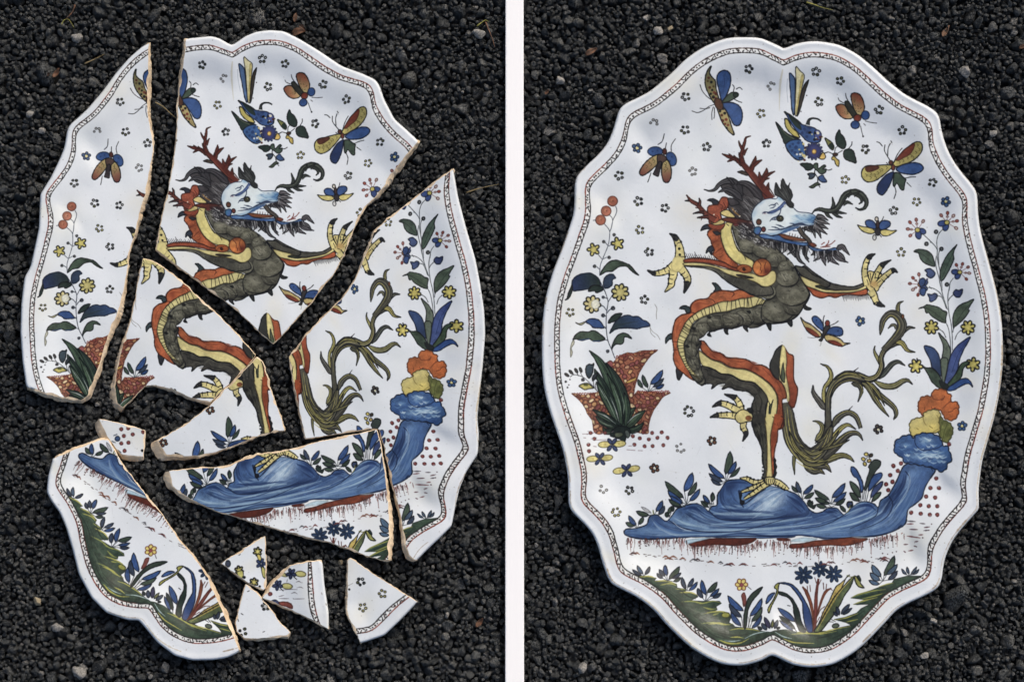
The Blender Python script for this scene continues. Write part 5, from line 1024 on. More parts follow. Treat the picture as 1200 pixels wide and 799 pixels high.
def paint_rosettes():
    for x, y, k in ((803.5,113.5,'k'),(877.5,81,'k'),(904,101,'l'),(891.5,133,'y'),(956,84,'k'),(984.5,95,'k'),(959.5,119.5,'k'),(1030,129,'k'),(1057,153,'k'),(1014,174.8,'k'),(766.5,144,'l'),(802.7,152.3,'k'),(746.4,173.5,'b'),
                    (725.5,205.7,'k'),(748,236,'k'),(779.2,243.6,'k'),(812,201,'l'),(828,172,'k'),(898,168,'k'),(990,210.5,'y'),(1092.6,213.6,'k'),(1074,236.6,'y'),(1047,246.8,'k'),(1108,236,'b'),(749.6,269.4,'y'),(760.6,295.4,'k'),
                    (1055.7,295.7,'y'),(754.8,351,'k'),(668.2,366,'y'),(1008,375.7,'b'),(1127.3,498.9,'b'),(1029,503,'d'),(766.8,548.2,'r'),(707,572.6,'l'),(737,574,'k'),(833.8,516.3,'r')):
        rosette(x, y, k)
    rosette(807, 481.8, 'k', 7, 5.2, 1.6); rosette(797.5, 524.4, 'l', 6, 4.6, 1.6); rosette(721.7, 599.7, 'y', 6, 4.4, 1.7)
def finish(cv, k=.2):
    im = cv.img; g = (im*(.3, .56, .14)).sum(-1, keepdims=True)
    bl = np.clip(im[..., 2]-np.maximum(im[..., 0], im[..., 1]), 0, None); bl[bl < 12] = 0
    im[..., 1] += .13*bl; im[..., 0] -= .05*bl
    im += (g-im)*k
    for ch in range(3): im[..., ch] = .45*im[..., ch]+.55*box(im[..., ch], 1)
    np.clip(im, 0, 255, out=im); im[:] = 255*(im/255)**1.17*np.array((1.022, 1.035, 1.016))
def rim_wear():
    rn = random.Random(9); p = rim_path(.9, -math.pi, math.pi, 1500); i = 0
    while i < 1480:
        k = rn.randint(5, 26); th = math.atan2(p[i, 1]-CEN[1], p[i, 0]-CEN[0])
        if rn.random() < (.85 if math.cos(th-.7) > 0 else .35):
            strokeq((p[i:i+k]-(CV.x0, CV.y0))*SC, rn.uniform(.7, 1.7)*SC, rn.choice(((176,150,118),(160,138,112),(148,126,104),(190,170,140))), rn.uniform(.35,.8), .5)
        i += k
    t0()
    for _ in range(70):
        th = rn.uniform(-math.pi, math.pi); q = rim_path(rn.uniform(2, 12), th, th+.01, 2)[0]
        stroke([q[0], q[1], q[0]+rn.uniform(-2,2), q[1]+rn.uniform(-1,1)], [rn.uniform(.5,1.6), .3], rn.choice(((140,134,130),(170,160,146),(110,106,104))), rn.uniform(.3,.8))
def age(x0, y0, x1, y1, n):
    t0()
    for _ in range(n): blob(RN.uniform(x0, x1), RN.uniform(y0, y1), RN.uniform(10, 46), RN.uniform(6, 26), RN.uniform(0, 3), RN.choice(((222,216,200),(204,208,214),(226,228,230),(200,204,210),(214,208,196))), RN.uniform(.15, .45))
    for _ in range(n):
        x, y, a_, L = RN.uniform(x0, x1), RN.uniform(y0, y1), RN.uniform(0, 6.28), RN.uniform(3, 16)
        stroke([x, y, x+L*.5*math.cos(a_), y+L*.5*math.sin(a_)+RN.uniform(-.6,.6), x+L*math.cos(a_), y+L*math.sin(a_)], [.12,.3,.1], RN.choice(((176,178,182),(188,182,172),(160,162,166))), .5)
    for _ in range(n*3): dot(RN.uniform(x0, x1), RN.uniform(y0, y1), RN.uniform(.15,.38), RN.choice(((132,124,116),(104,98,94),(160,150,136))), RN.uniform(.4,.9))
def paint_plate():
    global CV
    CV = Cv(628, 36, 1182, 790); age(640, 50, 1170, 775, 130)
    specks(420, 640, 50, 1170, 775); rim_wear()
    t0(); stroke([917,82,914,100,913,130], [1.6,2.6,.4], (190,178,150), .5)
    paint_border(); paint_insects(); paint_top_bouquet(); paint_left_plant(); paint_basket(); paint_right_stalk()
    paint_bank(); paint_rocks(); paint_sprigs(); paint_dragon(); paint_rosettes()
    chain_on(rim_path(14.6, .3, 2.84, 600), rim_path(20.0, .3, 2.84, 600), 8)
    finish(CV); return CV
def line_pts(flat, n=160):
    p = smooth(np.array(flat, float).reshape(-1, 2), False, 8); L = np.r_[0, np.cumsum(np.hypot(*np.diff(p, axis=0).T))]
    u = np.linspace(0, L[-1], n); return np.stack([np.interp(u, L, p[:, 0]), np.interp(u, L, p[:, 1])], 1)
def paint_fragments():
    """decoration of the five small sherds, in photo pixels of the left half"""
    global CV
    CV = Cv(100, 476, 500, 768, seed=4); age(104, 480, 496, 764, 40); specks(260, 104, 480, 496, 764)
    k = 200/1200.0
    t(40, 470, k)
    for x, y in ((612,195),(692,232),(630,243),(662,290),(612,295),(635,347),(660,188),(765,215)): reddot(x, y, 2.4)
    ell(585,262,18,18,(70,86,140),INKB,.8); curls([[560,240,580,232],[545,280,570,290],[590,345,610,360],[600,370,625,378],[760,340,768,348]], 1.2, (70,76,96)); dot(758,345,1.4)
    t(240, 610, k)
    ell(162,300,18,24,(60,62,84),INK,.8)
    for x, y in ((370,215),(240,345),(345,430)): yellow_flower(x, y, 30, 6, (198,186,104))
    fill([365,240,385,235,400,275,385,290], (198,180,96), INK, .6); fill([225,360,265,350,268,395,240,400], (190,184,104), INK, .6)
    for a in range(5): ell(395+22*math.cos(a*1.26),300+22*math.sin(a*1.26),17,11,(60,66,112),INKB,.7,a*1.26)
    fill([400,320,422,340,424,400,408,390,398,350], (190,184,104), INK, .6); curls([[240,240,250,232],[262,390,280,400]], .7); dot(437,298,1.6,(196,140,70)); dot(385,460,1.6); dot(275,395,1.8)
    t(240, 610, k); fill([405,590,430,575,445,600,430,625,400,610], (190,190,190), None)
    rosette(310.8, 710, 'k'); rosette(284.5, 740, 'k', 4)
    t(240, 610, k); curls([[255,650,268,658],[300,495,312,490],[232,690,236,705],[408,780,420,775]], .8)
    for x, y in ((605,370),(510,450)):
        ell(x+68,y+(2 if x>550 else 8),38,20,(196,188,116),(74,68,44),.8,.1); ell(x-50,y+8,30,13,(196,188,126),(74,68,44),.6,.2) if x > 550 else None
        for a in (.3,1.7,2.9,4.4,5.4): ell(x+20*math.cos(a),y+20*math.sin(a),19,11,(62,64,104),INKB,.8,a)
        stroke([x+20,y+22,x+40,y+40], 1, INK)
    for p in ([520,485,600,480,650,482],[640,430,660,424,680,434],[645,470,670,464,690,472],[605,510,630,502,650,512],[520,530,555,522],[520,545,590,545],[620,548,700,546],[580,410,575,430]): stroke(p, [.4,1.1,.4], (96,88,96), .8)
    reddot(458,512,2.6); fill([470,560,500,555,525,580,500,590,470,580], (64,66,110), INKB, .7); fill([525,570,580,570,612,590,612,615,570,600,530,590], (138,70,60), BRN, .8)
    chain_on(line_pts([378-14,655,366.5,690,370,715,375.5,733]), line_pts([361.5,655,361,690,364,715,370,729]), 21)
    for x, y in ((381.5,706),(376.5,693.5)): t0(); stroke([x,y,x+1,y+3],[.5,1.6,.5],(150,146,146),.8)
    rosette(422.5, 681, 'k'); rosette(448, 695, 'y'); rosette(425, 711, 'y')
    chain_on(line_pts([417,742,435,738,449,726.5,463,712,479,699]), line_pts([415,737,434,733,446,721.5,461,707.5,475.5,696.5]), 22)
    t0(); dot(409,690,1.2); stroke([407.5,686,413,683], .5, (120,116,112))
    finish(CV); return CV
# ---------------------------------------------------------------- sherds of the broken dish: outlines in photo pixels
def fl(s): return np.array([float(v) for v in s.replace(',', ' ').split()]).reshape(-1, 2)
def pairs(s):
    """least-squares map from a sherd in the left half to its place on the whole dish"""
    a = np.array([float(v) for v in s.replace(',', ' ').split()]).reshape(-1, 4); c = a[:, :2].mean(0); sc = 100.0; quad = len(a) >= 12
    def basis(p):
        u = (p-c)/sc; o = [u[:, 0], u[:, 1], np.ones(len(u))]
        if quad: o += [u[:, 0]**2, u[:, 0]*u[:, 1], u[:, 1]**2]
        return np.stack(o, 1)
    A = basis(a[:, :2]); reg = np.diag([0, 0, 0]+[.25]*3 if quad else [0, 0, 0])
    M = np.linalg.solve(A.T@A+reg, A.T@a[:, 2:]); r = A@M-a[:, 2:]
    return (lambda p: basis(p)@M), np.abs(r).max(), math.sqrt(abs(np.linalg.det(M[:2])))/sc
SHERDS = [
 dict(n='long left rim sherd', lab='tall curved rim sherd with red berry plant and half a basket', h=2, tilt=(0, 0),
  o=fl('175,51 174,62 174,82 173,107 172.5,118 173,133 176.7,153 179,172 178,185 174,205 170,228 163,250 158,273 153,288 149,312 146,335 138,365 127,392 115,430 110,443 103,463 95,468.5 72,465 42.5,457 31,453 26.7,423 24.3,390 25.3,356 29,325 36,313 40,295 46,267 47.5,228 60,208 72,183 76,172 79,153 82.5,146 90,140 103,128 120,108 137,85 152,68 167,55'),
  m='84.2,241.7,717.6,235.6 73.3,262.5,703.6,257.8 73,349,694,356 101.4,333.8,726.6,342.5 135.6,365.6,760.6,381.3 91.4,395,711.6,411 102,183,746.4,173.5 87,215,725.5,205.7 110.5,238.7,748,236 141.3,241.3,779.2,243.6 115.3,268,749.6,269.4 129.5,290,760.6,295.4 140,120.3,803.5,113.5 147.5,154,802.7,152.3 172,166,828,172 55.3,442,670,461',
  fl=[(140,380,60,5.5,2), (65,467,45,0,5), (175,110,60,4,0), (168,240,50,5,.5), (110,445,30,3,2)]),
 dict(n='upper sherd', lab='large upper sherd with the dragon head, antlers and insects', h=2,
  o=fl('218,46 248,43 258,46 266,51 272,54 279,49 288,43 300,38 315,36 332,37 352,47 375,61 400,78 425,87 440,94 445,102 450,117 462,140 480,156 490,165.5 480,177 463,198 452,215 441.7,228 430,240 421.7,253 413,270 403,297 390,322 381,331 364.7,354 350,370 330,393 320,402.5 303,387.5 287,371.7 270,356.7 250,343 235,331 220,320 196.7,303 183.5,292 187.5,266.7 192.5,245 198,221.7 201.7,200 207.5,160 208,125 211,100 215,75'),
  m='237,75.5,877.5,81 263,92.5,904,101 254,124,891.5,133 263,154,898,168 308,69,956,84 334,74.5,984.5,95 314,102,959.5,119.5 378,99,1030,129 406,117,1057,153 369,145.5,1014,174.8 445,166,1092.6,213.6 431,191,1074,236.6 351,182.5,990,210.5 280,287.5,892.7,313.3 289,233,913.8,256 391.7,293,1015,336 311,367,916.3,404.4',
  fl=[(465,200,60,4,4), (214,70,60,-3,0), (205,300,60,-1,1)]),
 dict(n='coil sherd', lab='sherd with the dragon coil and a basket corner', h=2,
  o=fl('168,303.5 180,306.7 190,313 213,330 231.7,348 251.7,366 266.7,380 280,395 299,415.5 298,418.5 283,435 270,448.5 256.7,460.5 246,471 225,466 200,455 182,451 170,451.5 155,467 144,477 137.5,471.7 135,453 137.5,433 143.5,406.7 150,386.7 155,370 160,343 164,322'),
  m='184,350,796.3,361.3 171,388,780,402 187.5,426.7,795,445 236,374,852.6,391.6 219,378,833.2,394 227.5,455,834.5,476.6 239,440,848.9,461.9 170.8,418,776.5,433.6 180.8,442.5,785,460',
  fl=[(135,460,22,-6,3), (200,462,45,0,3), (245,472,20,-2,3), (142,480,14,0,5), (146,420,40,-3,0)]),
 dict(n='foot sherd', lab='sherd with the dragon leg and leaf sprigs', h=3,
  o=fl('301,419.5 307,424 312,438 316.7,455 321,468 326,480 330,493 333,504 320,506 303,510 286.7,516.5 270,523.5 253,529 238,533 215,534.5 195,532.5 190,524 185.5,516 203,506 220,496 236.7,483 246,476 262.5,457 272,449 287.5,433'),
  m='268.7,488,855.4,528.6 231.7,516.7,811,553.6 244.5,481,833.8,516.3 312.5,508,901.5,558.9 247,504,830,543.2 280,503,866.8,547.3 279.5,474.5,870.8,516.3',
  fl=[(187,522,14,-9,1), (190,534,14,-4,5), (215,536,35,0,4), (280,524,50,0,1.5)]),
 dict(n='right sherd', lab='large right sherd with dragon tail, flower stalk and boulders', h=2,
  o=fl('531,199 536.7,231.7 546.7,270 556.7,303 562,330 567,362.5 568.4,390.7 565.5,427.5 561,468.7 559,490 560.8,508 559.7,532 546.7,551.5 538,573 532.6,597 529,616 516,629 500,644 487.5,657 480,650 475,637 469,601 460,566.7 451,527.7 445,503 434,501.8 412,505 384,510 358,513.5 351.7,483 347,460 341,428 339.5,419 356,397 373,377.7 388.5,362.5 401.5,349.5 416.7,328 426.7,305 435,283 438.5,271.7 453,258 473,243 493,226.7 516.7,208'),
  m='413.4,339.8,1008,375.7 529.8,445.5,1127.3,498.9 437.3,457.4,1029,503 486.4,344,1091.4,383.2 527,342.6,1134.2,383.6 468.7,386,1073.2,428.8 536.3,381,1140.2,426.9 501,408.4,1103.9,456 547.8,524.4,1132.7,587.6 487,542.8,1067.6,600 517.4,541.8,1098.2,602.7 478.4,591.6,1048,650.7 534,286.7,1144,319 521.5,212,1127.5,250 551.5,390.7,1157.5,436 547.8,451,1144,501 363.6,436,929.4,477.6 366.4,510,931,555.7 382.7,388.5,961.4,426',
  fl=[(478,645,20,-3,4), (349,470,50,-2,1), (470,610,50,-2.5,0), (428,300,40,-2,0)]),
 dict(n='rock sherd', lab='long sherd with the blue rocks and dragon foot', h=4,
  o=fl('198,552 228,549 260,547.5 271.7,545 286.7,538.5 301.7,533 320,530 345,526 373,518 412,510 441.5,503.5 445,517 448,534 451.3,555.8 454.6,588 455.7,610 456,635 455,655 450,656.5 430,650.5 410,643.5 385,634.5 350,626 325,619 300,612.5 270,603 253,598 236.7,590.5 223,584 211.7,577 203,569'),
  m='301.7,553,872.7,584 330,528,902,562.6 266.7,571,830,598 407,522,990,566 391.8,619.8,960.7,666.4 375.5,626,941.5,673.3 405.8,623,977,672 439.4,632.8,1012.6,688 253,550,819.8,572.9',
  fl=[(196,560,12,-10,4), (215,580,25,-2,4), (457,620,70,4.5,1), (290,536,20,0,-2.5), (350,628,80,0,1.5)]),
 dict(n='lower left rim sherd', lab='lower rim sherd with grassy bank and a drooping blue leaf', h=3,
  o=fl('62,537.5 90,525.5 120,515 127,515.5 133,526 143,543.5 156.7,562 170,579 190,603 210,633.5 230,656.5 243,676 257,707.5 270,738 281,763 266,770 250,772.5 225,773 205,767.5 185,752.5 172.5,737.5 162.5,726 150,726 125,717.5 107.5,700 92.5,672.5 85,642.5 77.5,617.5 70,600 60,586.7 55,576.7 56.7,558'),
  m='89.5,532.5,731.4,623.2 67.5,567.5,726.4,670 178.7,643.7,868.8,684.4 172,710,902,746.4 162.5,726,904.5,767.6 217.5,664.5,916.4,682.3 196,657.5,893,687.3',
  fl=[(90,522,40,0,-2.5), (265,720,50,4.5,0), (225,650,50,2,0), (125,512,12,0,-2)]),
 dict(n='dotted sherd', lab='small four-sided sherd painted with dark red dots', h=1, frag=1,
  o=fl('116.5,491 140,496 169.5,504.5 167.5,534.5 143,532.5 135,524 126,511'),
  fl=[(114,492,14,-3,3), (155,536,30,0,6.5), (120,505,14,-6,8)]),
 dict(n='flower triangle sherd', lab='small triangular sherd with three yellow flowers', h=3, frag=1,
  o=fl('260,660 285,643.5 310,628.5 311,650 311,689.5 308,691 298,686 288,680.5'), fl=[(280,675,30,0,1.5)]),
 dict(n='blank sherd', lab='nearly blank white sherd with a single rosette at its edge', h=2, frag=1,
  o=fl('288,684.5 300,693.5 308,703 318,714 328,730 339.5,740.5 337,744.5 300,747.5 286,747 278,739 276.5,730 282,706'), fl=[(310,748,40,0,3), (341,742,10,1,2)]),
 dict(n='rim sherd with petals', lab='small rim sherd with petals and a red patch', h=3, frag=1, rim=[361,655,363.5,690,367,715,373,732], side=-1,
  o=fl('308.5,700 320,683.5 341.5,662.5 360,658.5 377.5,656.5 380,685 385,718 385,736.5 363,724 340,713.5 316,703.5'), fl=[(325,680,30,-3.5,-1), (345,718,40,0,1.5)]),
 dict(n='rim sherd with rosettes', lab='small rim sherd carrying only three rosettes', h=2, frag=1, rim=[416,739.5,434,735.5,447.5,724,462,710,477,698], side=-1,
  o=fl('408,656.5 410.7,653.5 421,661 442.6,676 472.6,695 489,705 470,725 450,744 423,753 407,718.5 407.5,682.5'), fl=[(404,700,40,-2.5,.5), (440,750,40,0,1.5)]),
]
TH = 8.0       # thickness of the ware, photo px
def prof(d):
    """height of the glazed face above the well, photo px, by distance from the rim"""
    d = np.asarray(d, float)
    s = np.clip((60-d)/45, 0, 1); z = 9.5*s*s*(3-2*s)+1.0*np.clip((15-d)/15, 0, 1)-.75*np.exp(-((d-7.5)/3.2)**2)
    e = np.clip((3.2-d)/3.2, 0, 1); return z-3.2*(1-np.sqrt(np.clip(1-e*e, 0, 1)))
def wob(x, y): 
    th = np.arctan2(y-CEN[1], x-CEN[0]); r = np.hypot(x-CEN[0], y-CEN[1])
    return .24*np.sin(34*th+1.2*np.sin(5*th))*np.clip((r-150)/120, 0, 1)+.45*np.sin(x*.031+1.3*np.sin(y*.017))+.4*np.sin(y*.027+x*.013+.8)+.25*np.sin(x*.071-y*.053)
def resample(p, step, jit=0.0, seed=0, keep=None):
    q = np.vstack([p, p[:1]]); L = np.r_[0, np.cumsum(np.hypot(*np.diff(q, axis=0).T))]
    n = max(8, int(L[-1]/step)); u = np.sort(np.r_[np.linspace(0, L[-1], n, endpoint=False), L[:-1]])
    u = u[np.r_[True, np.diff(u) > step*.35]]
    r = np.stack([np.interp(u, L, q[:, 0]), np.interp(u, L, q[:, 1])], 1)
    if jit:
        rn = np.random.default_rng(seed); d = np.roll(r, -1, 0)-np.roll(r, 1, 0); d /= np.hypot(*d.T)[:, None]+1e-9
        nn = np.stack([-d[:, 1], d[:, 0]], 1); a = rn.normal(0, 1, len(r)); a = (a+np.roll(a, 1)+np.roll(a, 2))/2
        w = jit if np.isscalar(jit) else jit(r)
        r = r+nn*(a*w)[:, None]
    return r
def inside(poly, pts):
    x, y = pts[:, 0], pts[:, 1]; c = np.zeros(len(pts), bool)
    for i in range(len(poly)):
        x1, y1 = poly[i-1]; x2, y2 = poly[i]
        if y1 == y2: continue
        c ^= ((y1 > y) != (y2 > y)) & (x < (x2-x1)*(y-y1)/(y2-y1)+x1)
    return c
def seg_dist(poly, pts, closed=True):
    d = np.full(len(pts), 1e9); n = len(poly)
    for i in range(n if closed else n-1):
        a = poly[i]; b = poly[(i+1) % n]; v = b-a
        s = np.clip(((pts-a)@v)/(v@v+1e-9), 0, 1); d = np.minimum(d, np.hypot(*((a+s[:, None]*v)-pts).T))
    return d
def triangulate(B, I):
    """constrained triangulation of boundary loop B with interior points I -> points, triangles (boundary first)"""
    n = len(B); P_ = np.vstack([B, I])
    r = delaunay_2d_cdt([Vector(p) for p in P_], [(i, (i+1) % n) for i in range(n)], [], 1, 1e-5)
    pts = np.array([tuple(v) for v in r[0]]); tri = np.array([f for f in r[2] if len(f) == 3])
    a = pts[tri]; cr = (a[:, 1, 0]-a[:, 0, 0])*(a[:, 2, 1]-a[:, 0, 1])-(a[:, 1, 1]-a[:, 0, 1])*(a[:, 2, 0]-a[:, 0, 0])
    tri[cr > 0] = tri[cr > 0][:, ::-1]            # photo y runs down, so this faces up in the world
    mp = {}
    for i, o in enumerate(r[3]):
        for k in o: mp[k] = i
    return pts, tri, [mp[i] for i in range(n)]
def vnormals(V, F):
    a = V[F]; n = np.cross(a[:, 1]-a[:, 0], a[:, 2]-a[:, 0]); o = np.zeros_like(V)
    for k in range(3): np.add.at(o, F[:, k], n)
    return o/(np.linalg.norm(o, axis=1)[:, None]+1e-12)
def compact(F, *arrs):
    u, inv = np.unique(F.ravel(), return_inverse=True); return inv.reshape(F.shape), [a[u] for a in arrs]
CVP = paint_plate(); CVF = paint_fragments()
M_GL = glaze_mat('painted_tin_glaze', CVP); M_GF = glaze_mat('painted_tin_glaze_fragments', CVF)
M_CLAY = clay_mat('buff_earthenware', (.46, .35, .23), (.66, .53, .37), (.76, .65, .49))
M_UNDER = clay_mat('white_glaze_underside', (.5, .49, .46), (.6, .6, .6), (.66, .66, .67), .4)
def uv_of(p, cv): return np.stack([(p[:, 0]-cv.x0)/(cv.w/SC), 1-(p[:, 1]-cv.y0)/(cv.h/SC)], 1)
FOOT = []      # footprints of everything that lies on the gravel: (polygon, underside height)
# ---------------------------------------------------------------- the mended dish
def build_dish():
    H0 = 12.0
    o = resample(smooth(np.array(OUTL, float).reshape(-1, 2), True, 4), 2.6)
    ctr = np.array(CEN); I = []
    th = np.arctan2(o[:, 1]-ctr[1], o[:, 0]-ctr[0]); c = np.maximum(np.interp(th, TT, CF), .55); v = o-ctr; R = np.hypot(*v.T); v /= R[:, None]
    for d in (.5, 1.2, 2.2, 3.6, 6, 9, 12, 15, 18, 21.5, 25, 29, 33, 37, 41, 46, 51):
        st = 1 if d < 20 else 2
        I.append((ctr+v*(R-d/c)[:, None])[::st])
    gx, gy = np.meshgrid(np.arange(640, 1172, 7.0), np.arange(50, 778, 7.0)); g = np.stack([gx.ravel(), gy.ravel()], 1); g[:, 0] += (np.round(g[:, 1]/7) % 2)*3.5
    g = g[rim_d(g[:, 0], g[:, 1]) > 54]; I.append(g)
    pts, tri, bi = triangulate(o, np.vstack(I))
    d = np.maximum(rim_d(pts[:, 0], pts[:, 1]), 0); d[bi] = 0
    h = H0+prof(d)+wob(pts[:, 0], pts[:, 1])*np.clip((d-4)/30, 0, 1)
    V = world_at(pts[:, 0], pts[:, 1], h); nrm = vnormals(V, tri); uv = uv_of(pts, CVP)
    root = new_obj('painted_dish', None, label='whole scalloped oval dish painted with a dragon standing on blue rocks', cat='dish')
    base = V.mean(0); base[2] = V[:, 2].min(); root.location = base
    fd = d[tri].mean(1)
    for nm, sel in (('well', fd >= 17), ('rim', fd < 17)):
        F = tri[sel]; Fi, (v_, n_, u_) = compact(F, V-base, nrm, uv)
        new_obj(nm, np_mesh(nm, v_, Fi, True, u_, n_), M_GL, root)
    # underside: outer wall of the lip, then a shell that tucks in under the well
    n = len(o); rings = []
    for dd, hz in ((0, 0), (-.25, -1.6), (.1, -3.2), (1.2, -4.6), (3, -5.4), (8, -6.3), (16, -7.2), (24, -9.5), (36, -17), (52, -20.0), (90, -20.5)):
        k = (ctr+v*(R-dd/c)[:, None]); rings.append(world_at(k[:, 0], k[:, 1], np.maximum(H0+float(prof(0))+hz, 1.6)))
    VV = np.vstack(rings+[world_at([ctr[0]], [ctr[1]], [1.6])]); F = []
    for r in range(len(rings)-1):
        for i in range(n):
            j = (i+1) % n; F += [(r*n+i, (r+1)*n+i, (r+1)*n+j), (r*n+i, (r+1)*n+j, r*n+j)]
    k = (len(rings)-1)*n; F += [(k+i, len(VV)-1, k+(i+1) % n) for i in range(n)]
    a = np.array(F); q = VV[a[0]]; 
    me = np_mesh('underside', VV-base, a, True); bm = bmesh.new(); bm.from_mesh(me); bmesh.ops.recalc_face_normals(bm, faces=bm.faces); bm.to_mesh(me); bm.free()
    new_obj('underside', me, M_UNDER, root)
    FOOT.append((o, 1.6, rim_d, 40))
build_dish()
# ---------------------------------------------------------------- the broken dish
def build_sherd(i, S):
    frag = S.get('frag'); cv = CVF if frag else CVP
    if not frag:
        to, err, scale = pairs(S['m'])
        print('SHERD', S['n'], 'max residual %.1f scale %.3f' % (err, scale))
        dist = lambda p: rim_d(*to(p).T)
    elif 'rim' in S:
        rl = line_pts(S['rim'], 60); to = lambda p: p; scale = 1.13; cen = S['o'].mean(0)
        def dist(p):
            dd = np.full(len(p), 1e9); sg = np.zeros(len(p))
            for a, b in zip(rl[:-1], rl[1:]):
                vv = b-a; s = np.clip(((p-a)@vv)/(vv@vv), 0, 1); q = p-(a+s[:, None]*vv); m = np.hypot(*q.T); c_ = np.sign(vv[0]*q[:, 1]-vv[1]*q[:, 0]); w = m < dd; dd[w] = m[w]; sg[w] = c_[w]
            s0 = np.sign((rl[1]-rl[0])[0]*(cen-rl[0])[1]-(rl[1]-rl[0])[1]*(cen-rl[0])[0])
            return 17+dd*sg*s0*1.13
    else: to = lambda p: p; scale = 1.13; dist = lambda p: np.full(len(p), 90.0)
    th = TH; k = 1/scale
    rimy = lambda p: dist(p) < 10
    o = resample(S['o'], 2.2, lambda p: np.where(rimy(p), .0, .28), i)
    if not frag or 'rim' in S:           # let the rim side be a smooth curve
        sm = o.copy()
        for _ in range(3): sm = (np.roll(sm, 1, 0)+np.roll(sm, -1, 0)+2*sm)/4
        w = (rimy(o) & rimy(np.roll(o, 4, 0)) & rimy(np.roll(o, -4, 0)))[:, None]; o = np.where(w, sm, o)
    dv = np.roll(o, -1, 0)-np.roll(o, 1, 0); dv /= np.hypot(*dv.T)[:, None]+1e-9; nn0 = np.stack([-dv[:, 1], dv[:, 0]], 1); nn0 *= -1 if np.sum(o[:, 0]*np.roll(o[:, 1], -1)-np.roll(o[:, 0], -1)*o[:, 1]) > 0 else 1
    rc = np.random.default_rng(i+200); chip = np.zeros(len(o))
    for q in np.where(rc.random(len(o)) < .05)[0]:
        w = rc.integers(1, 4); dpt = rc.uniform(.5, 2.0)
        for e in range(-w, w+1): chip[(q+e) % len(o)] = max(chip[(q+e) % len(o)], dpt*math.cos(e/(w+1)*1.5))
    chip[rimy(o)] = 0; oc = o.copy(); o = o-nn0*chip[:, None]
    mn, mx_ = o.min(0), o.max(0)
    gx, gy = np.meshgrid(np.arange(mn[0], mx_[0], 4.0), np.arange(mn[1], mx_[1], 4.0)); g = np.stack([gx.ravel(), gy.ravel()], 1); g[:, 0] += (np.round(g[:, 1]/4) % 2)*2
    g = g[inside(o, g)]; g = g[seg_dist(o, g) > 1.8]
    # extra rows near the rim so that the lip rounds off
    isr = rimy(o) & ((dist(o+nn0)-dist(o-nn0)) < -1.3); dv = np.roll(o, -1, 0)-np.roll(o, 1, 0); dv /= np.hypot(*dv.T)[:, None]+1e-9; nn = np.stack([-dv[:, 1], dv[:, 0]], 1)
    ar = np.sum(o[:, 0]*np.roll(o[:, 1], -1)-np.roll(o[:, 0], -1)*o[:, 1]); nn *= -1 if ar > 0 else 1       # outward
    ex = np.vstack([(o-nn*q)[isr] for q in (.7, 1.4, 2.6)]) if isr.any() else np.zeros((0, 2))
    if len(ex): ex = ex[inside(o, ex)]; ex = ex[seg_dist(o, ex) > .45]; g = g[[np.hypot(*(ex-q).T).min() > 1.2 for q in g]]
    pts, tri, bi = triangulate(o, np.vstack([g, ex]))
    def edge_d(p):
        d = dist(p); return d
    d = edge_d(pts); ed = seg_dist(o, pts)
    # at the rim the true edge of the sherd is the lip, wherever the fitted dish puts it
    onrim = d < 10
    if onrim.any():
        pr = o[isr] if isr.any() else o
        dr = np.array([np.hypot(*(pr-q).T).min() for q in pts[onrim]])*scale; d[onrim] = np.minimum(np.maximum(d[onrim], 0), 12)*.0+np.minimum(dr, 17)
    H0 = S['h']+th
    h = H0+k*prof(d)+k*wob(to(pts)[:, 0], to(pts)[:, 1])
    cxy = o.mean(0); rn = random.Random(i*7+1); q_ = .05 if frag else .014; tx, ty = rn.uniform(-q_, q_), rn.uniform(-q_, q_)
    tl = lambda p: (p[:, 0]-cxy[0])*tx+(p[:, 1]-cxy[1])*ty
    h = h+tl(pts)
    # chipped glaze: the face dips a little at broken edges
    V = world_at(pts[:, 0], pts[:, 1], h); nrm = vnormals(V, tri); uv = uv_of(to(pts), cv)
    root = new_obj('dish_sherd', None, label=S['lab'], cat='sherd', group='sherds of the broken dish')
    base = V.mean(0); base[2] = V[:, 2].min()-th*PX; root.location = base
    gl = M_GF if frag else M_GL
    # side rings: top edge, chip bevel, ragged middle, underside
    hb = h[bi]; n = len(o); rs = np.random.default_rng(i+50)
    def nz(s):
        a = rs.normal(0, s, n); return (a+np.roll(a, 1)+np.roll(a, -1))/1.7
    fx = np.zeros((n, 2))
    for x, y, r, dx, dy in S.get('fl', ()):
        g_ = np.exp(-((o[:, 0]-x)**2+(o[:, 1]-y)**2)/(2*(r*.6)**2)); fx += g_[:, None]*(dx, dy)
    isr2 = isr & np.roll(isr, 1) & np.roll(isr, -1)
    fx[isr2] = 0
    br = (~isr2).astype(float)[:, None]
    rings = [(o, hb)]
    rings.append((oc+br*(nn*(.85+nz(.25))[:, None]+fx*.12)+(1-br)*nn*.35, hb-np.where(isr2, 1.6, .9)))
    rings.append((oc+br*(nn*(.8+nz(.5))[:, None]+fx*.55)+(1-br)*nn*.2, hb-th*.5))
    rings.append((oc+br*(nn*(.5+nz(.5))[:, None]+fx*1.0)-(1-br)*nn*2.5, hb-th*.98))
    rings.append((oc-nn*3.0*br-(1-br)*nn*6+fx*.8*br, hb-th*1.0))
    RV = np.vstack([world_at(p[:, 0], p[:, 1], z) for p, z in rings]); ruv = uv_of(to(np.vstack([p for p, z in rings])), cv)
    Fc, Fg = [], []
    for r in range(len(rings)-1):
        for a in range(n):
            b = (a+1) % n; q = [(r*n+a, (r+1)*n+a, (r+1)*n+b), (r*n+a, (r+1)*n+b, r*n+b)]
            (Fg if (isr2[a] and isr2[b]) else Fc).extend(q)
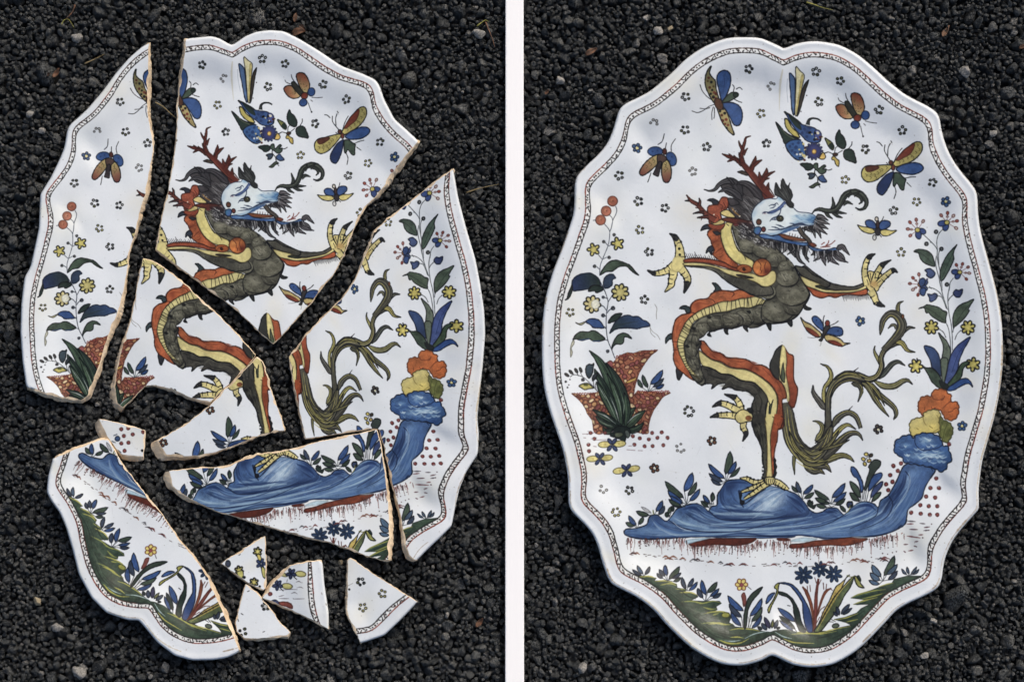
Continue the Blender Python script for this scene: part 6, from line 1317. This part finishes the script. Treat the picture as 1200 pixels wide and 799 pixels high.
    if ar < 0: Fc = [f[::-1] for f in Fc]; Fg = [f[::-1] for f in Fg]
    # check winding: outward
    def fix(F, V_):
        F = np.array(F)
        if not len(F): return F
        a = V_[F]; nv = np.cross(a[:, 1]-a[:, 0], a[:, 2]-a[:, 0]); out_ = a.mean(1)-base; out_[:, 2] = 0
        if (nv*out_).sum(1).mean() < 0: F = F[:, ::-1]
        return F
    Fc, Fg = fix(Fc, RV), fix(Fg, RV)
    new_obj('glazed_face', np_mesh('glazed_face', V-base, tri, True, uv), gl, root)
    if len(Fg):                          # one rim edge for every unbroken run of the lip
        run = np.zeros(n, int); k_ = 0; st = int(np.where(~isr2)[0][0]) if (~isr2).any() else 0
        for q in range(n):
            a = (st+q) % n
            if isr2[a] and not isr2[a-1]: k_ += 1
            run[a] = k_
        for k2 in range(1, max(k_, 1)+1):
            sel = Fg[(run[Fg % n].max(1) == k2) & (run[Fg % n].min(1) == k2)] if k_ else Fg
            if len(sel) < 6: continue
            Fi, (v_, u_) = compact(sel, RV-base, ruv); new_obj('rim_edge', np_mesh('rim_edge', v_, Fi, True, u_), gl, root)
    if len(Fc):
        Fi, (v_,) = compact(Fc, RV-base); new_obj('broken_edge', np_mesh('broken_edge', v_, Fi, False), M_CLAY, root)
    q, zq = rings[-1]; bp, bt, _ = triangulate(q, np.zeros((0, 2))) if False else (None, None, None)
    # underside follows the face
    ins = pts; hu = h-th; hu[bi] = h[bi]-th*1.0; VU = world_at(ins[:, 0], ins[:, 1], hu); VU[bi] = RV[4*n:5*n]
    new_obj('underside', np_mesh('underside', VU-base, tri[:, ::-1], True), M_UNDER, root)
    FOOT.append((o, S['h'], None, 0))
for i, S in enumerate(SHERDS): build_sherd(i, S)
print('dishes', round(time.time()-T00, 1))
# ---------------------------------------------------------------- gravel
def stone_mat():
    m, nt, b = mat_new('dark_volcanic_gravel'); oi = N(nt, 'ShaderNodeObjectInfo'); co = N(nt, 'ShaderNodeTexCoord')
    n1 = N(nt, 'ShaderNodeTexNoise', Scale=3.0, Detail=7.0, Roughness=.78); n2 = N(nt, 'ShaderNodeTexVoronoi', Scale=7.0)
    ad = N(nt, 'ShaderNodeVectorMath', operation='ADD'); cm = N(nt, 'ShaderNodeCombineXYZ'); ml = N(nt, 'ShaderNodeMath', operation='MULTIPLY'); ml.inputs[1].default_value = 57.0
    nt.links.new(oi.outputs['Random'], ml.inputs[0]); nt.links.new(ml.outputs[0], cm.inputs[0]); nt.links.new(co.outputs['Object'], ad.inputs[0]); nt.links.new(cm.outputs[0], ad.inputs[1])
    for n in (n1, n2): nt.links.new(ad.outputs[0], n.inputs['Vector'])
    tint = ramp(nt, oi.outputs['Random'], [(0, (.050, .054, .056)), (.4, (.082, .089, .091)), (.75, (.118, .124, .124)), (.93, (.165, .168, .162)), (.985, (.24, .236, .224)), (1, (.38, .37, .35))])
    mx = N(nt, 'ShaderNodeMixRGB', blend_type='MULTIPLY'); mx.inputs[0].default_value = 1
    nt.links.new(tint, mx.inputs[1]); nt.links.new(ramp(nt, n1.outputs[0], [(.34, (.42, .43, .44)), (.52, (.92, .93, .93)), (.64, (1.4, 1.4, 1.38)), (.76, (2.6, 2.55, 2.45))]), mx.inputs[2])
    nt.links.new(mx.outputs[0], b.inputs['Base Color']); nt.links.new(ramp(nt, n1.outputs[0], [(.3, (.34,)*3), (.7, (.75,)*3)]), b.inputs['Roughness'])
    b.inputs['Specular IOR Level'].default_value = .45
    b1 = N(nt, 'ShaderNodeBump', Strength=1.0, Distance=.32); b2 = N(nt, 'ShaderNodeBump', Strength=.75, Distance=.2); b2.invert = True
    nt.links.new(n1.outputs[0], b1.inputs['Height']); nt.links.new(n2.outputs['Distance'], b2.inputs['Height'])
    nt.links.new(b1.outputs[0], b2.inputs['Normal']); nt.links.new(b2.outputs[0], b.inputs['Normal']); return m
M_STONE = stone_mat()
def rock_mesh(name, seed, sub=3):
    bm = bmesh.new(); bmesh.ops.create_icosphere(bm, subdivisions=sub, radius=1.0); rn = random.Random(seed)
    off = Vector((seed*3.7, seed*1.3, seed*7.1)); st = Vector((rn.uniform(.85, 1.2), rn.uniform(.75, 1.05), rn.uniform(.6, .9)))
    cuts = [(Vector((rn.gauss(0, 1), rn.gauss(0, 1), rn.gauss(0, 1))).normalized(), rn.uniform(.55, .86)) for _ in range(12)]
    for v in bm.verts:
        p = v.co.copy()
        for nn_, dd in cuts:
            q = p.dot(nn_)-dd
            if q > 0: p -= nn_*q*.95
        p *= 1+.20*noise.noise(p*1.3+off)+.10*noise.noise(p*3.4+off)+.07*noise.noise(p*7+off)
        v.co = Vector((p.x*st.x, p.y*st.y, p.z*st.z))
    me = bpy.data.meshes.new(name); bm.to_mesh(me); bm.free()
    me.polygons.foreach_set('use_smooth', np.ones(len(me.polygons), bool)); me.materials.append(M_STONE); return me
lib = bpy.data.collections.new('stone_shapes'); NV = 16
for k in range(NV):
    o_ = bpy.data.objects.new('stone_shape_%02d' % k, rock_mesh('stone', k+1)); lib.objects.link(o_)
def scatter():
    rs = np.random.default_rng(11); MG = 160
    X0, X1, Y0, Y1 = -MG, 1200+MG, -MG, 799+MG
    W_, H_ = X1-X0, Y1-Y0
    hm = np.full((H_, W_), -16.0, np.float32); cap = np.full((H_, W_), 99.0, np.float32)
    yy, xx = np.mgrid[Y0:Y1, X0:X1]; flat = np.stack([xx.ravel(), yy.ravel()], 1).astype(float)
    for poly, hu, fn, mg in FOOT:
        mn, mx_ = poly.min(0)-2, poly.max(0)+2
        s = (flat[:, 0] > mn[0]) & (flat[:, 0] < mx_[0]) & (flat[:, 1] > mn[1]) & (flat[:, 1] < mx_[1]); ii = np.where(s)[0]
        k = inside(poly, flat[ii]); ii = ii[k]
        if fn is not None:
            d = fn(flat[ii, 0], flat[ii, 1]); c = np.where(d > mg-12, hu-.5, hu+5.5*np.clip((mg-12-d)/20, 0, 1))
        else: c = np.full(len(ii), hu-.6)
        cap.ravel()[ii] = np.minimum(cap.ravel()[ii], c)
    cap[:, (xx[0] > 589) & (xx[0] < 617)] = -3.0
    # stones next to a ceiling must stay below it too: spread the limit a little
    cp = cap.copy()
    for dy in (-3, 0, 3):
        for dx in (-3, 0, 3): cp = np.minimum(cp, np.roll(np.roll(cap, dy, 0), dx, 1)+1.5)
    cap = cp
    P_, R_ = [], []
    n = 58000
    rad = np.exp(rs.normal(math.log(4.3), .36, n)).clip(2.2, 11); rad[rs.random(n) < .03] *= 1.6
    rad = np.sort(rad)[::-1]; cut = int(n*.55); head_ = rad[:cut].copy(); rs.shuffle(head_); tail_ = rad[cut:].copy(); rs.shuffle(tail_); rad = np.r_[head_, tail_, rs.uniform(1.8, 3.2, 25000)]
    for r in rad:
        best = None
        for _ in range(5 if r > 3.6 else 9):
            x, y = rs.uniform(X0+8, X1-8), rs.uniform(Y0+8, Y1-8); z = hm[int(y-Y0), int(x-X0)]
            if best is None or z < best[0]: best = (z, x, y)
        _, x, y = best; ix, iy = int(x-X0), int(y-Y0); k = int(r*.8)+1
        a = hm[max(0, iy-k):iy+k+1, max(0, ix-k):ix+k+1]
        zb = float(np.sort(a.ravel())[int(a.size*.62)]); zc = zb+r*.42
        lim = cap[max(0, iy-k):iy+k+1, max(0, ix-k):ix+k+1].min()
        top = zc+r*.85
        if top > min(lim, 7.0):
            if lim < 90 and zb < lim-4: zc = lim-r*.9
            else: continue
        k = int(r)+1; ya, yb, xa, xb = max(0, iy-k), min(H_, iy+k+1), max(0, ix-k), min(W_, ix+k+1)
        dd = r*r-((np.arange(ya, yb)[:, None]-(y-Y0))**2+(np.arange(xa, xb)[None]-(x-X0))**2)
        cp_ = np.where(dd > 0, zc+.8*np.sqrt(np.maximum(dd, 0)), -99)
        s = hm[ya:yb, xa:xb]; np.maximum(s, cp_, out=s)
        P_.append((x, y, zc)); R_.append(r)
    P_ = np.array(P_); R_ = np.array(R_); print('stones', len(P_), round(time.time()-T00, 1), 'mean surface', hm[100:-100, 100:-100].mean())
    global HM; HM = (hm, X0, Y0)
    return P_, R_, rs
HM = None
SP, SR, RS = scatter()
def surf(x, y, r=3):
    hm, X0, Y0 = HM; x, y = int(x-X0), int(y-Y0); return float(np.percentile(hm[max(0, y-r):y+r+1, max(0, x-r):x+r+1], 80))
def gravel():
    V = world_at(SP[:, 0], SP[:, 1], SP[:, 2]); me = bpy.data.meshes.new('gravel'); me.vertices.add(len(V)); me.vertices.foreach_set('co', V.astype(np.float32).ravel())
    for nm, ty, key, arr in (('rot', 'FLOAT_VECTOR', 'vector', RS.uniform(0, 6.283, (len(V), 3))), ('siz', 'FLOAT', 'value', SR*PX), ('pick', 'INT', 'value', RS.integers(0, NV, len(V)))):
        a = me.attributes.new(nm, ty, 'POINT'); a.data.foreach_set(key, arr.astype(np.int32 if ty == 'INT' else np.float32).ravel())
    me.materials.append(M_STONE)
    o = new_obj('gravel', me, None, None, 'dark grey volcanic gravel stones covering the ground', 'gravel', None, 'stuff')
    ng = bpy.data.node_groups.new('lay_stones', 'GeometryNodeTree'); ng.interface.new_socket('Geometry', in_out='INPUT', socket_type='NodeSocketGeometry'); ng.interface.new_socket('Geometry', in_out='OUTPUT', socket_type='NodeSocketGeometry')
    gi, go = ng.nodes.new('NodeGroupInput'), ng.nodes.new('NodeGroupOutput'); iop = ng.nodes.new('GeometryNodeInstanceOnPoints'); ci = ng.nodes.new('GeometryNodeCollectionInfo')
    ci.inputs['Collection'].default_value = lib; ci.inputs['Separate Children'].default_value = True; ci.inputs['Reset Children'].default_value = True
    def attr(nm, ty): a = ng.nodes.new('GeometryNodeInputNamedAttribute'); a.data_type = ty; a.inputs[0].default_value = nm; return a.outputs[0]
    L = ng.links.new
    L(gi.outputs[0], iop.inputs['Points']); L(ci.outputs[0], iop.inputs['Instance']); iop.inputs['Pick Instance'].default_value = True
    L(attr('pick', 'INT'), iop.inputs['Instance Index'])
    e2r = ng.nodes.new('FunctionNodeEulerToRotation'); L(attr('rot', 'FLOAT_VECTOR'), e2r.inputs[0]); L(e2r.outputs[0], iop.inputs['Rotation'])
    L(attr('siz', 'FLOAT'), iop.inputs['Scale']); L(iop.outputs[0], go.inputs[0])
    md = o.modifiers.new('stones', 'NODES'); md.node_group = ng
gravel()
m, nt, b = mat_new('dark_soil'); b.inputs['Base Color'].default_value = (.012, .012, .013, 1); b.inputs['Roughness'].default_value = 1
n1 = N(nt, 'ShaderNodeTexNoise', Scale=120.0, Detail=4.0); nt.links.new(ramp(nt, n1.outputs[0], [(.35, (.008, .008, .009)), (.7, (.03, .03, .031))]), b.inputs['Base Color'])
z = -17*PX; s = 4.0
new_obj('ground', np_mesh('ground', [(-s, -s, z), (s, -s, z), (s, s, z), (-s, s, z)], [(0, 1, 2, 3)]), m, kind='structure')
# ---------------------------------------------------------------- blank gutter between the two panels, built as a solid strip; no real board
m, nt, b = mat_new('white_panel_gutter'); b.inputs['Base Color'].default_value = (.93, .93, .93, 1); b.inputs['Roughness'].default_value = .6
n1 = N(nt, 'ShaderNodeTexNoise', Scale=60.0, Detail=3.0); nt.links.new(ramp(nt, n1.outputs[0], [(.3, (.90, .90, .90)), (.7, (.94, .94, .94))]), b.inputs['Base Color'])
zt = 7.0; A_ = world_at([592.3, 613.8], [399, 399], [zt, zt]); xa, xb = A_[0, 0], A_[1, 0]
bm = bmesh.new(); bmesh.ops.create_cube(bm, size=1)
for v in bm.verts: v.co = Vector(((xa+xb)/2+v.co.x*(xb-xa), v.co.y*.86, (zt-14)/2*PX+v.co.z*(zt+14)*PX))
bmesh.ops.bevel(bm, geom=bm.edges[:], offset=.0006, segments=2, affect='EDGES'); me = bpy.data.meshes.new('panel_gutter_strip'); bm.to_mesh(me); bm.free()
new_obj('panel_gutter_strip', me, m, None, 'narrow white strip standing in for the blank gutter between the two panels', 'gutter strip')
# ---------------------------------------------------------------- small things lying on the gravel
def plain_mat(name, c1, c2, rough=.7, scale=300.0):
    m, nt, b = mat_new(name); n = N(nt, 'ShaderNodeTexNoise', Scale=scale, Detail=4.0); co = N(nt, 'ShaderNodeTexCoord'); nt.links.new(co.outputs['Object'], n.inputs['Vector'])
    nt.links.new(ramp(nt, n.outputs[0], [(.35, c1), (.65, c2)]), b.inputs['Base Color']); b.inputs['Roughness'].default_value = rough
    bp = N(nt, 'ShaderNodeBump', Strength=.5, Distance=.0006); nt.links.new(n.outputs[0], bp.inputs['Height']); nt.links.new(bp.outputs[0], b.inputs['Normal']); return m
M_PEB = plain_mat('pale_pebble_stone', (.10, .098, .09), (.30, .29, .27), .75, 700); M_PEBT = plain_mat('tan_pebble_stone', (.16, .13, .08), (.33, .28, .19), .75, 700)
M_LEAF = plain_mat('dead_leaf', (.05, .026, .014), (.15, .068, .032)); M_STRAW = plain_mat('dry_straw', (.10, .075, .035), (.26, .20, .09)); M_GRASS = plain_mat('green_grass_blade', (.10, .11, .015), (.26, .24, .05))
PEB = 'pale grey pebble lying among the darker gravel'
def pebble(x, y, r, mat=None, lab=PEB, seed=0, grp='pale pebbles on the gravel'):
    me = rock_mesh('pebble', 40+seed, 3); z = surf(x, y)+r*.15
    w = world_at([x], [y], [z])[0]; me.transform(__import__('mathutils').Matrix.Scale(r*PX, 4))
    o = new_obj('pebble', me, mat or M_PEB, None, lab, 'pebble', grp); o.location = w; o.rotation_euler = (RN.uniform(-.4, .4), RN.uniform(-.4, .4), RN.uniform(0, 6.28))
for k, (x, y, r) in enumerate(((90,45,7.5),(35,134,5.5),(49,153,6),(561,40,8.5),(771,36,6.5),(757,21,4.5),(1131,85,9),(1164,157,6),(66,734,7.5),(92,787,10.5),(682,782,7),(656,95,7.5),(524,720,4),(1083,768,5),(1094,727,4),(694,440,4))): pebble(x, y, r, seed=k)
for k, (x, y, r, l) in enumerate(((399.5,659,3.8,'yellowish pebble beside the tip of the rosette rim sherd'),(44,705,6,'brownish tan pebble left of the grassy rim sherd'),(785,34,4,'brown pebble near the top lobe of the whole dish'))): pebble(x, y, r, M_PEBT, l, 20+k, None)
def blade(name, pts, w, mat, lab, cat, grp=None, lift=1.0):
    """a thin bent stalk, tapered, resting on the stones; points in photo px"""
    p = smooth(np.array(pts, float).reshape(-1, 2), False, 5); n = len(p); zz = np.array([surf(a, b, 4) for a, b in p]); zz = np.convolve(np.pad(zz, 3, mode='edge'), np.ones(7)/7, 'valid')+lift
    C_ = world_at(p[:, 0], p[:, 1], zz+1.0); base = C_[0].copy(); V, F = [], []
    for i in range(n):
        d = C_[min(i+1, n-1)]-C_[max(i-1, 0)]; d /= np.linalg.norm(d); s = np.cross(d, (0, 0, 1)); s /= np.linalg.norm(s); u = np.cross(s, d)
        r = w*PX*(1-.75*i/(n-1))/2
        for k in range(6): a = k*math.pi/3; V.append(C_[i]-base+r*(math.cos(a)*s+.6*math.sin(a)*u))
    for i in range(n-1):
        for k in range(6): F.append((i*6+k, i*6+(k+1) % 6, (i+1)*6+(k+1) % 6, (i+1)*6+k))
    me = np_mesh(name, V, F); bm = bmesh.new(); bm.from_mesh(me); bmesh.ops.holes_fill(bm, edges=bm.edges[:]); bmesh.ops.recalc_face_normals(bm, faces=bm.faces); bm.to_mesh(me); bm.free()
    o = new_obj(name, me, mat, None, lab, cat, grp); o.location = base
blade('dry_stalk', [88,6,85,14,80,20,76,24], 2.2, M_LEAF, 'short orange-brown stalk on gravel above the tall rim sherd', 'stalk')
blade('grass_blade', [72,29,75,24,80,23,84,28,87,33], 1.4, M_GRASS, 'bent green blade crossing the orange stalk', 'grass')
blade('straw', [99,75,110,70,122,64], 2.0, M_STRAW, 'yellow straw on gravel outside the tall rim sherd', 'straw')
blade('straw', [182,120,192,126,203,136,212,143], 1.8, M_STRAW, 'straw lying in the gap between two upper sherds', 'straw')
blade('straw', [546,226,558,222,570,219,584,216], 2.0, M_STRAW, 'straw lying right of the flower stalk sherd', 'straw')
blade('grass_blade', [559,31,564,27,569,24,573,26], 2.0, M_GRASS, 'green bent end of a grass blade near the white gutter strip', 'grass')
blade('dry_stalk', [569,26,573,36,577,46,580,56], 2.0, M_LEAF, 'brown stalk hanging from the green grass blade', 'stalk')
blade('grass_blade', [945,3,955,6,963,9,976,12], 2.2, M_GRASS, 'yellow green blade above the whole dish', 'grass')
blade('straw', [1112,30,1110,38,1104,44], 1.8, M_LEAF, 'thin brown stem beside a curled leaf right of the whole dish', 'straw')
def dead_leaf(x, y, L, W, rot, lab, seed):
    rn = random.Random(seed); bm = bmesh.new(); nu, nv = 9, 5; top, bot = [], []
    for sgn, lst in ((1, top), (-1, bot)):
        for i in range(nu):
            u = i/(nu-1); row = []
            for j in range(nv):
                v = j/(nv-1)*2-1; w = math.sin(math.pi*min(max(u, .04), .97)**.8)**.7
                row.append(bm.verts.new(((u-.5)*L*PX, v*W*.5*w*PX, (W*.28*v*v+L*.10*math.sin(u*4+seed)+.35*noise.noise(Vector((u*4, v*2, seed))))*PX+sgn*.00016)))
            lst.append(row)
    for lst, fl_ in ((top, 0), (bot, 1)):
        for i in range(nu-1):
            for j in range(nv-1):
                q = [lst[i][j], lst[i+1][j], lst[i+1][j+1], lst[i][j+1]]; bm.faces.new(q[::-1] if fl_ else q)
    for i in range(nu-1):
        for j in (0, nv-1): bm.faces.new([top[i][j], bot[i][j], bot[i+1][j], top[i+1][j]])
    for j in range(nv-1):
        for i in (0, nu-1): bm.faces.new([top[i][j], top[i][j+1], bot[i][j+1], bot[i][j]])
    bmesh.ops.recalc_face_normals(bm, faces=bm.faces); me = bpy.data.meshes.new('dead_leaf'); bm.to_mesh(me); bm.free(); me.polygons.foreach_set('use_smooth', np.ones(len(me.polygons), bool))
    o = new_obj('dead_leaf', me, M_LEAF, None, lab, 'leaf', 'dead leaf scraps on the gravel' if lab.startswith('curled') else None); o.location = world_at([x], [y], [surf(x, y, 4)+1.6])[0]; o.rotation_euler = (rn.uniform(-.3, .3), rn.uniform(-.3, .3), rot)
LF = 'curled orange-brown scrap of dead leaf on the gravel'
for k, (x, y, L, W, r) in enumerate(((66,86,13,6,1.0),(56,88,8,4,.2),(346,21,11,5,1.4),(354,32,8,5,-.6),(693,61,16,7,.55),(1107,39,14,6,1.1),(562,729,13,6,.9),(641,108,7,4,.9),(1199,55,10,5,.3))): dead_leaf(x, y, L, W, r, LF, k+3)
dead_leaf(350, 39, 17, 10, .2, 'broad brown leaf tucked against the top rim of the upper sherd', 31)
print('done', round(time.time()-T00, 1))
